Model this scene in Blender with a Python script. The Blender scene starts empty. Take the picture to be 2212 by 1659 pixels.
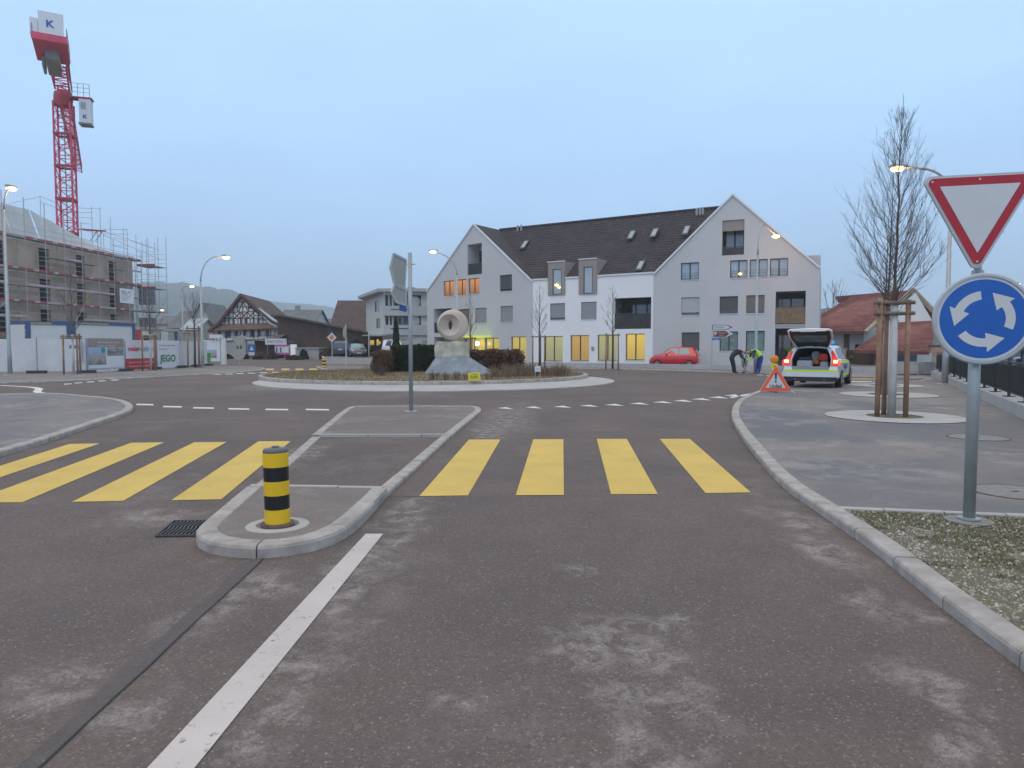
import bpy, bmesh, math, random
from math import sin, cos, pi, radians, sqrt, atan2, hypot
from mathutils import Vector, Matrix
scene = bpy.context.scene
COL = scene.collection
# ------------------------------------------------------------------ camera
F, CU, CV = 1533.0, 1106.0, 829.5
PITCH = math.atan((829.5 - 746.0) / F); CAMH = 1.6
CP, SP = cos(PITCH), sin(PITCH)
cam = bpy.data.cameras.new('camera'); camo = bpy.data.objects.new('camera', cam); COL.objects.link(camo)
cam.sensor_width = 36; cam.lens = F / 2212 * 36; cam.clip_start = 0.05; cam.clip_end = 9000
camo.location = (0, 0, CAMH); camo.rotation_euler = (pi / 2 - PITCH, 0, 0)
scene.camera = camo
# ------------------------------------------------------------------ world: dusk sky behind thin even cloud
w = bpy.data.worlds.new('World'); scene.world = w; w.use_nodes = True
nt = w.node_tree; nt.nodes.clear()
def N(nt, typ, **kw):
    n = nt.nodes.new(typ)
    for k, v in kw.items():
        if k.startswith('i_'): n.inputs[k[2:].replace('_', ' ')].default_value = v
        else: setattr(n, k, v)
    return n
SKY_S = 1.06
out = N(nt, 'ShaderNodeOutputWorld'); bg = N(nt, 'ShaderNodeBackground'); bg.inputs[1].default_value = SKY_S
nis = N(nt, 'ShaderNodeTexSky', sky_type='NISHITA', sun_disc=False, sun_elevation=radians(4), sun_rotation=radians(200))
tc = N(nt, 'ShaderNodeTexCoord'); sep = N(nt, 'ShaderNodeSeparateXYZ')
ramp = N(nt, 'ShaderNodeValToRGB'); mp = N(nt, 'ShaderNodeMapping'); mp.inputs['Scale'].default_value = (1.2, 1.2, 4)
noi = N(nt, 'ShaderNodeTexNoise', i_Scale=2.2, i_Detail=5.0, i_Roughness=.55)
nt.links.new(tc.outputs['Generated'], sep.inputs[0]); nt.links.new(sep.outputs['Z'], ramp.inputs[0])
nt.links.new(tc.outputs['Generated'], mp.inputs[0]); nt.links.new(mp.outputs[0], noi.inputs['Vector'])
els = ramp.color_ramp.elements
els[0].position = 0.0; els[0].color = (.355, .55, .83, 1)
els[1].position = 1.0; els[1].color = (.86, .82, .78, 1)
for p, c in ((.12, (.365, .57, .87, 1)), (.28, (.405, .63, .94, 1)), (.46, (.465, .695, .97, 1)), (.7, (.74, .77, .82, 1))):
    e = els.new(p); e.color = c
hs = N(nt, 'ShaderNodeMapRange'); hs.inputs['From Min'].default_value = .3; hs.inputs['From Max'].default_value = .7
hs.inputs['To Min'].default_value = .94; hs.inputs['To Max'].default_value = 1.06
nt.links.new(noi.outputs['Fac'], hs.inputs['Value'])
mulc = N(nt, 'ShaderNodeVectorMath', operation='SCALE')
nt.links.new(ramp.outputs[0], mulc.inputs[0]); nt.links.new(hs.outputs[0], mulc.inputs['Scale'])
nsc = N(nt, 'ShaderNodeVectorMath', operation='SCALE'); nsc.inputs['Scale'].default_value = .05
nt.links.new(nis.outputs[0], nsc.inputs[0])
add = N(nt, 'ShaderNodeMix', data_type='RGBA'); add.inputs[0].default_value = .08
nt.links.new(mulc.outputs[0], add.inputs[6]); nt.links.new(nsc.outputs[0], add.inputs[7])
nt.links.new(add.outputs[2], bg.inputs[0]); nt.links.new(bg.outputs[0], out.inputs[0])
# ------------------------------------------------------------------ weak sun through overcast
sl = bpy.data.lights.new('sun', 'SUN'); sl.energy = 0.5; sl.angle = radians(50); sl.color = (1, .80, .62)
so = bpy.data.objects.new('sun', sl); COL.objects.link(so); so.rotation_euler = (radians(38), 0, radians(-20))
scene.view_settings.view_transform = 'Standard'; scene.view_settings.look = 'None'
scene.view_settings.exposure = 0.32; scene.view_settings.gamma = 1; scene.view_settings.use_curve_mapping = False
scene.cycles.max_bounces = 5; scene.cycles.diffuse_bounces = 3; scene.cycles.glossy_bounces = 3
scene.cycles.transmission_bounces = 3; scene.cycles.volume_bounces = 2; scene.cycles.volume_step_rate = 5; scene.cycles.transparent_max_bounces = 6
scene.cycles.sample_clamp_indirect = 4
# ------------------------------------------------------------------ pixel -> place
def ray(u, v):
    a = (u - CU) / F; b = -(v - CV) / F
    return Vector((a, CP + b * SP, -SP + b * CP))
EYE = Vector((0, 0, CAMH))
def G(u, v, z=0.0):
    d = ray(u, v); return EYE + d * ((z - CAMH) / d.z)
def D(u, v, Y):
    d = ray(u, v); return EYE + d * (Y / d.y)
class Plane:
    """vertical plane through A heading to B (left to right); local x along, y inwards, z up"""
    def __init__(s, A, B):
        s.A = Vector((A[0], A[1], 0)); t = Vector((B[0] - A[0], B[1] - A[1], 0)); s.L = t.length; s.t = t.normalized()
        s.n = Vector((-s.t.y, s.t.x, 0)); s.ang = atan2(s.t.y, s.t.x)
    def hit(s, u, v, off=0.0):
        d = ray(u, v); k = ((s.A + s.n * off - EYE).dot(s.n)) / d.dot(s.n); P = EYE + d * k
        return (P - s.A).dot(s.t), P.z
    def rect(s, u0, v0, u1, v1, off=0.0):
        sa, za = s.hit(u0, v0, off); sb, zb = s.hit(u1, v0, off); sc_, zc = s.hit(u0, v1, off); sd, zd = s.hit(u1, v1, off)
        um = (u0 + u1) / 2
        _, zt = s.hit(um, v0, off); _, zbm = s.hit(um, v1, off)
        return (sa + sc_) / 2, (sb + sd) / 2, zbm, zt
# ------------------------------------------------------------------ materials
MATS = {}
def new_mat(name):
    m = bpy.data.materials.new(name); m.use_nodes = True; return m, m.node_tree, m.node_tree.nodes['Principled BSDF']
def mat(name, col, rough=.7, var=.12, scale=3.0, bump=0.0, bscale=None, metal=0.0, emit=None, es=0.0, coat=0, alpha=None, world=False, var2=None, spec=.5):
    if name in MATS: return MATS[name]
    m, nt, b = new_mat(name)
    b.inputs['Roughness'].default_value = rough; b.inputs['Metallic'].default_value = metal
    b.inputs['Specular IOR Level'].default_value = spec
    if coat: b.inputs['Coat Weight'].default_value = coat
    c4 = (*col, 1)
    if var > 0:
        if world:
            g = N(nt, 'ShaderNodeNewGeometry'); src = g.outputs['Position']
        else:
            t = N(nt, 'ShaderNodeTexCoord'); src = t.outputs['Object']
        n = N(nt, 'ShaderNodeTexNoise', i_Scale=scale, i_Detail=6.0, i_Roughness=.62); nt.links.new(src, n.inputs['Vector'])
        r = N(nt, 'ShaderNodeMapRange'); r.inputs['From Min'].default_value = .28; r.inputs['From Max'].default_value = .72
        nt.links.new(n.outputs['Fac'], r.inputs['Value'])
        mx = N(nt, 'ShaderNodeMix', data_type='RGBA')
        mx.inputs[6].default_value = (*[x * (1 - var) for x in col], 1)
        mx.inputs[7].default_value = (*[min(1, x * (1 + var)) for x in (var2 or col)], 1)
        nt.links.new(r.outputs[0], mx.inputs[0]); nt.links.new(mx.outputs[2], b.inputs['Base Color'])
        if bump:
            n2 = N(nt, 'ShaderNodeTexNoise', i_Scale=bscale or scale * 8, i_Detail=4.0); nt.links.new(src, n2.inputs['Vector'])
            bp = N(nt, 'ShaderNodeBump', i_Strength=bump, i_Distance=.01); nt.links.new(n2.outputs['Fac'], bp.inputs['Height'])
            nt.links.new(bp.outputs[0], b.inputs['Normal'])
    else: b.inputs['Base Color'].default_value = c4
    if emit: b.inputs['Emission Color'].default_value = (*emit, 1); b.inputs['Emission Strength'].default_value = es
    MATS[name] = m; return m
def emis(name, col, s):
    return mat(name, (.3, .3, .3), .5, 0, emit=col, es=s)
# ------------------------------------------------------------------ mesh builder
def nrm(v):
    v = Vector(v); return v.normalized() if v.length > 1e-9 else Vector((0, 0, 1))
class MB:
    def __init__(s): s.v = []; s.f = []; s.mi = []; s.cur = 0
    def quad(s, *p):
        i = len(s.v); s.v += [tuple(q) for q in p]; s.f.append(tuple(range(i, i + len(p)))); s.mi.append(s.cur)
    def box(s, x0, x1, y0, y1, z0, z1, M=None):
        P = [(x0, y0, z0), (x1, y0, z0), (x1, y1, z0), (x0, y1, z0), (x0, y0, z1), (x1, y0, z1), (x1, y1, z1), (x0, y1, z1)]
        if M is not None: P = [tuple(M @ Vector(p)) for p in P]
        i = len(s.v); s.v += P
        for q in ((0, 3, 2, 1), (4, 5, 6, 7), (0, 1, 5, 4), (1, 2, 6, 5), (2, 3, 7, 6), (3, 0, 4, 7)):
            s.f.append(tuple(i + k for k in q)); s.mi.append(s.cur)
    def beam(s, a, b, w, h=None, up=(0, 0, 1)):
        a = Vector(a); b = Vector(b); h = h or w; d = nrm(b - a); x = d.cross(Vector(up))
        if x.length < 1e-4: x = d.cross(Vector((1, 0, 0)))
        x.normalize(); y = x.cross(d); x *= w / 2; y *= h / 2
        i = len(s.v)
        for p in (a, b): s.v += [tuple(p - x - y), tuple(p + x - y), tuple(p + x + y), tuple(p - x + y)]
        for q in ((0, 1, 2, 3), (7, 6, 5, 4), (0, 4, 5, 1), (1, 5, 6, 2), (2, 6, 7, 3), (3, 7, 4, 0)):
            s.f.append(tuple(i + k for k in q)); s.mi.append(s.cur)
    def tube(s, pts, rad, n=8, cap=True):
        pts = [Vector(p) for p in pts]; m = len(pts)
        if not hasattr(rad, '__len__'): rad = [rad] * m
        i0 = len(s.v); ref = None
        for k, p in enumerate(pts):
            d = nrm(pts[min(k + 1, m - 1)] - pts[max(k - 1, 0)])
            if ref is None:
                ref = d.cross(Vector((0, 0, 1)));
                if ref.length < 1e-3: ref = d.cross(Vector((1, 0, 0)))
            x = ref - d * ref.dot(d); x = nrm(x); ref = x; y = d.cross(x)
            for j in range(n):
                a = 2 * pi * j / n; s.v.append(tuple(p + (x * cos(a) + y * sin(a)) * rad[k]))
        for k in range(m - 1):
            for j in range(n):
                a = i0 + k * n + j; b = i0 + k * n + (j + 1) % n
                s.f.append((a, b, b + n, a + n)); s.mi.append(s.cur)
        if cap:
            s.f.append(tuple(i0 + j for j in reversed(range(n)))); s.mi.append(s.cur)
            s.f.append(tuple(i0 + (m - 1) * n + j for j in range(n))); s.mi.append(s.cur)
    def prism(s, pts, vec):
        """planar polygon pts extruded by vec"""
        pts = [Vector(p) for p in pts]; vec = Vector(vec); n = len(pts); i = len(s.v)
        s.v += [tuple(p) for p in pts] + [tuple(p + vec) for p in pts]
        s.f.append(tuple(i + k for k in range(n))); s.mi.append(s.cur)
        s.f.append(tuple(i + n + k for k in reversed(range(n)))); s.mi.append(s.cur)
        for k in range(n):
            a, b = i + k, i + (k + 1) % n; s.f.append((b, a, a + n, b + n)); s.mi.append(s.cur)
    def lathe(s, prof, n=24, M=None, closed=False):
        """prof list of (r, z) round z"""
        i0 = len(s.v); m = len(prof)
        for r, z in prof:
            for j in range(n):
                a = 2 * pi * j / n; p = Vector((r * cos(a), r * sin(a), z)); s.v.append(tuple(M @ p if M is not None else p))
        for k in range(m if closed else m - 1):
            for j in range(n):
                a = i0 + k * n + j; b = i0 + k * n + (j + 1) % n; k2 = i0 + ((k + 1) % m) * n
                s.f.append((a, b, k2 + (j + 1) % n, k2 + j)); s.mi.append(s.cur)
    def mesh(s, name, mats):
        me = bpy.data.meshes.new(name); me.from_pydata(s.v, [], s.f)
        for m in (mats if isinstance(mats, (list, tuple)) else [mats]): me.materials.append(m)
        if any(s.mi): me.polygons.foreach_set('material_index', s.mi)
        me.update(); return me
    def build(s, name, mats, parent=None, smooth=False, fix=True, **kw):
        me = s.mesh(name, mats)
        if fix:
            bm = bmesh.new(); bm.from_mesh(me); bmesh.ops.recalc_face_normals(bm, faces=bm.faces); bm.to_mesh(me); bm.free()
        if smooth: me.polygons.foreach_set('use_smooth', [True] * len(me.polygons))
        return obj(name, me, parent, **kw)
def obj(name, me, parent=None, loc=None, rz=None, label=None, cat=None, group=None, kind=None, stuff=False):
    o = bpy.data.objects.new(name, me); COL.objects.link(o)
    if parent is not None: o.parent = parent
    if loc is not None: o.location = loc
    if rz is not None: o.rotation_euler = (0, 0, rz)
    if stuff: kind = 'stuff'
    for k, v in (('label', label), ('category', cat), ('group', group), ('kind', kind)):
        if v: o[k] = v
    return o
def thing(name, label, cat, loc=(0, 0, 0), rz=0, group=None, kind=None):
    return obj(name, None, None, loc, rz, label, cat, group, kind)
def children_of(o): return [c for c in bpy.data.objects if c.parent == o]
def copy_tree(o, loc=None, rz=None, label=None, parent=None, kids=None):
    c = o.copy(); COL.objects.link(c); c.parent = parent
    if loc is not None: c.location = loc
    if rz is not None: c.rotation_euler = (0, 0, rz)
    if label: c['label'] = label
    for ch in children_of(o):
        if ch is not c: copy_tree(ch, parent=c)
    return c
def tri_poly(pts):
    from mathutils.geometry import tessellate_polygon
    return tessellate_polygon([[Vector((p[0], p[1], 0)) for p in pts]])
def sheet(name, pts, z, m, parent=None, **kw):
    pts = [(p[0], p[1]) for p in pts]
    me = bpy.data.meshes.new(name); me.from_pydata([(x, y, z) for x, y in pts], [], [tuple(t) for t in tri_poly(pts)])
    bm = bmesh.new(); bm.from_mesh(me)
    bmesh.ops.recalc_face_normals(bm, faces=bm.faces)
    for f in bm.faces:
        if f.normal.z < 0: f.normal_flip()
    bm.to_mesh(me); bm.free(); me.materials.append(m)
    return obj(name, me, parent, **kw)
def text(name, s, size, m, parent, M, ext=.002, align='LEFT', xs=1.0, bold=0.0):
    cu = bpy.data.curves.new(name, 'FONT'); cu.body = s; cu.size = size; cu.extrude = ext; cu.align_x = align; cu.offset = bold; cu.resolution_u = 3
    t = bpy.data.objects.new('tmp', cu); COL.objects.link(t); bpy.context.view_layer.update()
    dg = bpy.context.evaluated_depsgraph_get(); me = bpy.data.meshes.new_from_object(t.evaluated_get(dg))
    bpy.data.objects.remove(t); me.name = name; me.materials.clear(); me.materials.append(m)
    me.transform(Matrix.Diagonal((xs, 1, 1, 1))); me.transform(M)
    return obj(name, me, parent)
def upright(x, y, z):   # text lying in local xz plane facing -y
    return Matrix.Translation((x, y, z)) @ Matrix.Rotation(pi / 2, 4, 'X')
def smooth_line(pts, n=6):
    P = [Vector((p[0], p[1])) for p in pts]; out = []
    for i in range(len(P) - 1):
        p0 = P[max(i - 1, 0)]; p1 = P[i]; p2 = P[i + 1]; p3 = P[min(i + 2, len(P) - 1)]
        for k in range(n):
            t = k / n
            out.append(.5 * ((2 * p1) + (p2 - p0) * t + (2 * p0 - 5 * p1 + 4 * p2 - p3) * t * t + (-p0 + 3 * p1 - 3 * p2 + p3) * t ** 3))
    out.append(P[-1]); return out
def resample(P, step):
    P = [Vector((p[0], p[1])) for p in P]; L = [0]
    for i in range(1, len(P)): L.append(L[-1] + (P[i] - P[i - 1]).length)
    n = max(1, round(L[-1] / step)); out = []; j = 0
    for k in range(n + 1):
        d = L[-1] * k / n
        while j < len(P) - 2 and L[j + 1] < d: j += 1
        q = (d - L[j]) / max(1e-9, L[j + 1] - L[j]); out.append(P[j].lerp(P[j + 1], q))
    return out
def offset_line(P, w):
    out = []
    for i, p in enumerate(P):
        t = (P[min(i + 1, len(P) - 1)] - P[max(i - 1, 0)]); t = t.normalized() if t.length > 0 else Vector((1, 0))
        out.append(p + Vector((-t.y, t.x)) * w)
    return out
rnd = random.Random(5)
# ================================================================== SETTING: ground, road, pavements, kerbs, markings
BLOBS = [(1330, 1400, 150, 55), (1440, 1535, 120, 60), (1370, 1640, 150, 45), (1260, 1430, 70, 40), (1410, 1350, 70, 30), (790, 1215, 70, 60), (740, 1290, 50, 70), (660, 1440, 60, 70), (560, 1560, 70, 60), (890, 1110, 60, 45), (860, 1180, 50, 40), (440, 1330, 90, 50), (280, 1560, 90, 60),
    (560, 1260, 60, 35), (1100, 905, 60, 28), (1060, 930, 50, 25), (1790, 1190, 60, 40), (1960, 1330, 60, 40), (2040, 1500, 80, 60), (2100, 1620, 80, 50), (1700, 1120, 60, 25), (330, 1120, 90, 20), (90, 1480, 90, 60), (960, 1500, 40, 30), (600, 835, 90, 9), (1250, 1240, 50, 14), (1850, 1280, 40, 30), (640, 985, 50, 30)]
def asphalt(name, a, b, pale, pale_amt=.6, patch=.55, seed=0.0, fine=1.0, blobs=(), darks=()):
    m, nt, bs = new_mat(name); L = nt.links.new
    g = N(nt, 'ShaderNodeNewGeometry'); mp = N(nt, 'ShaderNodeMapping'); mp.inputs['Location'].default_value = (seed, seed * .7, 0)
    L(g.outputs['Position'], mp.inputs[0]); P = mp.outputs[0]
    def noise(sc, det=5, ro=.6, dist=0):
        n = N(nt, 'ShaderNodeTexNoise', i_Scale=sc, i_Detail=det, i_Roughness=ro, i_Distortion=dist); L(P, n.inputs['Vector']); return n.outputs['Fac']
    def rng(src, lo, hi, a=0, b=1):
        r = N(nt, 'ShaderNodeMapRange', interpolation_type='SMOOTHSTEP'); L(src, r.inputs['Value'])
        for k, v in (('From Min', lo), ('From Max', hi), ('To Min', a), ('To Max', b)): r.inputs[k].default_value = v
        return r.outputs[0]
    def mix(f, A, B):
        x = N(nt, 'ShaderNodeMix', data_type='RGBA')
        if isinstance(f, float): x.inputs[0].default_value = f
        else: L(f, x.inputs[0])
        for s, q in ((6, A), (7, B)):
            if isinstance(q, tuple): x.inputs[s].default_value = (*q, 1)
            else: L(q, x.inputs[s])
        return x.outputs[2]
    def mul(A, B):
        x = N(nt, 'ShaderNodeMath', operation='MULTIPLY')
        for s, q in ((0, A), (1, B)):
            if isinstance(q, float): x.inputs[s].default_value = q
            else: L(q, x.inputs[s])
        return x.outputs[0]
    base = mix(rng(noise(.30, 6, .66, .6), .40, .60), a, b)
    base = mix(rng(noise(1.7, 6, .7), .3, .72), base, mix(.5, base, (a[0] * .72, a[1] * .72, a[2] * .74)))
    # dried salt / dust patches
    pm = mul(rng(noise(.42, 4, .55, .8), patch, patch + .12), rng(noise(2.2, 8, .75, .3), .42, .62))
    for u, v, du, dv in darks:
        c = G(u, v); rx = du / F * c.y; ry = abs(G(u, v - dv).y - G(u, v + dv).y) / 2; wob2 = N(nt, 'ShaderNodeTexNoise', i_Scale=.9, i_Detail=5.0); L(P, wob2.inputs['Vector'])
        w2 = N(nt, 'ShaderNodeVectorMath', operation='MULTIPLY_ADD'); L(wob2.outputs['Color'], w2.inputs[0]); w2.inputs[1].default_value = (1.6, 1.6, 0); L(P, w2.inputs[2])
        s1 = N(nt, 'ShaderNodeVectorMath', operation='SUBTRACT'); L(w2.outputs[0], s1.inputs[0]); s1.inputs[1].default_value = (c.x + .8 + seed, c.y + .8 + seed * .7, 0)
        s2 = N(nt, 'ShaderNodeVectorMath', operation='MULTIPLY'); L(s1.outputs[0], s2.inputs[0]); s2.inputs[1].default_value = (1 / rx, 1 / ry, 0)
        s3 = N(nt, 'ShaderNodeVectorMath', operation='LENGTH'); L(s2.outputs[0], s3.inputs[0]); base = mix(mul(rng(s3.outputs['Value'], .75, 1.15, 1, 0), .8), base, (b[0] * .88, b[1] * .9, b[2] * .95))
    if blobs:
        brk = rng(noise(5.0, 10, .82, .4), .42, .60); acc = None; wob = N(nt, 'ShaderNodeTexNoise', i_Scale=1.8, i_Detail=4.0); L(P, wob.inputs['Vector'])
        wv = N(nt, 'ShaderNodeVectorMath', operation='MULTIPLY_ADD'); L(wob.outputs['Color'], wv.inputs[0]); wv.inputs[1].default_value = (.9, .9, 0); L(P, wv.inputs[2])
        for u, v, du, dv in blobs:
            c = G(u, v); rx = du / F * c.y; ry = abs(G(u, v - dv).y - G(u, v + dv).y) / 2
            s1 = N(nt, 'ShaderNodeVectorMath', operation='SUBTRACT'); L(wv.outputs[0], s1.inputs[0]); s1.inputs[1].default_value = (c.x + .45, c.y + .45, 0)
            s2 = N(nt, 'ShaderNodeVectorMath', operation='MULTIPLY'); L(s1.outputs[0], s2.inputs[0]); s2.inputs[1].default_value = (1 / rx, 1 / ry, 0)
            s3 = N(nt, 'ShaderNodeVectorMath', operation='LENGTH'); L(s2.outputs[0], s3.inputs[0]); r3 = rng(s3.outputs['Value'], .25, 1.5, 1, 0)
            if acc is None: acc = r3
            else: mx_ = N(nt, 'ShaderNodeMath', operation='MAXIMUM'); L(acc, mx_.inputs[0]); L(r3, mx_.inputs[1]); acc = mx_.outputs[0]
        base = mix(mul(pm, pale_amt * .3), base, pale); base = mix(mul(mul(acc, brk), pale_amt), base, pale)
    else: base = mix(mul(pm, pale_amt), base, pale)
    # aggregate
    v = N(nt, 'ShaderNodeTexVoronoi', i_Scale=100.0); L(P, v.inputs['Vector'])
    sx = N(nt, 'ShaderNodeSeparateXYZ'); L(v.outputs['Color'], sx.inputs[0])
    dark = rng(sx.outputs['X'], .0, .5); lite = rng(sx.outputs['Y'], .86, 1.0)
    base = mix(mul(rng(dark, 0, 1, 1, 0), .42 * fine), base, (a[0] * .42, a[1] * .42, a[2] * .44))
    base = mix(mul(lite, .32 * fine), base, pale)
    v2 = N(nt, 'ShaderNodeTexVoronoi', i_Scale=22.0); L(P, v2.inputs['Vector'])
    s2 = N(nt, 'ShaderNodeSeparateXYZ'); L(v2.outputs['Color'], s2.inputs[0])
    chip = mul(rng(v2.outputs['Distance'], .10, .16, 1, 0), rng(s2.outputs['Z'], .93, .95))
    base = mix(mul(chip, .7 * fine), base, (.42, .38, .33))
    n3 = rng(noise(14, 3, .7), .35, .65)
    base = mix(mul(n3, .22), base, (a[0] * .6, a[1] * .6, a[2] * .6))
    L(base, bs.inputs['Base Color']); bs.inputs['Roughness'].default_value = .86; bs.inputs['Specular IOR Level'].default_value = .3
    bp = N(nt, 'ShaderNodeBump', i_Strength=.55, i_Distance=.006); L(v.outputs['Distance'], bp.inputs['Height'])
    bp2 = N(nt, 'ShaderNodeBump', i_Strength=.35, i_Distance=.02); L(noise(9, 4, .7), bp2.inputs['Height']); L(bp.outputs[0], bp2.inputs['Normal'])
    L(bp2.outputs[0], bs.inputs['Normal']); return m
M_ROAD = asphalt('asphalt_road', (.170, .133, .119), (.128, .108, .102), (.44, .395, .365), .60, .52, blobs=BLOBS)
M_PAVE = asphalt('asphalt_pavement', (.27, .243, .228), (.175, .176, .190), (.42, .40, .385), .45, .47, 31.0, .6, darks=[(1665, 915, 85, 30), (1740, 950, 120, 20), (1640, 890, 50, 22), (1860, 880, 60, 8), (1960, 925, 80, 9), (1800, 1010, 60, 8)])
M_ISLE = asphalt('asphalt_island', (.25, .21, .19), (.20, .17, .158), (.42, .38, .35), .4, .5, 57.0, .7)
M_PATCH = asphalt('asphalt_seam', (.135, .117, .112), (.115, .103, .10), (.26, .24, .23), .3, .6, 11.0, .6)
M_BLUE = asphalt('asphalt_damp', (.205, .19, .195), (.17, .162, .17), (.30, .29, .29), .3, .6, 3.0, .5)
M_KERB = mat('granite_kerb', (.355, .315, .285), .85, .26, 5, .5, 90, world=True, var2=(.40, .365, .34))
M_MORTAR = mat('mortar', (.10, .095, .088), .95, .2, 9, world=True)
M_CONC = mat('pale_concrete', (.43, .42, .40), .85, .12, 1.2, .25, 40, world=True)
M_CONCD = mat('wall_concrete', (.42, .41, .40), .85, .16, .7, .25, 20, world=True)
def paint(name, col, wear, edge=.42):
    m, nt, bs = new_mat(name); L = nt.links.new; g = N(nt, 'ShaderNodeNewGeometry')
    n1 = N(nt, 'ShaderNodeTexNoise', i_Scale=16.0, i_Detail=8.0, i_Roughness=.75); L(g.outputs['Position'], n1.inputs['Vector'])
    n2 = N(nt, 'ShaderNodeTexNoise', i_Scale=1.3, i_Detail=5.0, i_Roughness=.6); L(g.outputs['Position'], n2.inputs['Vector'])
    r = N(nt, 'ShaderNodeMapRange'); L(n1.outputs['Fac'], r.inputs['Value'])
    r.inputs['From Min'].default_value = wear; r.inputs['From Max'].default_value = wear + .07; r.inputs['To Min'].default_value = 0; r.inputs['To Max'].default_value = .75
    r2 = N(nt, 'ShaderNodeMapRange'); L(n2.outputs['Fac'], r2.inputs['Value'])
    r2.inputs['From Min'].default_value = .3; r2.inputs['From Max'].default_value = .7
    a = N(nt, 'ShaderNodeMix', data_type='RGBA'); L(r2.outputs[0], a.inputs[0])
    a.inputs[6].default_value = (*[c * .86 for c in col], 1); a.inputs[7].default_value = (*[min(1, c * 1.05) for c in col], 1)
    b = N(nt, 'ShaderNodeMix', data_type='RGBA'); L(r.outputs[0], b.inputs[0]); L(a.outputs[2], b.inputs[6])
    b.inputs[7].default_value = (.12, .105, .1, 1); L(b.outputs[2], bs.inputs['Base Color']); bs.inputs['Roughness'].default_value = .75
    v = N(nt, 'ShaderNodeTexVoronoi', i_Scale=80.0); L(g.outputs['Position'], v.inputs['Vector'])
    bp = N(nt, 'ShaderNodeBump', i_Strength=.3, i_Distance=.004); L(v.outputs['Distance'], bp.inputs['Height']); L(bp.outputs[0], bs.inputs['Normal'])
    return m
M_YPAINT = paint('yellow_road_paint', (.68, .47, .105), .60)
M_WPAINT = paint('white_road_paint', (.58, .52, .49), .585)
M_WPAINT2 = paint('white_road_paint_far', (.72, .71, .70), .7)

M_TERR = mat('meadow', (.07, .085, .035), .95, .3, .05, world=True, var2=(.09, .085, .05))
sheet('ground', [(-2480, -40), (2480, -40), (2480, 2280), (-2480, 2280)], -.06, M_TERR, label='dull green winter meadow spreading behind and between the houses', cat='ground', kind='structure')
road = sheet('road', [(-95, -12), (60, -12), (60, 108), (-95, 108)], 0.0, M_ROAD, label='worn brownish grey asphalt of the roundabout and its approach roads', cat='road', kind='structure')

def kerb_run(name, label, P, width, z0, z1, step, inner=1, ch=.025, m=None, gap=.012, closed=False, flat=False, group=None):
    """row of kerb stones along P (outer foot line); inner=+1: stones lie to the left of the line"""
    root = thing(name, label, 'kerb', kind='structure', group=group)
    P = resample(P, step / 4); n = len(P) - 1; k = 0
    off = offset_line(P, inner * width)
    bed = MB()
    for i in range(n):
        a, b = P[i], P[i + 1]; c, d = off[i + 1], off[i]; ia = a.lerp(d, .06); ib = b.lerp(c, .06)
        z = z1 - .014 if not flat else z1 - .004
        bed.quad((*ia, z), (*ib, z), (*c.lerp(b, .05), z), (*d.lerp(a, .05), z))
        bed.quad((*ia, z0 - .02), (*ib, z0 - .02), (*ib, z), (*ia, z))
    bed.build('mortar', M_MORTAR, root, fix=False)
    while k < n:
        e = min(n, k + 4)
        if n - e < 2: e = n
        mb = MB(); dz = rnd.uniform(-.003, .003); sh = rnd.uniform(-.004, .004)
        seg = []
        for i in range(k, e + 1):
            p = P[i].copy(); q = off[i].copy()
            if i in (k, e):
                t = (P[min(i + 1, n)] - P[max(i - 1, 0)]).normalized() * (gap / 2 if i == k else -gap / 2); p += t; q += t
            d = (q - p).normalized(); p = p + d * sh
            w_ = (q - p).length
            seg.append([(*p, z0 - .02), (*p, z1 - ch + dz), (*(p + d * ch * .35), z1 - ch * .3 + dz), (*(p + d * ch), z1 + dz), (*(p + d * (w_ - .008)), z1 + dz), (*q, z1 - .008 + dz), (*q, z0 - .02)])
        for a, b in zip(seg[:-1], seg[1:]):
            for j in range(6): mb.quad(a[j], b[j], b[j + 1], a[j + 1])
        mb.quad(*seg[0]); mb.quad(*reversed(seg[-1]))
        mb.build('kerb_stone', m or M_KERB, root)
        k = e
    return root, off
def gl(pts, z=0): return [G(u, v, z).xy for u, v in pts]
# ---- right pavement with its kerb
RK = [(2330, 1560), (2212, 1452), (2030, 1311), (1880, 1188), (1760, 1103), (1690, 1052), (1634, 990), (1594, 935), (1580, 905), (1584, 882), (1602, 864), (1638, 849), (1670, 843)]
rk = smooth_line([(G(2330, 1560).x + .55, G(2330, 1560).y - .9)] + [p for p in gl(RK)], 8)
kr, rk_in = kerb_run('kerb', 'long pale granite kerb curving along the right hand pavement', rk, .17, 0, .085, .8, -1)
wallA = Vector((10.6, 14.7)); wallD = Vector((10.5, 21.1)).normalized()
PZ = .074
far_edge = gl([(1690, 840), (1850, 829), (1985, 825.5), (2010, 820)])
lowW = [wallA + wallD * s for s in (23, 12, 0, -9)]
def line_y(P, y):   # first index past y
    return min(range(len(P)), key=lambda i: abs(P[i].y - y))
eg0 = G(1780, 1094, PZ).xy; eg1 = G(2212, 1112, PZ).xy; egd = (eg1 - eg0).normalized(); eg2 = eg1 + egd * 1.6
iE = min(range(len(rk_in)), key=lambda i: (rk_in[i] - eg0).length)
pave_poly = [rk_in[i] for i in range(iE, len(rk_in))] + [far_edge[k] for k in range(4)] + lowW[:3] + [wallA + wallD * -7.6, eg2]
sheet('pavement', pave_poly, PZ, M_PAVE, label='grey asphalt pavement on the right with tree rings and manholes', cat='pavement', kind='structure')
kr2, _ = kerb_run('kerb', 'flush kerb edging the pavement behind the open police car', [rk[-1]] + far_edge, .14, 0, PZ + .006, 1.2, -1, .01)
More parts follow.
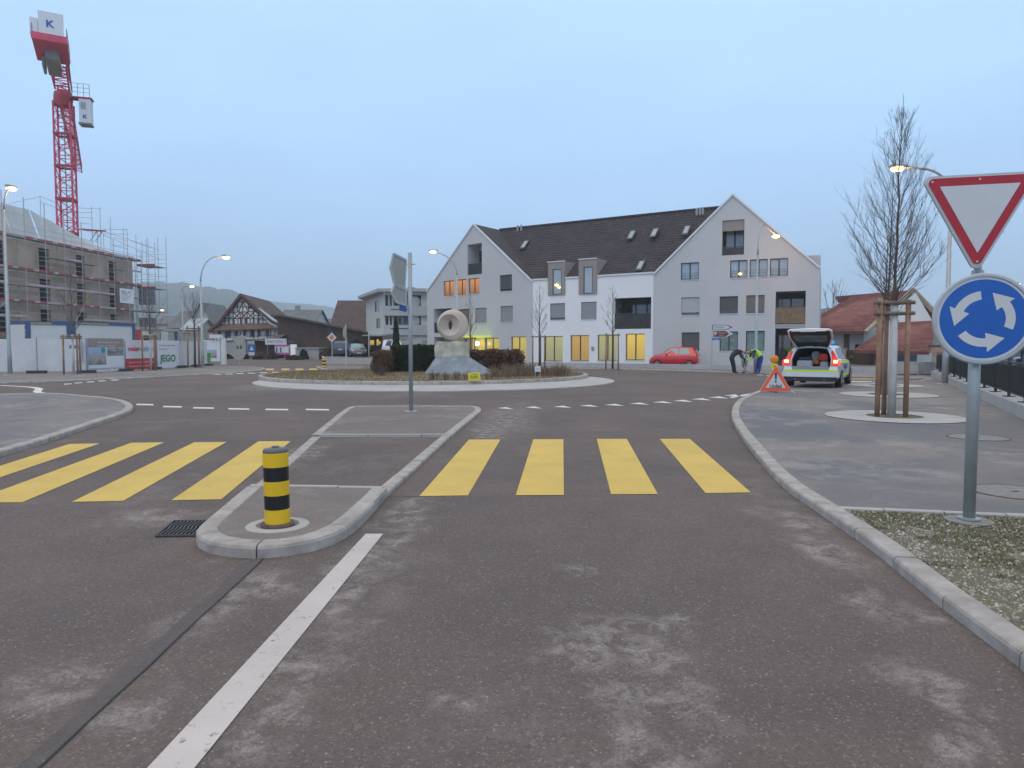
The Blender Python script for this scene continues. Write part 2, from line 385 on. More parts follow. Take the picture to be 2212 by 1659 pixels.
# thin edging stones between pavement and gravel
kerb_run('edging', 'row of thin pale edging stones between pavement and gravel bed', [eg0, eg1, eg2], .075, 0, PZ + .012, .5, -1, .008, M_CONC)
# gravel bed with stones and moss
M_GRAVB = mat('gravel_soil', (.165, .14, .105), .95, .35, 3.2, .6, 60, world=True, var2=(.13, .12, .065))
gp = [eg2, eg0] + [rk_in[i] for i in range(iE, -1, -1)] + [wallA + wallD * -15.5, wallA + wallD * -7.6]
gravel = sheet('gravel_bed', gp, .062, M_GRAVB, label='mossy gravel bed at the foot of the round blue arrow sign', cat='gravel', kind='structure')
def inside(p, poly):
    c = False; j = len(poly) - 1
    for i in range(len(poly)):
        a, b = poly[i], poly[j]
        if (a[1] > p[1]) != (b[1] > p[1]) and p[0] < (b[0] - a[0]) * (p[1] - a[1]) / (b[1] - a[1]) + a[0]: c = not c
        j = i
    return c
from mathutils import noise as mnoise
stones = [MB() for _ in range(3)]; moss = MB()
for k in range(76000):
    x, y = rnd.uniform(1.6, 7.2), rnd.uniform(.6, 7.0)
    if (x / y > .80 and rnd.random() < .45) or not inside((x, y), gp): continue
    mo = mnoise.noise(Vector((x * 1.5, y * 1.5, 3))) + .55 * mnoise.noise(Vector((x * 6, y * 6, 8)))
    grn = mo + (y - 4.6) * .22
    r = rnd.uniform(.004, .013) * (1.5 if rnd.random() < .05 else 1)
    if grn > .12 and rnd.random() < .75:
        for q in range(3):
            a = rnd.uniform(0, 6.28); l = rnd.uniform(.012, .035); dx, dy = cos(a) * l, sin(a) * l; bx, by = x + rnd.uniform(-.02, .02), y + rnd.uniform(-.02, .02)
            moss.quad((bx, by, .062), (bx + .006 * sin(a), by - .006 * cos(a), .062), (bx + dx, by + dy, .062 + l * .55))
        if rnd.random() < .5: continue
    s = stones[rnd.choice((0, 0, 0, 0, 1, 1, 1, 1, 1, 2))]; i = len(s.v); z = .062 + r * .25; a0 = rnd.uniform(0, 6); fl = rnd.uniform(.5, .9); st = rnd.uniform(.6, 1.3)
    for j in range(5): s.v.append((x + r * st * cos(a0 + j * 1.257) , y + r / st * sin(a0 + j * 1.257) * rnd.uniform(.8, 1.2), z - r * .2))
    s.v.append((x + rnd.uniform(-.3, .3) * r, y + rnd.uniform(-.3, .3) * r, z + r * fl))
    for j in range(5): s.f.append((i + j, i + (j + 1) % 5, i + 5)); s.mi.append(0)
for s, c in zip(stones, ((.36, .325, .27), (.20, .18, .155), (.54, .50, .44))):
    s.build('gravel', mat('gravel_%d' % (c[0] * 100), c, .85, .25, 40, world=True), gravel, fix=False, kind='stuff')
moss.build('moss', mat('moss', (.085, .092, .024), .9, .35, 5, world=True), gravel, fix=False, kind='stuff')
# ---- splitter island (nose, crossing gap, far part)
NZ = .10; FZ = .055
L_low, R_low = (531, 1069), (838, 1073)
nose = [(531, 1069), (478, 1115), (430, 1158), (424, 1175), (436, 1190), (468, 1200), (520, 1206), (568, 1207), (630, 1201), (690, 1188), (745, 1165), (790, 1127), (838, 1073)]
npts = smooth_line(gl(nose), 5)
kn, kn_in = kerb_run('kerb', 'raised rounded kerb round the nose of the traffic island', npts, .17, 0, NZ, .9, 1, .03)
sheet('traffic_island', kn_in, NZ - .008, M_ISLE, label='small asphalt nose of the traffic island carrying the striped bollard', cat='island', kind='structure')
la, lb = G(529, 1070).xy, G(838, 1070).xy
kerb_run('edging', 'thin edging stones closing the island nose towards the crossing', [kn_in[0] + Vector((-.12, .03)), kn_in[-1] + Vector((.12, .03))], .05, 0, NZ + .009, .9, -1, .008, M_CONC)
midL = gl([(531, 1069), (673, 946)]); midR = gl([(838, 1073), (974, 946)])
kml, kml_in = kerb_run('kerb', 'flush left kerb of the crossing gap in the island', [midL[0], midL[1]], .15, 0, .022, 1.0, -1, .01)
kmr, kmr_in = kerb_run('kerb', 'low right kerb of the crossing gap in the island', [midR[0], midR[1]], .15, 0, .05, 1.0, 1, .02)
sheet('crossing_gap', [kml_in[0], kmr_in[0], kmr_in[-1], kml_in[-1]], .012, M_ROAD, label='level asphalt passage through the island between the yellow stripes', cat='passage', kind='structure')
farI = gl([(673, 946), (738, 893), (753, 884), (775, 881), (900, 880.5), (1015, 881), (1034, 883), (1040, 889), (1032, 897), (974, 946)])
fpts = smooth_line(farI, 4)
kf, kf_in = kerb_run('kerb', 'pale kerb round the far end of the island holding the sign post', fpts, .15, 0, FZ, 1.0, -1, .02)
sheet('traffic_island', kf_in, FZ - .008, M_ISLE, label='far asphalt end of the traffic island carrying the tall sign post', cat='island', kind='structure')
kerb_run('edging', 'thin edging stones closing the far island end towards the crossing', [kf_in[0] + Vector((-.1, 0)), kf_in[-1] + Vector((.1, 0))], .06, 0, FZ + .009, .9, 1, .008, M_CONC)
# ---- left pavement
LK = [(-260, 1120), (-90, 1028), (0, 988), (94, 959.5), (156, 938), (219, 916.4), (259, 902.6), (283, 891.6), (288, 882), (275, 873), (250, 866.6), (200, 861), (109, 854), (0, 856), (-200, 862)]
lk = smooth_line(gl(LK), 6)
kl, lk_in = kerb_run('kerb', 'pale kerb curving round the left hand pavement corner', lk, .18, 0, .085, 1.1, 1)
sheet('pavement', lk_in + [Vector((-40, 22)), Vector((-40, 5))], PZ, M_PAVE, label='grey asphalt pavement corner on the left beyond the yellow stripes', cat='pavement', kind='structure')
# ---- pavement along the building site
CK = [(-300, 842), (0, 829.5), (120, 825.5), (259, 820), (350, 815.5), (430, 811), (500, 807), (545, 803.3), (566, 800.3), (573, 797.6), (562, 795.2), (530, 793.6), (470, 791.5)]
ck = smooth_line(gl(CK), 6)
kc, ck_in = kerb_run('kerb', 'low pale kerb in front of the building site fence', ck, .16, 0, .07, 2.0, 1, .02)
sheet('pavement', ck_in + [Vector((-29, 62)), Vector((-48, 62)), Vector((-60, 40))], .062, M_PAVE, label='asphalt pavement along the banners of the building site fence', cat='pavement', kind='structure')
# ---- pavement before the grey building
BK = [(1090, 793), (1135, 795), (1330, 798.3), (1505, 803.3), (1640, 808), (1760, 812), (1850, 815), (2000, 819), (2045, 822)]
bk = smooth_line(gl(BK), 5)
kb, bk_in = kerb_run('kerb', 'straight pale kerb before the long grey building', bk, .16, 0, .07, 2.0, 1, .02)
sheet('pavement', bk_in + [Vector((24, 33)), Vector((30, 60)), Vector((-14, 76)), Vector((-6, 58))], .062, M_PAVE, label='asphalt forecourt and pavement before the long grey building', cat='pavement', kind='structure')
# ---- far splitter island and car park
FI = gl([(786, 801.5), (720, 801.3), (700, 800.3), (690, 797), (684, 793.6), (720, 793), (786, 793.4)])
kerb_run('kerb', 'pale kerb round the far island behind the roundabout', smooth_line(FI, 3), .16, 0, .1, 2.0, -1, .02)
sheet('traffic_island', FI, .09, M_ISLE, label='far traffic island behind the roundabout with the small striped bollard', cat='island', kind='structure')
sheet('car_park', [(-15.7, 60.2), (-8.6, 60.2), (-8.6, 92), (-24.6, 92)], .36, M_PAVE, label='raised car park with three cars behind the low retaining wall', cat='car park', kind='structure')
# ---- markings: pieces of the road
def strip(name, quad, m, z=.005):
    mb = MB(); mb.quad(*[(p.x, p.y, z) for p in quad]); o = mb.build(name, m, road, fix=False)
    if o.data.polygons[0].normal.z < 0: o.data.flip_normals()
    return o
YS = [((1013, 950), (1081, 950), (1011, 1071), (906, 1072.5)), ((1152, 949.5), (1217, 949.5), (1218, 1070), (1114, 1070.5)), ((1289, 948.5), (1354, 948.5), (1421, 1068), (1320, 1068.5)),
      ((1425, 948.5), (1490, 948.5), (1622, 1064.5), (1524, 1066)), ((558, 954), (628, 953.5), (478, 1079.5), (370, 1081.5)), ((420, 955.7), (490, 955), (266, 1083), (155, 1085)),
      ((283, 957), (355, 956), (48, 1086), (-71, 1086.5)), ((150, 959.5), (216, 958.5), (-165, 1088), (-256, 1088))]
for q in YS: strip('crossing_stripe', [G(u, v) for u, v in q], M_YPAINT)
for u in (583, 616.6, 646.6, 676.7, 553): strip('crossing_stripe', [G(u - 8.5, 796.3), G(u + 8.5, 796.3), G(u + 9, 799.6), G(u - 8.5, 799.6)], M_YPAINT)
for a in ((295, 331, 874), (353, 392, 878.7), (418, 462, 881.4), (494, 538, 883.5), (574, 622, 884.8), (661, 710, 885)):
    strip('lane_dash', [G(a[0], a[2] - 1.6), G(a[1], a[2] - .9), G(a[1] + 1, a[2] + 2), G(a[0] - 1, a[2] + 1.3)], M_WPAINT2)
for u, v in ((138, 830), (161, 827.6), (187, 825.6), (212, 823.5), (240, 821.6)):
    strip('lane_dash', [G(u, v - .6), G(u + 16, v - 1.6), G(u + 17, v - .2), G(u + 1, v + .9)], M_WPAINT2)
for u, v in ((461, 809.5), (487, 808.6), (510, 807.6), (535, 806.6), (561, 805.6), (588, 804.6), (615, 803.9), (640, 803.3)):
    strip('lane_dash', [G(u, v - .9), G(u + 16, v - 1.1), G(u + 16, v + .2), G(u, v + .3)], M_WPAINT2)
for u, v in ((1838, 824), (1900, 824.5), (1960, 825)):
    strip('lane_dash', [G(u, v - .6), G(u + 45, v - .5), G(u + 45, v + .8), G(u, v + .7)], M_WPAINT2)
strip('crossing_stripe', [G(1830, 818.2), G(1893, 818.4), G(1893, 819.8), G(1830, 819.6)], M_YPAINT)
cl = smooth_line(gl([(0, 833), (60, 836), (84, 840), (80, 846), (98, 850), (150, 853)]), 5)
for a, b in zip(cl[:-1], cl[1:]):
    n_ = (b - a).normalized(); n_ = Vector((-n_.y, n_.x)) * .12
    strip('edge_line', [a - n_, b - n_, b + n_, a + n_], M_WPAINT2, .006)
for u, v in ((1838, 805.5), (1852, 806.8), (1872, 808.3), (1890, 809.6)):  # dashes by the police scene
    pass
for u, v in ((1835 - 200, 809.6), (1655, 811.6), (1678, 813.4)):
    strip('lane_dash', [G(u, v - .5), G(u + 14, v + .7), G(u + 14, v + 1.7), G(u, v + .5)], M_WPAINT2)
def shark(L_, T_, R_): strip('give_way_triangle', [G(*L_), G(*T_), G(*R_)], M_WPAINT2)
for u, v, s in ((1090, 882, .8), (1151, 880.6, .85), (1213, 879, .9), (1271, 877, .95), (1325, 875, 1), (1379, 872.3, 1), (1429, 869.3, 1), (1473, 866.3, 1), (1513, 862.8, 1), (1550, 858.8, 1), (1583, 854.6, 1)):
    shark((u - 20 * s, v), (u + 4 * s, v - 2.3), (u + 24 * s, v + 2.3))
strip('edge_line', [G(1575, 858.2), G(1640, 846.6), G(1644, 848.4), G(1580, 860.2)], M_WPAINT2)
def onray(P, Q, k): return P + (Q - P) * k
a0, b0, a1, b1 = G(790, 1154), G(828, 1154), G(320, 1659), G(422, 1659)
strip('centre_line', [a0, b0, onray(b0, b1, 1.6), onray(a0, a1, 1.6)], M_WPAINT)
a0, b0, a1, b1 = G(535, 1209), G(568, 1208), G(30, 1659), G(84, 1659)
mb = MB(); Pn = 14
ql = [onray(a0, a1, k * 1.6 / Pn) + Vector((rnd.uniform(-.02, .02), 0, 0)) for k in range(Pn + 1)]; qr = [onray(b0, b1, k * 1.6 / Pn) + Vector((rnd.uniform(-.004, .004), 0, 0)) for k in range(Pn + 1)]
for k in range(Pn): mb.quad((ql[k].x, ql[k].y, .004), (ql[k + 1].x, ql[k + 1].y, .004), (qr[k + 1].x, qr[k + 1].y, .004), (qr[k].x, qr[k].y, .004))
o = mb.build('seam_patch', M_PATCH, road)
mb = MB()
for k in range(Pn):
    w_ = rnd.uniform(.006, .012)
    mb.quad((qr[k].x, qr[k].y, .0065), (qr[k + 1].x, qr[k + 1].y, .0065), (qr[k + 1].x + w_, qr[k + 1].y, .0065), (qr[k].x + w_, qr[k].y, .0065))
mb.build('tar_joint', mat('tar', (.02, .018, .018), .6, .1), road)
mb = MB(); q = [G(806, 1073.5), G(906, 1073.5)]; mb.quad((q[0].x, q[0].y, .005), (q[1].x, q[1].y, .005), (q[1].x, q[1].y + .012, .005), (q[0].x, q[0].y + .012, .005)); mb.build('tar_joint', MATS['tar'], road)
# loose grit and a few leaves on the road
grit = MB(); leaf = MB()
for k in range(900):
    y = 1.9 + 9 * rnd.random() ** 1.7; x = rnd.uniform(-.78, .6) * y
    if x > .3 * y and y < 9 and inside((x, y), gp): continue
    r = rnd.uniform(.0015, .0042); a = rnd.uniform(0, 6)
    grit.quad((x + r * cos(a), y + r * sin(a), .006), (x + r * cos(a + 2.1), y + r * sin(a + 2.1), .006), (x + r * cos(a + 4.2), y + r * sin(a + 4.2), .008))
    if k % 50 == 0:
        r *= 2.6; leaf.quad((x - r, y, .009), (x, y - r * .6, .010), (x + r, y, .012), (x, y + r * .6, .014))
grit.build('grit', mat('grit', (.45, .42, .38), .9, .3, 30, world=True), road, fix=False, kind='stuff')
leaf.build('leaves', mat('dead_leaf', (.35, .2, .06), .8, .3, 30, world=True), road, fix=False, kind='stuff')
# ---- storm drain
dq = [G(u, v) for u, v in ((376, 1127.5), (461.5, 1127), (433, 1159), (337, 1160))]
dr = thing('storm_drain', 'square cast iron storm drain with wavy bars by the island nose', 'drain', (0, 0, 0))
M_IRON = mat('cast_iron', (.07, .065, .06), .55, .2, 20, metal=.5)
M_HOLE = mat('dark_void', (.012, .012, .013), .9, 0)
mb = MB(); mb.quad(*[(p.x, p.y, .004) for p in reversed(dq)]); mb.build('pit', M_HOLE, dr)
def dpt(s, t): a = dq[0].lerp(dq[1], s); b = dq[3].lerp(dq[2], s); return a.lerp(b, t)
for k in range(12):
    s0 = k / 11; mb = MB(); pts = []
    for j in range(9):
        t = j / 8; p = dpt(min(1, max(0, s0 + (.022 * sin(t * 4 * pi) if 0 < k < 11 else 0))), t); pts.append((p.x, p.y, .010))
    for a, b in zip(pts[:-1], pts[1:]): mb.beam(a, b, .016, .012)
    mb.build('grate_bar', M_IRON, dr)
for a, b in ((dq[0], dq[1]), (dq[3], dq[2])): mb = MB(); mb.beam((a.x, a.y, .009), (b.x, b.y, .009), .03, .014); mb.build('frame_bar', M_IRON, dr)
# ---- manhole covers
M_COVER = mat('cover_concrete', (.24, .235, .22), .85, .25, 14, .5, 120, world=True)
M_RUST = mat('rusty_ring', (.13, .085, .07), .8, .3, 14)
for (u, v, r), lab in (((2113, 945, .46), 'concrete manhole cover with rusty rim near the tree rings'), ((2194, 1063, .42), 'concrete manhole cover with rusty rim beside the edging stones')):
    p = G(u, v, PZ); t = thing('manhole_cover', lab, 'manhole cover', (p.x, p.y, PZ), group='manhole covers in the right pavement')
    mb = MB(); mb.lathe([(r * .93, .004), (0, .006)], 32); mb.build('cover_plate', M_COVER, t)
    mb = MB(); mb.lathe([(r, .002), (r, .006), (r * .93, .006), (r * .93, .003)], 40); mb.build('rim', M_RUST, t)
    mb = MB(); mb.box(-.03, .03, -.02, .02, .005, .0075); mb.build('lifting_slot', M_HOLE, t)
# ---- roundabout centre
RC = Vector((-4.27, 35.8)); RR = 8.07; AC = Vector((-3.37, 32.3)); AR = 7.96
mb = MB(); n = 96
def circ(c, r, k, n=96): a = 2 * pi * k / n; return Vector((c.x + r * cos(a), c.y + r * sin(a)))
ap = thing('roundabout_apron', 'pale concrete apron swelling before the roundabout island', 'apron', kind='structure')
M_APRON = mat('apron_concrete', (.42, .405, .385), .85, .14, .8, .3, 30, world=True)
for k in range(16):
    mb = MB(); m_ = 6; rows = []
    for j in range(m_ + 1):
        a = 2 * pi * (k + (j / m_ if j < m_ else .995)) / 16
        rows.append((AC + Vector((cos(a), sin(a))) * AR, AC + Vector((cos(a), sin(a))) * 3.0))
    for (p, q), (p2, q2) in zip(rows[:-1], rows[1:]):
        mb.quad((p.x, p.y, 0), (p2.x, p2.y, 0), (p2.x, p2.y, .035), (p.x, p.y, .035)); mb.quad((p.x, p.y, .035), (p2.x, p2.y, .035), (q2.x, q2.y, .05), (q.x, q.y, .05))
    mb.build('concrete_slab', M_APRON, ap)
cpts = [circ(RC, RR, -k, 64) for k in range(65)]
kerb_run('kerb', 'ring of pale kerb stones round the roundabout island', cpts, .18, 0, .19, 1.6, -1, .04)
def isle_z(x, y):
    d = hypot(x - RC.x, y - RC.y) / (RR - .18); return .17 + .16 * max(0, 1 - d * d)
M_TURF = mat('winter_turf', (.22, .165, .10), .95, .3, 1.1, .8, 30, world=True, var2=(.17, .14, .08))
me_v, me_f = [], []; NR, NA = 14, 64
for i in range(NR + 1):
    for k in range(NA):
        r = (RR - .18) * i / NR; a = 2 * pi * k / NA; x, y = RC.x + r * cos(a), RC.y + r * sin(a); me_v.append((x, y, isle_z(x, y)))
for i in range(NR):
    for k in range(NA): a = i * NA + k; b = i * NA + (k + 1) % NA; me_f.append((a, a + NA, b + NA, b))
mb = MB(); mb.v = me_v; mb.f = me_f; mb.mi = [0] * len(me_f)
turf = mb.build('roundabout_island', M_TURF, smooth=True, label='round island of brown winter turf in the middle of the roundabout', cat='island', kind='structure')
gr = MB()
for k in range(16000):
    a = rnd.uniform(0, 2 * pi); r = (RR - .25) * sqrt(rnd.random()); x, y = RC.x + r * cos(a), RC.y + r * sin(a)
    if y > 40: continue
    z = isle_z(x, y); h = rnd.uniform(.03, .09); b = rnd.uniform(0, 6); dx, dy = .02 * cos(b), .02 * sin(b)
    gr.quad((x - dx, y - dy, z), (x + dx, y + dy, z), (x + rnd.uniform(-.04, .04), y + rnd.uniform(-.04, .04), z + h))
gr.build('grass', mat('dry_grass', (.27, .20, .12), .95, .3, 2, world=True, var2=(.20, .165, .085)), turf, fix=False, kind='stuff')

cpw = thing('retaining_wall', 'low grey retaining wall of the car park behind the far traffic island', 'wall')
for k in range(3):
    g = MB(); x0_ = -15.9 + k * 2.45; g.box(x0_, x0_ + 2.43, 60.0, 60.2, -.02, .42); g.build('wall_section', M_CONCD, cpw)
g = MB(); g.prism([(-15.9, 60.2, -.01), (-23.7, 88, -.01), (-23.5, 88, -.01), (-15.7, 60.2, -.01)], (0, 0, .40)); g.build('wall_section', M_CONCD, cpw)
# ================================================================== BUILDINGS
def clip_poly(poly, a, b):
    """keep the part of poly (2d) left of a->b"""
    out = []; n = len(poly)
    def side(p): return (b[0] - a[0]) * (p[1] - a[1]) - (b[1] - a[1]) * (p[0] - a[0])
    for i in range(n):
        p, q = poly[i], poly[(i + 1) % n]; sp, sq = side(p), side(q)
        if sp >= -1e-9: out.append(p)
        if (sp > 1e-9 and sq < -1e-9) or (sp < -1e-9 and sq > 1e-9):
            t = sp / (sp - sq); out.append((p[0] + (q[0] - p[0]) * t, p[1] + (q[1] - p[1]) * t))
    return out
def wall_mesh(outline, holes, depth=.2, y=0.0):
    """outline: convex CCW polygon in (x,z); holes: (x0,x1,z0,z1); reveal faces go inwards by depth"""
    mb = MB(); xs = sorted({p[0] for p in outline} | {h[0] for h in holes} | {h[1] for h in holes})
    zs = sorted({p[1] for p in outline} | {h[2] for h in holes} | {h[3] for h in holes})
    for i in range(len(xs) - 1):
        for j in range(len(zs) - 1):
            x0, x1, z0, z1 = xs[i], xs[i + 1], zs[j], zs[j + 1]
            if x1 - x0 < 1e-5 or z1 - z0 < 1e-5: continue
            cx, cz = (x0 + x1) / 2, (z0 + z1) / 2
            if any(h[0] < cx < h[1] and h[2] < cz < h[3] for h in holes): continue
            c = [(x0, z0), (x1, z0), (x1, z1), (x0, z1)]
            for k in range(len(outline)):
                c = clip_poly(c, outline[k], outline[(k + 1) % len(outline)])
                if len(c) < 3: break
            if len(c) >= 3: mb.quad(*[(px, y, pz) for px, pz in c])
    for h in holes:
        x0, x1, z0, z1 = h[:4]; d = h[4] if len(h) > 4 else depth
        mb.quad((x0, y, z0), (x0, y + d, z0), (x0, y + d, z1), (x0, y, z1)); mb.quad((x1, y, z0), (x1, y, z1), (x1, y + d, z1), (x1, y + d, z0))
        mb.quad((x0, y, z1), (x0, y + d, z1), (x1, y + d, z1), (x1, y, z1)); mb.quad((x0, y, z0), (x1, y, z0), (x1, y + d, z0), (x0, y + d, z0))
    return mb
M_GREY = mat('grey_render', (.525, .53, .54), .92, .05, .35, .3, 60, world=True)
M_WHITE = mat('white_render', (.80, .81, .82), .9, .04, .35, .3, 60, world=True)
M_BEIGE = mat('dormer_render', (.30, .275, .25), .9, .06, .5, world=True)
M_TRIM = mat('white_metal_trim', (.72, .73, .75), .5, .04)
M_TILE = mat('dark_roof_tile', (.058, .050, .055), .82, .2, .9, .4, 30, world=True, var2=(.066, .057, .062), spec=.25)
M_FRAME = mat('dark_window_frame', (.07, .05, .045), .5, .1)
M_GLASS = mat('window_glass', (.035, .045, .055), .04, 0, spec=1.0, coat=.6)
M_GLASSB = mat('window_glass_sky_curtain', (.32, .40, .47), .15, .12, 1.5, spec=1.0)  # pale blue base colour carries reflected sky as well as curtains
M_CURT = mat('curtain_greenish', (.16, .24, .23), .6, .25, 4)
M_BLIND = mat('blind_grey', (.33, .335, .35), .6, .06)
M_BLINDD = mat('blind_dark', (.10, .10, .105), .6, .1)
M_BLINDB = mat('blind_brown', (.20, .165, .15), .6, .1)
M_BLINDL = mat('blind_light', (.50, .52, .55), .6, .06)
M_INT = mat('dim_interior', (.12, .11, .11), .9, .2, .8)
M_REED = mat('reed_screen', (.26, .18, .11), .9, .35, 8)
M_BALC = mat('dark_balustrade', (.07, .072, .08), .5, .2)
def glow(name, c1, c2, s):
    m, nt, b = new_mat(name); L = nt.links.new; t = N(nt, 'ShaderNodeTexCoord'); sp_ = N(nt, 'ShaderNodeSeparateXYZ'); L(t.outputs['Generated'], sp_.inputs[0])
    r = N(nt, 'ShaderNodeValToRGB'); r.color_ramp.elements[0].color = (*c2, 1); r.color_ramp.elements[1].color = (*c1, 1)
    n = N(nt, 'ShaderNodeTexNoise', i_Scale=5.0, i_Detail=4.0); L(t.outputs['Object'], n.inputs['Vector'])
    a = N(nt, 'ShaderNodeMath', operation='ADD'); L(sp_.outputs['Z'], a.inputs[0]); mm = N(nt, 'ShaderNodeMath', operation='MULTIPLY_ADD'); L(n.outputs['Fac'], mm.inputs[0]); mm.inputs[1].default_value = .5; mm.inputs[2].default_value = -.25; L(mm.outputs[0], a.inputs[1])
    L(a.outputs[0], r.inputs[0]); L(r.outputs[0], b.inputs['Emission Color']); b.inputs['Emission Strength'].default_value = s
    b.inputs['Base Color'].default_value = (*[x * .4 for x in c1], 1); b.inputs['Roughness'].default_value = .2; return m
M_LITY = glow('lit_room_yellow', (.52, .42, .11), (.33, .27, .09), .72)
M_LITO = glow('lit_room_amber', (.46, .29, .09), (.32, .20, .07), .72)
M_LITG = glow('lit_room_olive', (.36, .35, .16), (.22, .22, .13), .75)
M_LITR = glow('lit_room_orange', (.60, .25, .09), (.17, .09, .05), .75)
M_LITB = glow('lit_room_bright', (.62, .43, .08), (.36, .25, .07), .78)
def window(parent, r, kind, frame=M_FRAME, d=.16, mull=1, sill=True, rail=False):
    """window in the opening r=(x0,x1,z0,z1): frame with panes, blind, sill"""
    x0, x1, z0, z1 = r; f = .055; mb = MB(); y0, y1 = d - .03, d + .05; e = .004
    mb.box(x0 + e, x0 + f, y0, y1, z0 + e, z1 - e); mb.box(x1 - f, x1 - e, y0, y1, z0 + e, z1 - e)
    mb.box(x0 + f, x1 - f, y0, y1, z0 + e, z0 + f); mb.box(x0 + f, x1 - f, y0, y1, z1 - f, z1 - e)
    for k in range(mull):
        c = x0 + (x1 - x0) * (k + 1) / (mull + 1); mb.box(c - .045, c + .045, y0 + .002, y1, z0 + f, z1 - f)
    wf = mb.build('window', frame, parent)
    gm = {'glass': M_GLASS, 'curt': M_CURT, 'sky': M_GLASSB, 'lity': M_LITY, 'lito': M_LITO, 'litg': M_LITG, 'litr': M_LITR, 'litb': M_LITB}.get(kind, M_GLASS)
    xs = [x0 + f] + [x0 + (x1 - x0) * (k + 1) / (mull + 1) for k in range(mull)] + [x1 - f]
    for a, b in zip(xs[:-1], xs[1:]):
        g = MB(); g.box(a + .01, b - .01, d + .01, d + .02, z0 + f, z1 - f); g.build('pane', gm, wf)
    if kind.startswith('b_'):
        bmat = {'b_grey': M_BLIND, 'b_dark': M_BLINDD, 'b_brown': M_BLINDB, 'b_light': M_BLINDL}[kind]
        g = MB(); n = max(6, int((z1 - z0) / .075)); zb = z0 + .02 + (.18 if rnd.random() < .5 else 0)
        for k in range(n):
            z = zb + (z1 - zb - .01) * (k + .5) / n; h = (z1 - zb) / n * .46
            g.quad((x0 + .02, d - .085, z - h), (x1 - .02, d - .085, z - h), (x1 - .02, d - .055, z + h), (x0 + .02, d - .055, z + h))
        g.build('blind', bmat, wf, fix=False, kind='stuff')
    if sill:
        g = MB(); g.box(x0 - .03, x1 + .03, -.045, d - .035, z0 - .035, z0 + .003); g.build('sill', M_TRIM, wf)
    if rail:
        g = MB()
        for z in (z0 + .12, z0 + .30, z0 + .48): g.box(x0, x1, .02, .04, z, z + .02)
        g.build('rail', M_BALC, wf, kind='stuff')
    return wf
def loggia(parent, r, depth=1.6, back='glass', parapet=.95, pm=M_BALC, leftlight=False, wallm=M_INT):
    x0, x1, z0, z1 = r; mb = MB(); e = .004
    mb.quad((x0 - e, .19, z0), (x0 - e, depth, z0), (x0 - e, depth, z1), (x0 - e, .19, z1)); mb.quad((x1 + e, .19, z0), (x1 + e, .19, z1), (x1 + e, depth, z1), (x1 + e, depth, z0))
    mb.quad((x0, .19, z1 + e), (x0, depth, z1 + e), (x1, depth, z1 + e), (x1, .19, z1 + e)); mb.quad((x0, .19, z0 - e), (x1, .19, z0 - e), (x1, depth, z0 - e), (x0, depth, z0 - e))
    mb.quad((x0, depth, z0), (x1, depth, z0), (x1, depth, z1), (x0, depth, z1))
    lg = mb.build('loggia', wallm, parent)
    n = 2 if x1 - x0 < 2.6 else 3
    for k in range(n):
        a = x0 + .1 + (x1 - x0 - .2) * k / n; b = x0 + .1 + (x1 - x0 - .2) * (k + 1) / n - .08
        g = MB(); g.box(a, b, depth - .06, depth - .03, z0 + .05, z1 - .45); g.build('pane', M_GLASSB if back == 'sky' else M_GLASS, lg)
    g = MB()
    for k in range(n + 1):
        a = x0 + .06 + (x1 - x0 - .2) * k / n; g.box(a, a + .07, depth - .1, depth - .061, z0 + .02, z1 - .38)
    g.build('door_frame', M_FRAME, lg, kind='stuff')
    if parapet:
        g = MB()
        if pm is M_REED:
            m_ = int((x1 - x0) / .05)
            for k in range(m_): c = x0 + .02 + (x1 - x0 - .04) * k / m_; h = rnd.uniform(-.02, .03); g.box(c, c + .04, .06, .085, z0 + .08, z0 + parapet + h)
        else:
            m_ = int((x1 - x0) / .11)
            for k in range(m_ + 1): c = x0 + .02 + (x1 - x0 - .06) * k / m_; g.box(c, c + .016, .06, .08, z0, z0 + parapet)
        g.build('balustrade', pm, lg, kind='stuff')
        if pm is not M_REED:
            g = MB(); g.box(x0 + .01, x1 - .01, .11, .12, z0 + .03, z0 + parapet - .04); g.build('privacy_screen', mat('smoked_screen', (.06, .055, .055), .5, .4, 1.4), lg)
        g = MB(); g.box(x0, x1, .03, .12, z0 + parapet, z0 + parapet + .045); g.build('handrail', M_BALC, lg)
    return lg
def tile_rows(name, A, B, A2, B2, parent, m, row=.34, tile=.30, th=.028, kind='stuff', seed=1):
    """interlocking tiles on the quad eave A->B, ridge A2->B2"""
    r_ = random.Random(seed); A, B, A2, B2 = [Vector(p) for p in (A, B, A2, B2)]
    up = ((A2 + B2) / 2 - (A + B) / 2); nr = max(2, round(up.length / row)); nn = (B - A).cross(up).normalized()
    if nn.z < 0: nn = -nn
    mb = MB()
    for i in range(nr):
        t0, t1 = i / nr, min(1, (i + 1.12) / nr)
        a, b, c, d = A.lerp(A2, t0), B.lerp(B2, t0), B.lerp(B2, t1), A.lerp(A2, t1); L_ = (b - a).length
        if L_ < .05: continue
        n = max(1, round(L_ / tile)); sh = (i % 2) * .5 / n
        for k in range(n + 1):
            s0, s1 = max(0, k / n - sh), min(1, (k + 1) / n - sh - .06 / n)
            if s1 - s0 < .08 / n: continue
            j = r_.uniform(-.005, .006); lo = nn * (th * 1.5 + j); hi = nn * (th * .35)
            p0, p1, p2, p3 = a.lerp(b, s0), a.lerp(b, s1), d.lerp(c, s1), d.lerp(c, s0)
            mb.quad(p0 + lo, p1 + lo, p2 + hi, p3 + hi); mb.quad(p0, p1, p1 + lo, p0 + lo)
            mb.quad(p1, p2, p2 + hi, p1 + lo)
    return mb.build(name, m, parent, fix=False, kind=kind)
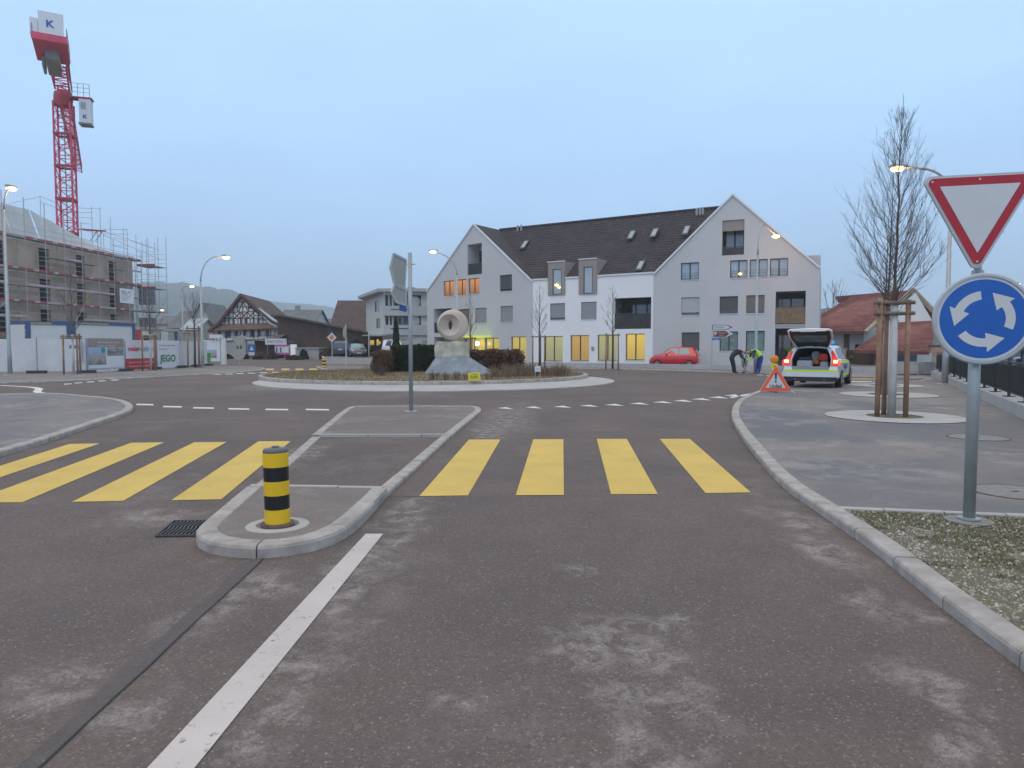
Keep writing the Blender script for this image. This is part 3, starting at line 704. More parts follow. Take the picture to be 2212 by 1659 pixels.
# ------------------------------------------------------------------ the long grey building in three bays
A_, B_, C_, D_ = Vector((-8.15, 68.4)), Vector((1.72, 58.8)), Vector((10.5, 53.0)), Vector((20.85, 48.4))
EZ = 6.95
bld = thing('apartment_building', 'long grey and white apartment building with two gables and dark tiled roof', 'building')
def bay(A, B): 
    pl = Plane(A, B); return pl
P1, P2, P3 = Plane(A_, B_), Plane(B_, C_), Plane(C_, D_)
def place(objs, pl):   # facade-local children: bake the facade matrix into the object transform
    pass
def bayroot(pl):
    return Matrix.Translation(pl.A) @ Matrix.Rotation(pl.ang, 4, 'Z')
class BayParent:  # parts built in facade coordinates, then moved
    pass
def bake(objs, M):
    for o in objs: o.matrix_basis = M
def built_since(n0): return [o for o in list(bpy.data.objects)[n0:]]
def in_bay(pl, fn):
    before = set(bpy.data.objects); fn()
    M = bayroot(pl)
    for o in bpy.data.objects:
        if o not in before and o.parent is bld: o.matrix_basis = M
s1, a1 = P1.hit(1023.5, 484.5); s3, a3 = P3.hit(1583, 420.5)
eA = P1.hit(924, 630)[1]; eB = P1.hit(1151, 608.5)[1]; eC = P3.hit(1411, 593)[1]; eD = P3.hit(1765, 579)[1]
def bay1():
    H = []
    R = {}
    W = [(1079.5, 593.5, 1106, 629, 'b_dark', 0), (958, 606.5, 980.7, 639, 'litr', 1), (985, 603.5, 1007.4, 637.5, 'litr', 1), (1011.5, 601, 1035.4, 634.7, 'litr', 1),
         (990, 667.5, 1013.7, 699.5, 'b_brown', 0), (1026, 665, 1051, 698, 'b_grey', 0), (1081, 660.8, 1108, 696, 'b_grey', 0),
         (1047.4, 730, 1078.5, 780, 'lity', 1), (1103.7, 727, 1137, 780, 'lity', 1)]
    L_ = [(1010, 526.7, 1041, 593, 1.5, None), (937, 666.5, 976, 719, 1.6, None), (938, 728, 978, 783, 1.2, None)]
    E_ = (996, 729, 1033, 783)
    rw = [P1.rect(*w_[:4]) for w_ in W]; rl = [P1.rect(*l[:4]) for l in L_]; re = P1.rect(*E_)
    out = [(0, 0), (P1.L, 0), (P1.L, eB), (s1, a1), (0, eA)]
    mb = wall_mesh(out, rw + rl + [re]); mb.build('gable_wall', M_GREY, bld)
    for w_, r in zip(W, rw): window(bld, r, w_[4], mull=w_[5])
    for k, (l, r) in enumerate(zip(L_, rl)): loggia(bld, r, l[4], parapet=.95 if k < 2 else 0, wallm=M_GREY)
    x0, x1, z0, z1 = rl[1]; g = MB(); g.box(x0 + .25, x0 + 1.4, 1.2, 1.25, z0 + 1.0, z1 - .5); g.box(x0 + .15, x0 + 1.5, .6, .63, z0 + .1, z0 + 1.6); g.build('sky_gap_panel', mat('pale_sky', (.75, .8, .88), .3, 0), bld)  # added pale panels stand for sky seen through the loggia corner
    x0, x1, z0, z1 = re
    g = MB(); g.quad((x0, 1.0, z0), (x1, 1.0, z0), (x1, 1.0, z1), (x0, 1.0, z1)); g.build('entrance_back', M_LITY, bld)
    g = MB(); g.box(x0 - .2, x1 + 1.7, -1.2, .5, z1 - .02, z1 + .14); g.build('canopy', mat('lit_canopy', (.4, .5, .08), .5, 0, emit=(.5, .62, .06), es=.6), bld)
    g = MB(); g.box(x0 + .9, x0 + 1.25, -1.1, -.8, 0, z1 - .03); g.box(x0 + 1.9, x0 + 2.0, -1.0, -.9, 0, z1 - .03); g.build('canopy_post', M_BEIGE, bld, kind='stuff')
    g = MB(); g.lathe([(0, -.2), (.14, -.14), (.2, 0), (.14, .14), (0, .2)], 12, Matrix.Translation((x1 + .45, -.55, z1 - .55))); g.build('globe_lamp', emis('globe_lamp', (1, .98, .8), 6), bld, smooth=True)
    g = MB(); g.box(x1 + .1, x1 + .8, -.03, -.004, .1, z1 - .2); g.build('entrance_panel', M_LITB, bld)
    g = MB()  # white verge trim
    for p, q in (((0, eA), (s1, a1)), ((s1, a1), (P1.L, eB))):
        g.beam((p[0], -.06, p[1] + .02), (q[0], -.06, q[1] + .02), .12, .10, up=(0, 1, 0))
    g.build('verge_trim', M_TRIM, bld, kind='stuff')
def bay2():
    W = [(1188, 655, 1220.6, 691, 'b_grey', 0), (1255, 652, 1288.6, 690, 'b_grey', 0), (1176, 726, 1215.6, 780.5, 'litg', 1), (1232, 724, 1272.4, 779.5, 'lito', 1),
         (1290.6, 723, 1332.4, 779.3, 'litg', 1), (1351, 720.8, 1393, 778, 'litb', 1)]
    Lr = P2.rect(1327, 643, 1406.5, 710.5)
    Lr = (Lr[0], min(Lr[1], P2.L - .15), Lr[2], Lr[3])
    dn = [(1183.6, 566, 1219.4, 637), (1250, 560, 1288.6, 634.7)]; dw = [(1193.6, 581, 1213, 636), (1260.4, 576, 1280, 634)]
    rw = [P2.rect(*w_[:4]) for w_ in W]; rd = [P2.rect(*d, -.12) for d in dn]; rdw = [P2.rect(*d, -.12) for d in dw]
    mb = wall_mesh([(0.004, 0), (P2.L - .004, 0), (P2.L - .004, EZ), (0.004, EZ)], rw + [Lr] + [(d[0] + .05, d[1] - .05, d[2] + .05, EZ) for d in rd]); mb.build('white_wall', M_WHITE, bld)
    for w_, r in zip(W, rw): window(bld, r, w_[4], mull=w_[5])
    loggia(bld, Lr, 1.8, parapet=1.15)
    for d, dw_ in zip(rd, rdw):
        x0, x1, z0, z1 = d; g = wall_mesh([(x0, z0), (x1, z0), (x1, z1), (x0, z1)], [dw_], .15, -.12)
        k_ = (z1 - EZ) / .93 + .3; xx = .22
        g.quad((x1, -.12, z0), (x1 + .02, .3, z0), (x1 + xx, k_, z1), (x1, -.12, z1)); g.quad((x0, -.12, z0), (x0, .3, z0), (x0 - .0, k_, z1), (x0, -.12, z1))
        g.quad((x0, -.12, z1), (x1, -.12, z1), (x1 + xx, k_, z1), (x0, k_, z1)); g.quad((x0, -.12, z0), (x1, -.12, z0), (x1, .3, z0), (x0, .3, z0))
        dm = g.build('dormer', M_BEIGE, bld)
        wx = window(dm, (dw_[0], dw_[1], dw_[2], dw_[3]), 'sky', d=-.07, mull=0, sill=False)
        g = MB(); g.box(x0 - .05, x1 + .05, -.19, -.10, z1, z1 + .07); g.build('coping', M_TRIM, dm)
    if True:
        x0, x1, z0, z1 = rdw[0]; g = MB(); g.lathe([(0, -.12), (.2, 0), (0, .12)], 10, Matrix.Translation(((x0 + x1) / 2 - .05, -.09, z0 + .75))); g.lathe([(0, -.1), (.16, 0), (0, .1)], 10, Matrix.Translation(((x0 + x1) / 2 + .18, -.09, z0 + .55))); g.build('lamp', emis('bulb_and_reflection', (1, .7, .2), 2.5), bld, kind='stuff')
    for xa, xb in ((0, rd[0][0] - .05), (rd[0][1] + .05, rd[1][0] - .05), (rd[1][1] + .05, P2.L)):
        g = MB(); g.box(xa, xb, -.1, .06, EZ - .02, EZ + .09); g.build('gutter', M_TRIM, bld)
    g = MB(); g.box(P2.rect(1278, 745, 1284, 753)[0], P2.rect(1278, 745, 1284, 753)[0] + .22, -.06, -.004, 1.2, 1.5); g.build('meter_box', M_BEIGE, bld)
def bay3():
    W = [(1470.7, 567, 1509.7, 604.5, 'sky', 1), (1577, 562, 1614.4, 600.5, 'sky', 1), (1619.4, 560, 1658, 598.5, 'sky', 1), (1663, 558, 1702.4, 596.7, 'sky', 1),
         (1472, 642, 1510.7, 680.5, 'b_light', 0), (1554.4, 640, 1594, 677.7, 'b_dark', 1), (1612, 637.5, 1651.4, 676.5, 'b_brown', 0),
         (1472.4, 718, 1510.7, 758.4, 'b_dark', 0), (1554.4, 716, 1594, 758, 'curt', 1), (1611, 714.5, 1651.4, 758, 'curt', 1)]
    L_ = [(1560, 475, 1607.6, 551, 1.3, .55, M_BALC), (1675, 629, 1740, 701, 1.5, 1.2, M_REED), (1674, 709, 1740.6, 790, 2.2, 0, None)]
    rw = [P3.rect(*w_[:4]) for w_ in W]; rl = [P3.rect(*l[:4]) for l in L_]; rl[2] = (rl[2][0], rl[2][1], .02, rl[2][3])
    out = [(0, 0), (P3.L, 0), (P3.L, eD), (s3, a3), (0, eC)]
    mb = wall_mesh(out, rw + rl); mb.build('gable_wall', M_GREY, bld)
    for w_, r in zip(W, rw): window(bld, r, w_[4], mull=w_[5], rail=w_[4] == 'sky')
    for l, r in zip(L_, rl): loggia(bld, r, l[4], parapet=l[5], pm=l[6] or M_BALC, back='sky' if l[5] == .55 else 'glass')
    x0, x1, z0, z1 = rl[0]; g = MB(); g.box(x0 + .01, x1 - .01, .1, .14, z1 - .75, z1 - .01); g.build('awning_box', M_BEIGE, bld)
    x0, x1, z0, z1 = rl[1]; g = MB(); g.box(x0, x1, -.02, .15, z0 - .18, z0 + .03); g.build('balcony_edge', M_BLIND, bld)
    x0, x1, z0, z1 = rl[2]; g = MB(); g.box(x1 - 1.25, x1 - .5, 1.9, 1.96, .9, 1.5); g.build('green_notice', mat('green_notice', (.15, .45, .05), .5, 0), bld)
    g = MB(); g.box(x0 + .1, x1 - .1, .8, 1.5, .05, .55); g.build('planter', M_BALC, bld)
    g = MB()
    for p, q in (((0, eC), (s3, a3)), ((s3, a3), (P3.L, eD))): g.beam((p[0], -.06, p[1] + .02), (q[0], -.06, q[1] + .02), .12, .10, up=(0, 1, 0))
    g.build('verge_trim', M_TRIM, bld, kind='stuff')
    sx, _ = P3.hit(1745, 560)
    g = MB(); g.quad((P3.L, 0, 0), (P3.L, 12, 0), (P3.L, 12, eD), (P3.L, 0, eD)); g.box(P3.L - 1.1, P3.L - .0, .7, 3.5, eD - .1, eD + .95); g.build('end_wall', M_GREY, bld)
    # glowing globe stands for a lamp reflection in the pane
    x0, x1, z0, z1 = rw[1]; g = MB(); g.lathe([(0, -.1), (.16, 0), (0, .1)], 10, Matrix.Translation((x1 - .5, .155, z0 + .3))); g.build('lamp', MATS['bulb_and_reflection'], bld)
in_bay(P1, bay1); in_bay(P2, bay2); in_bay(P3, bay3)
# roofs
def W3(pl, s, z, off=0): v = pl.A + pl.t * s + pl.n * off; return Vector((v.x, v.y, z))
RZ = max(a1, a3) + .1
dr_ = ray(1080, 497); Rl = EYE + dr_ * ((RZ - CAMH) / dr_.z)
dr_ = ray(1560, 448); Rr = EYE + dr_ * ((RZ - CAMH) / dr_.z)
Be = Vector((B_.x, B_.y, EZ + .06)); Ce = Vector((C_.x, C_.y, EZ + .06))
ap1 = W3(P1, s1, a1 + .03); ap3 = W3(P3, s3, a3 + .03); Ae = W3(P1, 0, eA + .03); De = W3(P3, P3.L, eD + .03)
def flatroof(name, pts, m=M_TILE):
    g = MB(); g.quad(*pts); return g.build(name, m, bld, fix=False)
off_ = P2.n * .08 + Vector((0, 0, .02))
flatroof('roof', [Be + off_, Ce + off_, Rr, Rl])
tile_rows('roof_tiles', Be + P2.n * .04, Ce + P2.n * .04, Rl, Rr, bld, M_TILE, .36, .33)
flatroof('gable_roof', [ap1, Be, Rl]); tile_rows('roof_tiles', W3(P1, P1.L, eB + .03), Be + Vector((.05, .05, 0)), ap1, Rl, bld, M_TILE, .36, .33, seed=2)
n1 = P1.n * 11; n3 = P3.n * 11
flatroof('gable_roof', [ap1, Ae, Ae + n1, Rl]); flatroof('gable_roof', [ap3, De, De + n3, Rr + Vector((2.5, 3, 0))]); flatroof('gable_roof', [ap3, Ce, Rr]); flatroof('gable_roof', [ap3, Rr, Rr + Vector((2.5, 3, 0))])
tile_rows('roof_tiles', W3(P3, 0, eC + .03), Ce, ap3, Rr, bld, M_TILE, .36, .33, seed=3)
g = MB(); back = [Rl, Rr, Rr + Vector((5, 9, -RZ)), Rl + Vector((4, 9, -RZ))]; g.quad(*back); g.quad(Ae, Ae + n1, (Ae + n1) * 1, Vector((Ae.x + n1.x, Ae.y + n1.y, 0)), Vector((Ae.x, Ae.y, 0))) if False else None
g.build('rear_roof', M_TILE, bld, fix=False)
g = MB()
p0, p1 = Vector((A_.x, A_.y, 0)), Vector((A_.x + n1.x, A_.y + n1.y, 0)); g.quad(p0, p1, p1 + Vector((0, 0, eA)), p0 + Vector((0, 0, eA))); g.build('end_wall', M_GREY, bld)
g = MB(); g.beam(Rl + Vector((0, 0, .05)), Rr + Vector((0, 0, .05)), .3, .14); g.build('ridge_cap', M_TILE, bld)
# skylights, vent pipes on the main roof
rn = (Ce - Be).cross(Rl - Be).normalized(); rn = rn if rn.z > 0 else -rn
def on_roof(u, v, off=.09):
    d = ray(u, v); Q = Be + rn * off; k = (Q - EYE).dot(rn) / d.dot(rn); return EYE + d * k
xr = (Ce - Be).normalized(); yr = rn.cross(xr).normalized(); yr = yr if yr.z > 0 else -yr
M_SKYL = mat('skylight_frame', (.05, .055, .06), .4, .1); M_SKYG = mat('skylight_glass', (.28, .35, .38), .12, .1, 3, spec=1)
for u0, v0, u1, v1 in ((1126, 522, 1141, 537), (1357, 499, 1372, 518), (1406, 494, 1422, 514), (1476, 490, 1490, 507), (1376, 563, 1392, 586)):
    c = on_roof((u0 + u1) / 2, (v0 + v1) / 2); w_ = .52; h_ = .62
    for nm, k, dz, m_, pr in (('skylight', 1, 0, M_SKYL, None),):
        g = MB(); g.prism([c - xr * w_ / 2 - yr * h_, c + xr * w_ / 2 - yr * h_, c + xr * w_ / 2 + yr * h_, c - xr * w_ / 2 + yr * h_], rn * .09); sk = g.build('skylight', M_SKYL, bld)
        q = c + rn * .095; w2, h2 = w_ * .33, h_ * .72; g = MB(); g.prism([q - xr * w2 - yr * h2, q + xr * w2 - yr * h2, q + xr * w2 + yr * h2, q - xr * w2 + yr * h2], rn * .01); g.build('pane', M_SKYG, sk)
for u, v in ((1118, 500), (1126, 499), (1505, 465), (1512, 464), (1518, 463)):
    c = on_roof(u, v, .0); g = MB(); g.tube([c, c + Vector((0, 0, .55))], .09, 8); g.build('vent_pipe', mat('zinc', (.35, .37, .39), .5, .1, metal=.3), bld)
# little wall lamp marks
# low wall in front of it
LW = smooth_line(gl([(1090, 791.5), (1150, 793.3), (1300, 795.6), (1406, 797.5), (1560, 800), (1640, 801.5), (1760, 804.5), (1850, 808), (2000, 812.5)]), 4)
lw = thing('low_wall', 'long low pale concrete wall before the grey building and the red car', 'wall')
pts = resample(LW, 3.0); of = offset_line(pts, .22)
for k in range(len(pts) - 1):
    a, b, c, d = pts[k], pts[k + 1], of[k + 1], of[k]; e = (b - a).normalized() * .008
    g = MB(); g.prism([(*(a + e), -.01), (*(b - e), -.01), (*(c - e), -.01), (*(d + e), -.01)], (0, 0, .37)); g.build('wall_section', M_CONCD, lw)
# ================================================================== building site on the left
M_BRICK = mat('raw_masonry', (.56, .405, .295), .95, .16, .5, .5, 12, world=True, var2=(.54, .43, .34))
M_DARK = mat('dark_opening', (.035, .03, .032), .9, .2)
M_STEEL = mat('scaffold_steel', (.42, .43, .43), .5, .15, 2, metal=.3)
M_DECK = mat('scaffold_deck', (.30, .31, .32), .8, .2, 1)
M_RED = mat('toe_board_red', (.42, .06, .06), .7, .25, 2)
M_TOEW = mat('toe_board_white', (.46, .38, .38), .7, .2, 2)
M_SHEET = mat('site_sheeting', (.50, .51, .51), .75, .14, .5, .4, 3, world=True)
SX = lambda Y: -43.7 - .06 * (82 - Y)
PS = Plane((SX(52), 52), (SX(82.3), 82.3)); LZ = [2.67, 5.56, 8.45, 11.3]
site = thing('building_shell', 'unfinished masonry building shell with dark window openings behind scaffolding', 'building', (PS.A.x, PS.A.y, 0), PS.ang)
cols = [PS.rect(-70, 600, -48, 650)[:2], PS.rect(-4, 600, 18.5, 650)[:2], PS.rect(85, 600, 109, 650)[:2], PS.rect(166, 600, 184.6, 650)[:2], PS.rect(236.7, 600, 252, 650)[:2]]
H = [(c[0], c[1], z + .12, z + 2.35) for c in cols for z in [-.1] + LZ[:3]]
wall_mesh([(-6, -.05), (PS.L, -.05), (PS.L, 11.4), (-6, 11.4)], H, .3).build('masonry_wall', M_BRICK, site)
for h in H:
    g = MB(); g.box(h[0] - .05, h[1] + .05, .31, .33, h[2] - .05, h[3] + .05); g.build('opening', M_DARK, site)
g = MB()
for z in LZ:
    g.box(-6, PS.L + .01, -.02, .2, z - .22, z)
g.build('slab_edge', M_CONCD, site, kind='stuff')
g = MB(); g.quad((PS.L, 0, 0), (PS.L, 14, 0), (PS.L, 14, 11.4), (PS.L, 0, 11.4)); g.quad((-6, 0, 11.4), (PS.L, 0, 11.4), (PS.L, 14, 11.4), (-6, 14, 11.4)); g.build('end_wall', M_BRICK, site)
# attic sheeting with sagging seams
prof = [(-120, 398), (0, 436), (62, 452), (110, 477), (150, 500), (200, 525), (240, 545), (289, 562)]
tops = [PS.hit(u, v, 1.2) for u, v in prof]; TP = []
for (s0, z0), (s1_, z1) in zip(tops[:-1], tops[1:]):
    n = max(1, round((s1_ - s0) / 2.5))
    for k in range(n): t = k / n; TP.append((s0 + (s1_ - s0) * t, z0 + (z1 - z0) * t))
TP.append(tops[-1])
for k, ((s0, z0), (s1_, z1)) in enumerate(zip(TP[:-1], TP[1:])):
    g = MB(); n = 5; s0 += .02; s1_ -= .02
    for i in range(n):
        for j in range(3):
            def q(a, b): 
                s = s0 + (s1_ - s0) * a / n; zt = z0 + (z1 - z0) * a / n; zb = 11.32 + rnd.uniform(-.02, .02) * 0; t = b / 3
                return (s, .1 + 1.1 * t + .10 * sin(a * 2.2 + k * 1.7) * sin(t * 3), zb + (zt - zb) * t - (.07 * sin(pi * a / n) if b == 3 else 0))
            g.quad(q(i, j), q(i + 1, j), q(i + 1, j + 1), q(i, j + 1))
    g.build('sheeting_panel', M_SHEET, site, smooth=True)
g = MB()
for a in range(9):
    s0 = PS.hit(205 + a * 8.5, 560)[0]; g.box(s0, s0 + 1.5, -.1, -.06, 11.45, 11.5); g.box(s0, s0 + 1.5, -.1, -.06, 11.6, 11.65); g.box(s0, s0 + 1.5, -.1, -.06, 11.75, 11.8)
g.build('wooden_battens', mat('batten_wood', (.33, .25, .15), .9, .2), site, kind='stuff')
# scaffold
sc_ = thing('scaffold', 'steel scaffold with red and white toe boards round the unfinished building', 'scaffold', (PS.A.x, PS.A.y, 0), PS.ang)
tz = lambda s: next((z0 + (z1 - z0) * (s - a) / (b - a) for (a, z0), (b, z1) in zip(TP[:-1], TP[1:]) if a <= s <= b), 11.4)
s = PS.L
posts = []
while s > -4: posts.append(s); s -= 2.57
for s in posts:
    top = tz(s) + .35
    for off in (-1.05, -.3):
        g = MB(); g.tube([(s, off, 0), (s, off, top if off < -1 else 11.5)], .045, 6); g.build('scaffold_pole', M_STEEL, sc_, fix=False)
posts.sort()
for s0, s1_ in zip(posts[:-1], posts[1:]):
    for z in [.75] + LZ:
        zz = z - .05; g = MB(); g.box(s0 + .01, s1_ - .01, -1.02, -.33, zz - .05, zz); g.build('deck_board', M_DECK, sc_, fix=False)
        m = (s0 + s1_) / 2
        if z > 1:
            for a, b, mm in ((s0 + .02, m - .3, M_RED), (m - .3, m + .35, M_TOEW), (m + .35, s1_ - .02, M_RED)) if rnd.random() < .75 else ((s0 + .02, s1_ - .02, M_TOEW),):
                g = MB(); g.box(a, b, -1.075, -1.05, zz, zz + .17); g.build('toe_board', mm, sc_, fix=False)
    for z in (4.1, 7.0, 9.9):
        if rnd.random() < .62: g = MB(); g.box(s0 + .01, s1_ - .01, -.98, -.36, z - .05, z); g.build('deck_board', M_DECK, sc_, fix=False)
        if rnd.random() < .4: g = MB(); g.box(s0 + .02, s1_ - .02, -1.07, -1.05, z, z + .22); g.build('toe_board', M_TOEW, sc_, fix=False)
    g = MB()
    for z in [.75] + LZ:
        for dz in (.5, 1.0, 1.9):
            if z > 11 and dz > .5 and rnd.random() < .3: continue
            g.tube([(s0, -1.06, z + dz), (s1_, -1.06, z + dz)], .022, 5, False)
    g.build('guard_rail', M_STEEL, sc_, fix=False, kind='stuff')
for a, b, z0, z1 in ((posts[3], posts[5], .1, 5.5), (posts[8], posts[9], 2.6, 5.5)):
    g = MB(); g.tube([(a, -1.1, z0), (b, -1.1, z1)], .03, 6); g.build('brace', M_STEEL, sc_, fix=False)
# return scaffold at the far corner with upper works
def wpole(root, M, a, b, r=.03, n=5, name='scaffold_pole'):
    g = MB(); g.tube([a, b], r, n, False); g.build(name, M_STEEL, root, fix=False)
L0 = PS.L + .3
for i, ds in enumerate((0.2, 2.6)):
    for j, off in enumerate((-1.0, .2, 1.2)):
        wpole(sc_, None, (L0 + ds, -off - 1.2, 0), (L0 + ds, -off - 1.2, 14.4 - .5 * j * (i == 0)), .035)
for z, red in ((5.5, 0), (8.2, 1), (10.8, 1)):
    g = MB(); g.box(L0 + .2, L0 + 2.6, -2.4, -.2, z - .05, z); g.build('deck_board', M_DECK, sc_)
    g = MB(); g.box(L0 + .15, L0 + .19, -2.4, -.2, z, z + .2); g.build('toe_board', M_RED if red else M_TOEW, sc_)
    g = MB()
    for dz in (.5, 1.0, 1.6): g.tube([(L0 + .15, -2.4, z + dz), (L0 + .15, -.2, z + dz)], .022, 5, False); g.tube([(L0 + 2.6, -2.4, z + dz), (L0 + 2.6, -.2, z + dz)], .022, 5, False)
    g.build('guard_rail', M_STEEL, sc_, kind='stuff')
for z in (3, 6.3): g = MB(); g.quad((L0 + .25, -2.3, z), (L0 + .25, -.3, z), (L0 + .25, -.3, z + 1.8), (L0 + .25, -2.3, z + 1.8)); g.build('dust_net', mat('dust_net', (.22, .24, .27), .9, .3), sc_)
def hitp(u, v, off): s_, z_ = PS.hit(u, v, off); return Vector((s_, off, z_))
for (u, v0, v1) in ((200, 447, 530), (219, 449, 560), (240, 470, 540), (268, 493, 560), (276, 495, 560), (225, 505, 550), (308, 520, 572), (88, 424, 470)):
    a = hitp(u, v1, 3.0); b = hitp(u, v0, 3.0); b.x = a.x; wpole(sc_, None, a, b, .035)
g = MB()
for (u0, v0, u1, v1) in ((168, 449, 219, 451), (168, 459, 200, 459), (168, 470, 200, 471), (168, 482, 196, 484), (20, 440, 88, 424), (88, 424, 125, 440), (88, 437, 125, 450), (225, 500, 330, 535), (225, 508, 345, 560), (222, 495, 276, 496), (222, 505, 276, 506), (240, 529, 276, 532), (283, 520, 345, 541)):
    g.tube([hitp(u0, v0, 3.0), hitp(u1, v1, 3.0)], .025, 5, False)
g.build('guard_rail', M_STEEL, sc_, kind='stuff')
a, b = hitp(170, 495, 3.0), hitp(222, 499, 3.0); g = MB(); g.beam(a, b, .8, .14); g.build('deck_board', M_RED, sc_)
for u0 in (195, 207): wpole(sc_, None, hitp(u0, 520, 3), hitp(u0 + 14, 500, 3), .06, name='brace')
# banner on the scaffold
s0, s1_, z0, z1 = PS.rect(299 - .01, 679, 335, 755) if False else PS.rect(258.5, 622, 288.5, 655, -1.15)
zt_ = PS.hit(273, 624, -1.15)[1]; zb_ = PS.hit(273, 655, -1.15)[1]
bn = thing('banner', 'white company banner hung on the scaffold at its right corner', 'banner', (PS.A.x, PS.A.y, 0), PS.ang)
g = MB(); g.box(s0, s1_, -1.17, -1.155, zb_, zt_); g.build('cloth', M_WHITE, bn)
hh = zt_ - zb_; ww = s1_ - s0
M_INKB, M_INKR, M_INKG = mat('ink_blue', (.12, .19, .28), .6, 0), mat('ink_red', (.45, .05, .06), .6, 0), mat('ink_grey', (.3, .34, .42), .6, 0)
text('lettering', 'RIEGL AG', hh * .27, M_INKB, bn, upright(s0 + ww * .12, -1.18, zb_ + hh * .68), xs=ww * .78 / (hh * .27 * 5.0))
g = MB(); g.box(s0 + ww * .12, s0 + ww * .55, -1.178, -1.171, zb_ + hh * .61, zb_ + hh * .64); g.build('underline', M_INKR, bn)
for k in range(4): text('small_print', 'Bauunternehmung Hochbau Tiefbau'[:24 - k * 4], hh * .08, M_INKG, bn, upright(s0 + ww * .12, -1.18, zb_ + hh * (.5 - k * .11)), xs=ww * .7 / (hh * .08 * 12))
# ------------------------------------------------------------------ tower crane
crane = thing('tower_crane', 'tall red lattice tower crane with white ballast block and cabin', 'crane')
M_CR = mat('crane_red', (.60, .05, .11), .55, .2, .5)
M_CRD = mat('crane_dark_red', (.36, .03, .05), .6, .2, .5)
M_CWH = mat('crane_white', (.68, .70, .72), .6, .06)
M_CG = mat('crane_grey', (.22, .23, .22), .7, .3, .8)
M_LOGO = mat('logo_blue', (.04, .08, .42), .5, 0)
cb = D(145, 462, 85); cx, cy = cb.x, cb.y; rzc = math.atan2(16.3, -8.4) - pi / 2   # counter-jib direction handled below
jd = Vector((-27, 48, 0)).normalized(); jx = Vector((jd.y, -jd.x, 0))
MT = 30.0; hw = .85
def lattice(mb, P0, P1, ax, ay, h0, h1, n, r, rd, cross=True):
    P0 = Vector(P0); P1 = Vector(P1); c = [(1, 1), (-1, 1), (-1, -1), (1, -1)]
    def q(i, t): h = h0 + (h1 - h0) * t; return P0.lerp(P1, t) + ax * c[i][0] * h + ay * c[i][1] * h
    for i in range(4): mb.tube([q(i, 0), q(i, 1)], r, 6)
    for k in range(n):
        for i in range(4):
            j = (i + 1) % 4; a, b = (i, j) if (k + i) % 2 else (j, i)
            mb.tube([q(a, k / n), q(b, (k + 1) / n)], rd, 4, False)
            if cross: mb.tube([q(i, k / n), q(j, k / n)], rd, 4, False)
mx, my = Vector((cos(.3), sin(.3), 0)), Vector((-sin(.3), cos(.3), 0))
for k in range(8):
    g = MB(); z0, z1 = k * MT / 8 + .02, (k + 1) * MT / 8 - .02
    lattice(g, (cx, cy, z0), (cx, cy, z1), mx, my, hw, hw, 3, .11, .05); g.build('mast_section', M_CR, crane, fix=False)
g = MB()
for z in (11.2, 14.9, 18.8, 22.6, 26.3): g.lathe([(1.35, -.12), (1.35, .12), (.95, .12), (.95, -.12)], 4, Matrix.Translation((cx, cy, z)) @ Matrix.Rotation(.3 + pi / 4, 4, 'Z'), True)
g.build('mast_collar', M_CRD, crane, kind='stuff')
g = MB(); g.tube([(cx, cy, 2), (cx, cy, MT)], .06, 5); g.build('ladder', M_CG, crane)
g = MB(); g.lathe([(0, -.7), (.9, -.7), (1.0, 0), (1.0, .5), (.9, .9), (0, .9)], 16, Matrix.Translation((cx, cy, MT + .3))); g.build('slewing_ring', M_CRD, crane)
top = Vector((cx, cy, MT + 1.5))
g = MB(); lattice(g, top - jd * 1.5 + Vector((0, 0, .3)), top - jd * 9.5 + Vector((0, 0, .3)), jx, Vector((0, 0, 1)), .7, .75, 7, .10, .05); g.build('counter_jib', M_CR, crane, fix=False)
g = MB(); lattice(g, top + jd * 1 + Vector((0, 0, .2)), top + jd * 44 + Vector((0, 0, .2)), jx, Vector((0, 0, 1)), .6, .5, 26, .09, .045); g.build('jib', M_CR, crane, fix=False)
E1 = top - jd * 12.2 + Vector((0, 0, .1)) - jx * .35
Mj = Matrix(((jx.x, -jd.x, 0, E1.x), (jx.y, -jd.y, 0, E1.y), (0, 0, 1, E1.z), (0, 0, 0, 1)))   # x across, y towards the viewer end, z up
g = MB(); g.box(-1.45, 1.45, -3.2, 3.0, -.1, .1, Mj); g.box(-1.5, 1.5, 3.0, 3.12, -.12, .55, Mj); g.box(-1.5, -1.4, -3.2, 3.0, .1, .35, Mj); g.box(1.4, 1.5, -3.2, 3.0, .1, .35, Mj); g.build('platform', M_CR, crane)
g = MB(); g.box(-.55, .65, -4.6, .6, -1.0, -.1, Mj); g.box(-.95, -.7, -4.2, -1.2, -1.1, -.2, Mj); g.build('winch', M_CG, crane)
g = MB(); g.box(-.9, 1.2, 2.2, 2.85, .56, 2.75, Mj); bal = g.build('ballast_block', M_CWH, crane)
g = MB(); g.box(-1.6, -.95, 1.4, 2.8, .5, 2.0, Mj); g.build('ballast_block', M_CWH, crane)
def facing(M, x, y, z): return M @ Matrix.Translation((x, y, z)) @ Matrix.Rotation(pi, 4, 'Z') @ Matrix.Rotation(pi / 2, 4, 'X')
text('lettering', 'K', .95, M_LOGO, crane, facing(Mj, .75, 2.87, 1.35) if False else Mj @ Matrix.Translation((-.28, 2.87, 1.3)) @ Matrix(((1, 0, 0, 0), (0, 0, -1, 0), (0, 1, 0, 0), (0, 0, 0, 1))) @ Matrix.Diagonal((1, 1, -1, 1)), xs=1.1, bold=.03)
g = MB()
for x in (-1.45, 1.45):
    for y in (-3, 0, 2.9): g.tube([Mj @ Vector((x, y, .1)), Mj @ Vector((x, y, 1.4))], .04, 4)
    g.tube([Mj @ Vector((x, -3, 1.4)), Mj @ Vector((x, 2.9, 1.4))], .035, 4)
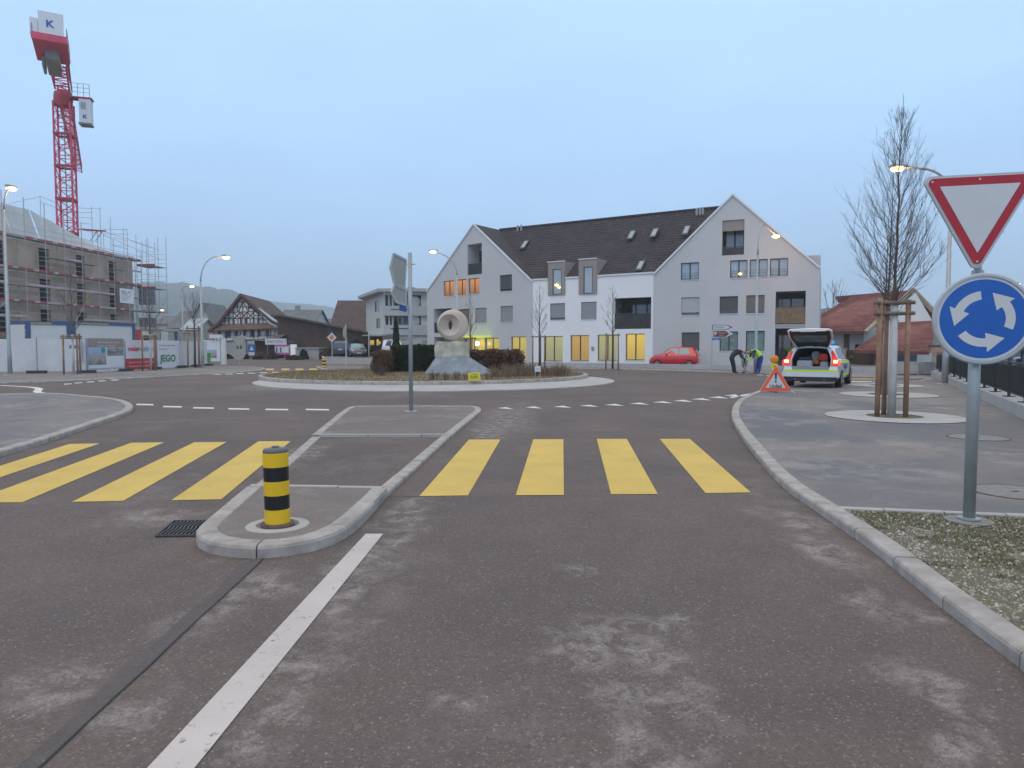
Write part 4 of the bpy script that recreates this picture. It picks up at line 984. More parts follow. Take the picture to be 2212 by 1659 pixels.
g.build('railing', M_CG, crane, kind='stuff')
# cabin under the ring at the right hand side, with its platform
g = MB(); pa = Vector((cx, cy, MT + .75)); rightv = Vector((.93, .3, 0)).normalized(); fw = Vector((-rightv.y, rightv.x, 0))
Mc = Matrix(((rightv.x, fw.x, 0, cx), (rightv.y, fw.y, 0, cy), (0, 0, 1, MT), (0, 0, 0, 1)))
g.box(.8, 3.1, -.8, .5, .55, .7, Mc); g.build('cabin_platform', M_CRD, crane)
g = MB(); g.box(1.75, 2.95, -.75, .55, -2.25, .5, Mc); cab = g.build('cabin', M_CWH, crane)
g = MB(); g.box(1.95, 2.5, -.77, -.752, -.7, .1, Mc); g.build('cabin_window', M_GLASSB, cab)
g = MB(); g.box(1.7, 3.0, -.9, .6, -2.45, -2.27, Mc); g.build('cabin_floor', M_CG, cab)
text('lettering', 'K', .62, M_LOGO, cab, Mc @ Matrix.Translation((2.12, -.78, -1.75)) @ Matrix.Rotation(pi / 2, 4, 'X'), xs=1.1, bold=.02)
g = MB()
for x in (1.1, 1.7, 2.3, 2.9): g.tube([Mc @ Vector((x, -.8, .7)), Mc @ Vector((x, -.8, 2.2))], .035, 4)
for z in (1.2, 1.7, 2.2): g.tube([Mc @ Vector((1.1, -.8, z)), Mc @ Vector((2.9, -.8, z))], .025, 4)
g.build('railing', M_CG, crane, kind='stuff')
g = MB(); g.beam(top + Vector((0, 0, -.2)) + jx * .9, E1 + jx * 1.2 + Vector((0, 0, .5)), .09, .09); g.beam(top + jx * .9 , top + jx * .9 - jd * 9 + Vector((0, 0, 1.3)), .12, .12); g.build('tie_bar', M_LOGO if False else M_CRD, crane, kind='stuff')
# ------------------------------------------------------------------ site cabins
M_CAB = mat('cabin_white', (.60, .62, .62), .6, .06, .5); M_CABB = mat('cabin_blue', (.05, .10, .22), .5, .1)
M_CABY = mat('cabin_beige', (.40, .37, .31), .7, .1); M_YEL = mat('yellow_strip', (.35, .30, .12), .6, .2)
def site_cabin(label, a, b, z1, depth, wall=M_CAB, frame=M_CABB, z0=.06, panels=2):
    pl = Plane(a, b); t = thing('site_cabin', label, 'cabin', (pl.A.x, pl.A.y, 0), pl.ang, group='site cabins behind the fence')
    fw_ = .28
    g = MB(); g.box(0, pl.L, .04, depth, z0, z1 - .05); g.build('shell', wall, t)
    g = MB(); g.box(0, fw_, 0, .2, z0, z1); g.box(pl.L - fw_, pl.L, 0, .2, z0, z1); g.box(-.02, pl.L + .02, -.02, depth, z1 - .22, z1)
    g.build('frame', frame, t, kind='stuff')
    g = MB(); g.box(fw_, pl.L * .55, -.03, 0, z1 - .2, z1 - .08); g.build('roof_strip', M_YEL, t)
    return t, pl
ya = 47.0
pa_, pb_, pc_, pd_ = D(56, 700, ya), D(153, 700, 49.5), D(156, 700, 49.6), D(292, 700, 55)
site_cabin('white container cabin with blue frame behind the plain fence sheets', (pa_.x, pa_.y), (pb_.x, pb_.y), D(100, 694, 48).z, 2.4)
site_cabin('longer white container cabin with blue frame behind the poster banner', (pc_.x, pc_.y), (pd_.x, pd_.y), D(220, 696, 52).z, 2.4)
pe, pf = D(300, 700, 58), D(388, 700, 68)
t, pl = site_cabin('low beige site building with two doors behind the green lettered banner', (pe.x, pe.y), (pf.x, pf.y), D(345, 709, 63).z, 4, M_CABY, M_CONCD)
for u0, u1, mm in ((306, 322, M_CAB), (309, 321, M_DARK), (347, 362, M_CAB), (378, 383, M_CABB)):
    d_ = .0 if mm is not M_DARK else -.02; r = pl.rect(u0, 716, u1, 745); g = MB(); g.box(r[0], r[1], d_ - .04, d_, .1, r[3] - (.3 if mm is M_DARK else 0)); g.build('door', mm, t)
pe, pf = D(390, 700, 69), D(428, 700, 72)
t, pl = site_cabin('small beige hut with flat roof between the site building and the timbered house', (pe.x, pe.y), (pf.x, pf.y), D(405, 716, 70).z, 4, M_CABY, M_CONCD)
pe = D(291, 700, 55.5); pf = D(299, 700, 56.5)
g = MB(); g.box(pe.x, pf.x, pe.y, pe.y + 1, .06, D(295, 713, 56).z); g.build('red_container', mat('container_red', (.45, .05, .05), .6, .2), label='narrow bright red container end beside the longer white cabin', cat='container')
# ------------------------------------------------------------------ site fence with banners
F1 = [G(-260, 812).xy, G(188, 808).xy]; F2 = [G(188, 808).xy, G(268, 804).xy, G(388, 796.5).xy, G(448, 792).xy]
M_CLOTH = mat('fence_cloth', (.60, .61, .63), .8, .08, 1.5, .6, 5); M_CLOTHS = M_CLOTH
M_FPOST = mat('fence_post', (.30, .31, .33), .5, .1, metal=.4)
fz = 1.92
fence = thing('site_fence', 'mobile site fence covered with white cloth running along the pavement', 'fence')
def fence_panels(a, b, n, h=fz, lift=.12):
    a = Vector(a); b = Vector(b)
    for k in range(n):
        p, q = a.lerp(b, k / n), a.lerp(b, (k + 1) / n); d = (q - p).normalized(); p2, q2 = p + d * .04, q - d * .04; g = MB(); nx, nz = 14, 5
        nn = Vector((-d.y, d.x))
        def w_(i, j):
            t = i / nx; pt = p2.lerp(q2, t); z = .06 + lift + (h - lift) * j / nz
            o_ = .025 * sin(i * 1.1 + k * 2) * (1 - j / nz) + .012 * sin(i * 2.7 + j)
            return (pt.x + nn.x * o_, pt.y + nn.y * o_, z - .03 * sin(pi * t) * (j == nz))
        for i in range(nx):
            for j in range(nz): g.quad(w_(i, j), w_(i + 1, j), w_(i + 1, j + 1), w_(i, j + 1))
        g.build('fence_sheet', M_CLOTH, fence, smooth=True)
        g = MB(); g.tube([(p.x, p.y, .06), (p.x, p.y, .06 + h + .05)], .025, 6); g.build('fence_post', M_FPOST, fence)
        g = MB(); M = Matrix.Translation((q.x, q.y, .06)) @ Matrix.Rotation(atan2(d.y, d.x), 4, 'Z'); g.box(-.45, .45, -.3, .12, 0, .16, M); g.build('concrete_foot', mat('foot_dark', (.06, .06, .065), .9, .2), fence)
fence_panels(F1[0], F1[1], 4); fence_panels(F2[0], F2[1], 1, fz - .02); fence_panels(F2[1], F2[2], 2, fz - .06); fence_panels(F2[2], F2[3], 2, fz - .08)
def banner(label, a, b, z0, z1, cat='banner', off=.05):
    pl = Plane(a, b); n = -pl.n * off; t = thing('banner', label, cat, (pl.A.x + n.x, pl.A.y + n.y, 0), pl.ang, group='printed banners on the site fence'); return t, pl
def panel(t, x0, x1, z0, z1, m, y=0.0, name='cloth', th=.004):
    g = MB(); g.box(x0, x1, y - th, y, z0, z1); return g.build(name, m, t)
fa, fb = F2[0], F2[1]; t, pl = banner('brown and white property banner with pictures of houses', fa.lerp(fb, .0), fa.lerp(fb, .98), 0, 0); Lb = pl.L; z0, z1 = .12, 2.0
M_BRN = mat('banner_brown', (.30, .25, .22), .7, .08); M_BWH = mat('banner_white', (.66, .68, .72), .6, .03)
panel(t, 0, Lb, z0, z1, M_BWH); panel(t, 0, Lb, z1 - .52, z1, M_BRN, -.006, 'header')
def picture(name, kind):
    m, nt, b = new_mat(name); L = nt.links.new; tcx = N(nt, 'ShaderNodeTexCoord'); v = N(nt, 'ShaderNodeTexVoronoi', i_Scale=2.6 if kind else 3.4); L(tcx.outputs['Object'], v.inputs['Vector'])
    s_ = N(nt, 'ShaderNodeSeparateXYZ'); L(tcx.outputs['Generated'], s_.inputs[0]); r = N(nt, 'ShaderNodeValToRGB'); a = N(nt, 'ShaderNodeMath', operation='MULTIPLY_ADD'); sx_ = N(nt, 'ShaderNodeSeparateXYZ'); L(v.outputs['Color'], sx_.inputs[0])
    L(sx_.outputs['X'], a.inputs[0]); a.inputs[1].default_value = .4; L(s_.outputs['Z'], a.inputs[2]); L(a.outputs[0], r.inputs[0]); e = r.color_ramp.elements
    e[0].color = (.09, .10, .11, 1); e[1].color = (.30, .45, .68, 1) if kind else (.3, .33, .36, 1); x = e.new(.42); x.color = (.30, .29, .27, 1); x = e.new(.75); x.color = (.36, .37, .38, 1) if kind else (.12, .12, .14, 1)
    L(r.outputs[0], b.inputs['Base Color']); b.inputs['Roughness'].default_value = .6; return m
panel(t, .05, Lb * .5, z0 + .38, z1 - .54, picture('print_house', 1), -.008, 'printed_picture'); panel(t, Lb * .53, Lb * .99, z0 + .88, z1 - .54, picture('print_room', 0), -.008, 'printed_picture')
g = MB(); g.lathe([(0, 0), (.16, 0), (.16, .006), (0, .006)], 20, Matrix.Translation((Lb * .42, -.02, z1 - .68)) @ Matrix.Rotation(pi / 2, 4, 'X')); g.build('green_badge', mat('badge_green', (.04, .30, .20), .6, 0), t)
text('lettering', 'Wohnen am Park', .16, M_BWH, t, upright(Lb * .28, -.02, z1 - .28), xs=Lb * .66 / 1.25); text('lettering', 'Neubauwohnungen', .12, M_BWH, t, upright(Lb * .28, -.02, z1 - .46), xs=1.4)
text('lettering', 'erstvermietung / verkauf', .2, M_INKG, t, upright(.15, -.02, z0 + .1), xs=Lb * .9 / 2.05)
panel(t, Lb * .005, Lb * .005 + .06, z0, z1, M_INKG, -.01, 'edge')
fa, fb = F2[1], F2[2]; t, pl = banner('white over red banner of an electrical firm', fa.lerp(fb, .02), fa.lerp(fb, .52), 0, 0); Lb = pl.L; z0, z1 = .12, 1.92
M_BRED = mat('banner_red', (.52, .045, .06), .6, .08)
panel(t, 0, Lb, z0, z1, M_BWH); panel(t, 0, Lb, z0, z0 + .68, M_BRED, -.006, 'red_field')
text('lettering', 'meier', .42, mat('print_red', (.62, .08, .10), .6, 0), t, upright(.22, -.02, z1 - .66), xs=Lb * .38 / .95, bold=.012); text('lettering', 'elektro', .42, mat('print_pale_blue', (.28, .40, .55), .6, 0), t, upright(.22 + Lb * .40, -.02, z1 - .66), xs=Lb * .44 / 1.15, bold=.008)
text('lettering', 'www.meierelektro.ch', .15, M_BWH, t, upright(.25, -.02, z0 + .40), xs=2.2); text('lettering', 'Telefon 044 000', .15, M_BWH, t, upright(.25, -.02, z0 + .16), xs=2.2)
t, pl = banner('white banner with large green letters', fa.lerp(fb, .56), fa.lerp(fb, .985), 0, 0); Lb = pl.L
panel(t, 0, Lb, z0, z1, M_BWH); M_PG = mat('print_green', (.05, .26, .13), .6, 0)
text('lettering', 'JEGO', .62, M_PG, t, upright(Lb * .12, -.02, z0 + .42), xs=Lb * .8 / 1.65, bold=.02); text('lettering', 'Fenster und Glas', .14, mat('print_teal', (.2, .42, .42), .6, 0), t, upright(Lb * .08, -.02, z1 - .35), xs=2); text('lettering', 'Fassaden', .14, M_INKG, t, upright(Lb * .08, -.02, z1 - .6), xs=2)
p_ = Vector(F1[0]).lerp(F1[1], .955); g = MB(); g.box(p_.x - .9, p_.x + .25, p_.y - .09, p_.y - .07, .75, 2.0); nb = g.build('notice_board', M_BWH, label='small white notice with dark blue bar at the fence corner', cat='notice')
g = MB(); g.box(p_.x - .88, p_.x + .23, p_.y - .1, p_.y - .091, 1.42, 1.62); g.build('blue_bar', M_INKB, nb)
# poster case and bin
pk = G(462, 789); ks = thing('poster_case', 'white poster case standing at the end of the site fence', 'poster case', (pk.x, pk.y, .06))
g = MB(); g.box(-.75, .55, -.08, .08, .25, 1.95); g.build('case', M_BWH, ks); g = MB(); g.box(-.6, .28, -.1, -.081, .55, 1.2); g.build('poster', picture('print_poster', 1), ks); g = MB(); g.box(.62, 1.0, -.12, .12, 0, 2.1); g.build('post', M_CAB, ks)
g = MB(); g.box(-.2, .7, -.3, .3, 2.1, 2.4); g.build('cap', M_CAB, ks)
pk = G(450, 790.5); bb = thing('waste_bin', 'bright green waste bin before the poster case', 'bin', (pk.x, pk.y, .06))
g = MB(); g.lathe([(0, .25), (.16, .25), (.2, .85), (.2, .87), (0, .87)], 10); g.build('bin_body', mat('bin_green', (.06, .33, .05), .5, .1), bb); g = MB(); g.tube([(0, 0, 0), (0, 0, .3)], .04, 6); g.build('leg', M_FPOST, bb); g = MB(); g.lathe([(.22, .87), (.22, .95), (0, .99)], 10); g.build('lid', MATS['bin_green'], bb)
# ================================================================== houses in the background
M_TIMB = mat('dark_timber', (.085, .045, .04), .85, .25, 3)
M_INFILL = mat('lime_infill', (.80, .78, .76), .9, .06, 1)
M_OLDROOF = mat('old_tile_roof', (.115, .085, .075), .9, .3, .8, .5, 8, world=True, var2=(.15, .11, .095))
M_SHUT = mat('blue_shutter', (.045, .05, .085), .7, .2)
M_GREYROOF = mat('grey_roof', (.15, .15, .155), .85, .2, .6, world=True)
M_PENT = mat('pent_roof', (.17, .10, .075), .9, .3, 1.5, .4, 10, world=True, var2=(.20, .13, .09))
M_PALEPANE = mat('pale_pane', (.30, .36, .38), .3, .2, 3)
fach = thing('timbered_house', 'old half timbered house with white panels, dark shutters and sweeping tiled roof', 'house')
TA = D(461, 740, 104); TB = D(604, 740, 97.5); PT = Plane((TA.x, TA.y), (TB.x, TB.y))
MT_ = Matrix.Translation(PT.A) @ Matrix.Rotation(PT.ang, 4, 'Z')
def Q(x, y, off=0.0):
    s_, z_ = PT.hit(432 + x * .10416, 604.9 + y * .10416, off); return Vector((s_, off, z_))
def tpart(name, g, m, parent=None, **kw):
    o = g.build(name, m, fach if parent is None else parent, **kw)
    if parent is None: o.matrix_basis = MT_
    return o
def tpoly(pts, off): return [Q(x, y, off) for x, y in pts]
g = MB(); g.prism(tpoly([(400, 925), (860, 395), (1390, 890)], .0), (0, .3, 0)); tpart('gable_wall', g, M_INFILL)
g = MB(); p = tpoly([(290, 1010), (1590, 960), (1600, 1180), (1330, 1230), (290, 1285)], .3); g.prism(p, (0, .3, 0)); tpart('upper_wall', g, M_INFILL)
p0_, p1_ = Q(290, 1285, .3), Q(940, 1250, .3); g = MB(); g.prism([(p0_.x, .35, 0), (p1_.x, .35, 0), (p1_.x, .35, p1_.z), (p0_.x, .35, p0_.z)], (0, .3, 0)); tpart('ground_wall', g, mat('greyish_plaster', (.42, .42, .42), .9, .12))
def tb(pts, off=-.04, w=.095, names='beam'):
    for a, b in zip(pts[:-1], pts[1:]):
        g = MB(); g.beam(Q(*a, off), Q(*b, off), .1, w, up=(0, 1, 0)) if False else g.beam(Q(*a, off), Q(*b, off), w, .08, up=(0, 1, 0)); tpart(names, g, M_TIMB)
for l in (((770, 450), (1010, 445)), ((700, 562), (1070, 548)), ((610, 670), (1200, 650)), ((590, 770), (700, 768)), ((1120, 740), (1290, 735)), ((520, 800), (1300, 790)), ((450, 850), (600, 850)), ((1220, 825), (1380, 825)), ((395, 925), (1395, 890)),
          ((690, 570), (690, 925)), ((775, 455), (780, 665)), ((885, 445), (890, 800)), ((1005, 445), (1010, 655)), ((600, 680), (600, 925)), ((515, 770), (520, 925)), ((830, 665), (840, 910)), ((975, 660), (975, 905)), ((1115, 550), (1115, 900)), ((1210, 660), (1210, 900)), ((1305, 740), (1305, 890)), ((785, 800), (788, 915)), ((1042, 800), (1042, 905)),
          ((885, 445), (800, 660)), ((890, 445), (1005, 655)), ((705, 680), (765, 740), (705, 800)), ((825, 680), (765, 740), (825, 800)), ((845, 680), (905, 735), (845, 795)), ((965, 680), (905, 735), (965, 795)), ((985, 675), (1048, 735), (985, 792)), ((1108, 672), (1048, 735), (1108, 790))): tb(l)
for l in (((290, 1050), (290, 1285)), ((345, 1110), (345, 1280)), ((420, 1070), (420, 1270)), ((545, 1180), (545, 1265)), ((760, 1080), (760, 1250)), ((905, 1040), (905, 1240)), ((1120, 1030), (1120, 1225)), ((1200, 1030), (1200, 1215)), ((1395, 1020), (1395, 1205)), ((1465, 1010), (1465, 1200)), ((1555, 1000), (1555, 1190)), ((860, 1060), (790, 1240)),
          ((290, 1195), (905, 1165)), ((905, 1175), (1555, 1140)), ((290, 1285), (940, 1240), (1350, 1225))): tb(l, .26)
def twin(x0, y0, x1, y1, off, shut=1, w=55):
    a, b = Q(x0, y1, off), Q(x1, y0, off); g = MB(); g.box(a.x, b.x, off - .06, off - .02, a.z, b.z); wn = tpart('window', g, M_PALEPANE)
    g = MB(); m = (a.x + b.x) / 2; g.box(m - .05, m + .05, off - .09, off - .061, a.z, b.z); g.box(a.x, b.x, off - .09, off - .061, (a.z + b.z) / 2 - .03, (a.z + b.z) / 2 + .03); o = tpart('glazing_bar', g, M_INFILL, wn, kind='stuff')
    if shut:
        for q0, q1 in (((x0 - w, y1), (x0, y0)), ((x1, y1), (x1 + w, y0))):
            a, b = Q(*q0, off), Q(*q1, off); g = MB(); g.box(a.x + .03, b.x - .03, off - .12, off - .03, a.z, b.z); tpart('shutter', g, M_SHUT, wn)
twin(620, 815, 690, 915, -.05, w=28); twin(875, 805, 945, 910, -.05, w=28); twin(1135, 800, 1205, 900, -.05, w=28)
twin(440, 1065, 530, 1185, .25); twin(960, 1040, 1060, 1180, .25); twin(1260, 1030, 1370, 1165, .25); twin(640, 1060, 730, 1185, .25)
a, b = Q(1005, 590, -.05), Q(1080, 540, -.05); g = MB(); g.box(a.x, b.x, -.12, -.05, a.z, b.z); tpart('hatch', g, M_DARK)
a, b = Q(430, 1440, .35), Q(550, 1320, .35); g = MB(); g.box(a.x, b.x, .28, .34, a.z, b.z); tpart('window', g, M_PALEPANE)
a, b = Q(770, 1460, .35), Q(860, 1310, .35); g = MB(); g.box(a.x, b.x, .28, .34, 0, b.z); tpart('door', g, M_DARK)
# pent roof band and main roof sweep
g = MB(); a, b, c, d = Q(395, 925, -.1), Q(1400, 890, -.1), Q(1620, 992, -.5), Q(170, 1050, -.5); g.prism([a, b, c, d], (0, .05, -.12)); tpart('pent_roof', g, M_PENT)
apx = Q(850, 280, -.5); lft = Q(395, 870, -.5); lft2 = Q(170, 1050, -.5); r1 = Q(1200, 600, -.5); r2 = Q(1500, 850, -.5); r3 = Q(1790, 990, -.5)
dd = Vector((0, 15.5, 0)); rr = Vector((2.2, 15.5, -.2))
rb = D(583, 650.6, 112); rb_l = MT_.inverted() @ rb
back = rb_l - apx; back = back if back.length < 40 else dd
g = MB()
for p_, q_ in ((apx, r1), (r1, r2), (r2, r3)): g.prism([p_, q_, q_ + back, p_ + back], (0, 0, -.2))
tpart('roof', g, M_OLDROOF)
g = MB(); g.prism([apx, lft, lft + back, apx + back], (0, 0, -.2)); g.prism([lft, lft2, lft2 + back, lft + back], (0, 0, -.2)); tpart('roof', g, M_OLDROOF)
for p_, q_ in ((r1, r2), (r2, r3)):
    g = MB(); u1_ = Vector((0, -.03, .12)); g.prism([p_ + u1_, q_ + u1_, q_ + back * .16 + u1_, p_ + back * .10 + u1_], (0, 0, .04)); tpart('metal_eave', g, mat('pale_metal_roof', (.36, .42, .50), .45, .15, 1))
tile_o = []
def troof(a, b, a2, b2, seed):
    o = tile_rows('roof_tiles', a, b, a2, b2, fach, M_OLDROOF, .45, .5, .04, seed=seed); o.matrix_basis = MT_
troof(r1, r1 + back, apx, apx + back, 5); troof(r2, r2 + back, r1, r1 + back, 6); troof(r3, r3 + back, r2, r2 + back, 7)
g = MB()
for p_, q_ in ((lft2, lft), (lft, apx), (apx, r1), (r1, r2), (r2, r3)): g.beam(p_ + Vector((0, -.05, -.1)), q_ + Vector((0, -.05, -.1)), .12, .42, up=(0, 1, 0)) if False else g.beam(p_ + Vector((0, -.05, -.12)), q_ + Vector((0, -.05, -.12)), .38, .12, up=(0, 1, 0))
tpart('barge_board', g, mat('barge_red_brown', (.13, .055, .05), .8, .2), kind='stuff')
g = MB(); a = Q(1500, 760, -.9) + back * .35; g.prism([r1.lerp(r2, .5) + back * .3 + Vector((0, 0, .05)), r1.lerp(r2, .75) + back * .3 + Vector((0, 0, .05)), r1.lerp(r2, .75) + back * .42 + Vector((0, 0, .05)), r1.lerp(r2, .5) + back * .42 + Vector((0, 0, .05))], (0, 0, .1)); tpart('skylight', g, M_SKYG)
g = MB(); a = Q(1600, 1180, .9); b = Q(1600, 960, .9); g.prism([(a.x, .9, 0), (a.x, .9, b.z), (a.x + .5, 14, b.z), (a.x + .5, 14, 0)], (.2, 0, 0)); tpart('side_wall', g, M_TIMB)
# generic far house: box with a pitched roof; ridge along x' or y'
def far_house(name, label, u0, u1, Y, veave, vridge, wallm, roofm, depth=9, gable=False, zb=0, rz=0.0, cat='house', windows=(), chim=None, over=.35):
    a, b = D(u0, 746, Y), D(u1, 746, Y); t = thing(name, label, cat, ((a.x + b.x) / 2, Y, 0), rz); L = b.x - a.x; x0, x1 = -L / 2, L / 2
    ze = D((u0 + u1) / 2, veave, Y).z; zr = D((u0 + u1) / 2, vridge, Y + (0 if gable else depth / 2)).z
    g = MB(); g.box(x0, x1, 0, depth, zb, ze)
    if gable: g.prism([(x0, 0, ze), (x1, 0, ze), (0, 0, zr)], (0, depth, 0))
    else: g.prism([(x0, 0, ze), (x0, depth, ze), (x0, depth / 2, zr - .15)], (L, 0, 0))
    g.build('wall', wallm, t)
    if gable:
        k = (zr - ze) / (L / 2); e = over
        for s_ in (-1, 1):
            g = MB(); g.prism([(s_ * (L / 2 + e), -e, ze - k * e), (0, -e, zr), (0, depth + e, zr), (s_ * (L / 2 + e), depth + e, ze - k * e)], (0, 0, .16)); g.build('roof', roofm, t)
    else:
        k = (zr - ze) / (depth / 2); e = over
        for ya_, yb_ in ((-e, depth / 2), (depth + e, depth / 2)):
            g = MB(); g.prism([(x0 - e, ya_, ze - k * e), (x1 + e, ya_, ze - k * e), (x1 + e, yb_, zr), (x0 - e, yb_, zr)], (0, 0, .16)); g.build('roof', roofm, t)
    for (wu0, wv0, wu1, wv1) in windows:
        p, q = D(wu0, wv1, Y), D(wu1, wv0, Y); c = t.location.x; g = MB(); g.box(p.x - c, q.x - c, -.04, -.005, p.z, q.z); w_ = g.build('window', M_PALEPANE if rnd.random() < .5 else M_GLASS, t)
    if chim:
        p = D(chim, vridge - 4, Y + depth / 2); c = t.location.x; g = MB(); g.box(p.x - c - .4, p.x - c + .4, depth / 2 - .3, depth / 2 + .3, zr - .6, zr + .9); g.build('chimney', M_BEIGE, t)
    return t
M_CREAM = mat('cream_plaster', (.50, .48, .44), .9, .08, .5); M_PALEG = mat('pale_grey_plaster', (.45, .47, .48), .9, .08, .5)
far_house('house', 'dark grey roofed house with white gable behind the timbered house', 600, 678, 125, 697, 671, M_PALEG, M_GREYROOF, 10, chim=643)
far_house('house', 'pale house with broad grey roof behind the site cabins', 366, 408, 118, 708, 674, M_CREAM, M_GREYROOF, 10, windows=((377, 698 + 12, 381, 716), (388, 710, 393, 716)))
far_house('house', 'pale gabled house with steep dark roof beside the lamp post', 410, 463, 114, 702, 655, M_PALEG, M_GREYROOF, 9, gable=True, windows=((430, 712, 434, 722), (440, 712, 444, 722), (425, 688, 430, 696), (450, 712, 454, 722), (436, 688, 441, 696)))
far_house('house', 'low house with snowy pale roof edge left of the gabled house', 396, 425, 105, 712, 690, M_CREAM, mat('pale_roof', (.38, .42, .47), .7, .2, 1), 7)
far_house('house', 'small grey house far behind the scaffold corner', 338, 372, 135, 700, 684, M_CREAM, M_GREYROOF, 9)
far_house('house', 'far white gable house between the barn and big brown roof', 678, 712, 135, 712, 690, M_PALEG, M_GREYROOF, 9)
# brown barn with falling roof line, big brown roof behind
M_BARN = mat('barn_boards', (.080, .052, .047), .9, .22, .8, .4, 5, world=True, var2=(.095, .065, .058))
barn = thing('barn', 'long dark brown timber barn with falling roof line behind the pink poster', 'barn')
bA, bB = D(600, 740, 92), D(795, 740, 84); PB = Plane((bA.x, bA.y), (bB.x, bB.y)); MBn = Matrix.Translation(PB.A) @ Matrix.Rotation(PB.ang, 4, 'Z')
def bh(u, v, off=0): s_, z_ = PB.hit(u, v, off); return (s_, z_)
top_l, top_m, top_r = bh(611, 683), bh(618, 683.5), bh(793, 719)
nb_ = 46; s0 = bh(600, 740)[0]; s1_ = bh(792, 740)[0]
for k in range(nb_):
    a, b = s0 + (s1_ - s0) * k / nb_, s0 + (s1_ - s0) * (k + 1) / nb_ - .03
    def tz_(s_): return top_l[1] if s_ < top_m[0] else top_m[1] + (top_r[1] - top_m[1]) * (s_ - top_m[0]) / (top_r[0] - top_m[0])
    g = MB(); y = rnd.uniform(-.015, .015); g.prism([(a, y, .0), (b, y, .0), (b, y, tz_(b) - .05), (a, y, tz_(a) - .05)], (0, .1, 0)); o = g.build('wall_board', M_BARN, barn); o.matrix_basis = MBn
g = MB(); r0, r1_, r2_ = (s0 - .5, top_l[1]), (top_m[0], top_m[1]), (top_r[0] + .4, top_r[1]); g.prism([(r1_[0], -.7, r1_[1]), (r2_[0], -.7, r2_[1]), (r2_[0], 9, r2_[1] - 2.6), (r1_[0], 9, r1_[1] - 3.4)], (0, 0, .22)); g.prism([(r0[0], -.7, r0[1]), (r1_[0], -.7, r1_[1]), (r1_[0], 9, r1_[1] - 3.4), (r0[0], 9, r0[1] - 3.4)], (0, 0, .22)); o = g.build('roof', M_GREYROOF if False else M_OLDROOF, barn); o.matrix_basis = MBn
g = MB(); g.box(s0, s1_, .2, 5, 0, top_r[1] - 1.8); o = g.build('inner_wall', M_BARN, barn); o.matrix_basis = MBn
far_house('house', 'big house with huge dark brown roof beside the white balcony house', 712, 800, 112, 722, 651, M_CREAM, M_BARN, 14)
# garage, market sign boards, poster, kiosk things
ga, gb = D(638, 740, 80), D(688, 740, 80)
gar = thing('garage', 'low pale grey garage box before the brown barn', 'garage', (ga.x, 80, 0)); g = MB(); g.box(0, gb.x - ga.x, 0, 5, 0, D(660, 753, 80).z); g.build('shell', M_CONCD, gar)
g = MB(); g.box(.4, (gb.x - ga.x) * .45, -.04, -.005, .05, 1.0); g.build('garage_door', M_BLIND, gar); g = MB(); g.box(-.1, gb.x - ga.x + .1, -.15, 5.1, D(660, 753, 80).z, D(660, 753, 80).z + .1); g.build('flat_roof', M_CONC, gar)
sa, sb = D(597, 760, 83), D(640, 740, 83)
shed = thing('shed', 'dark red brown shop shed under the timbered house roof', 'shed', (D(550, 746, 90).x, 90, 0)); wsh = D(600, 746, 90).x - D(550, 746, 90).x
g = MB(); g.box(0, wsh, 0, 5, 0, D(575, 736, 90).z); g.build('shell', mat('shed_red', (.085, .045, .042), .9, .2, 1), shed); g = MB(); g.prism([(-.4, -1.2, D(575, 737, 90).z), (wsh + .6, -1.2, D(575, 733, 90).z), (wsh + .8, 1.5, D(575, 722, 90).z), (0, 1.5, D(575, 734, 90).z)], (0, 0, .12)); g.build('roof', M_OLDROOF, shed)
def sign_board(label, u0, v0, u1, v1, Y, m, legs=True, th=.08, cat='sign', name='sign_board'):
    p, q = D(u0, v1, Y), D(u1, v0, Y); t = thing(name, label, cat, ((p.x + q.x) / 2, Y, 0)); w_ = (q.x - p.x) / 2
    g = MB(); g.box(-w_, w_, -th / 2, th / 2, p.z, q.z); g.build('board', m, t)
    if legs:
        for s_ in (-1, 1): g = MB(); g.tube([(s_ * w_ * .8, 0, 0), (s_ * w_ * .8, 0, p.z)], .04, 6); g.build('leg', M_FPOST, t)
    return t, w_, p.z, q.z
t, w_, za, zb = sign_board('long white shop sign board hanging before the dark barn', 573, 731.5, 619, 744.5, 84, M_BWH); text('lettering', 'mercato 1 bau', .62, M_INKB, t, upright(-w_ * .85, -.05, za + .22), xs=w_ * 1.65 / 2.3)
t, w_, za, zb = sign_board('pink framed white poster with dark figures under the long white sign', 594, 744.8, 628, 766, 82, M_BWH); g = MB(); M_PINK = mat('pink', (.55, .09, .38), .6, .1)
g.box(-w_, w_, -.06, -.045, zb - .2, zb); g.box(-w_, w_, -.06, -.045, za, za + .22); g.build('pink_border', M_PINK, t, kind='stuff')
for x in (-.75, -.25, .85): g = MB(); g.box(w_ * x - .1, w_ * x + .1, -.06, -.045, za + .25, zb - .3); g.build('printed_figure', M_INKB, t)
t, w_, za, zb = sign_board('glowing white info pillar beside the pink poster', 629, 744, 640, 768, 81.5, mat('lit_pillar', (.6, .62, .62), .5, 0, emit=(.8, .85, .9), es=.25), False, .4)
p = D(544, 770, 84); ws = thing('info_sign', 'blue round edged sign with white symbol before the shed', 'sign', (p.x, 84, 0)); zc_ = D(544, 752, 84).z
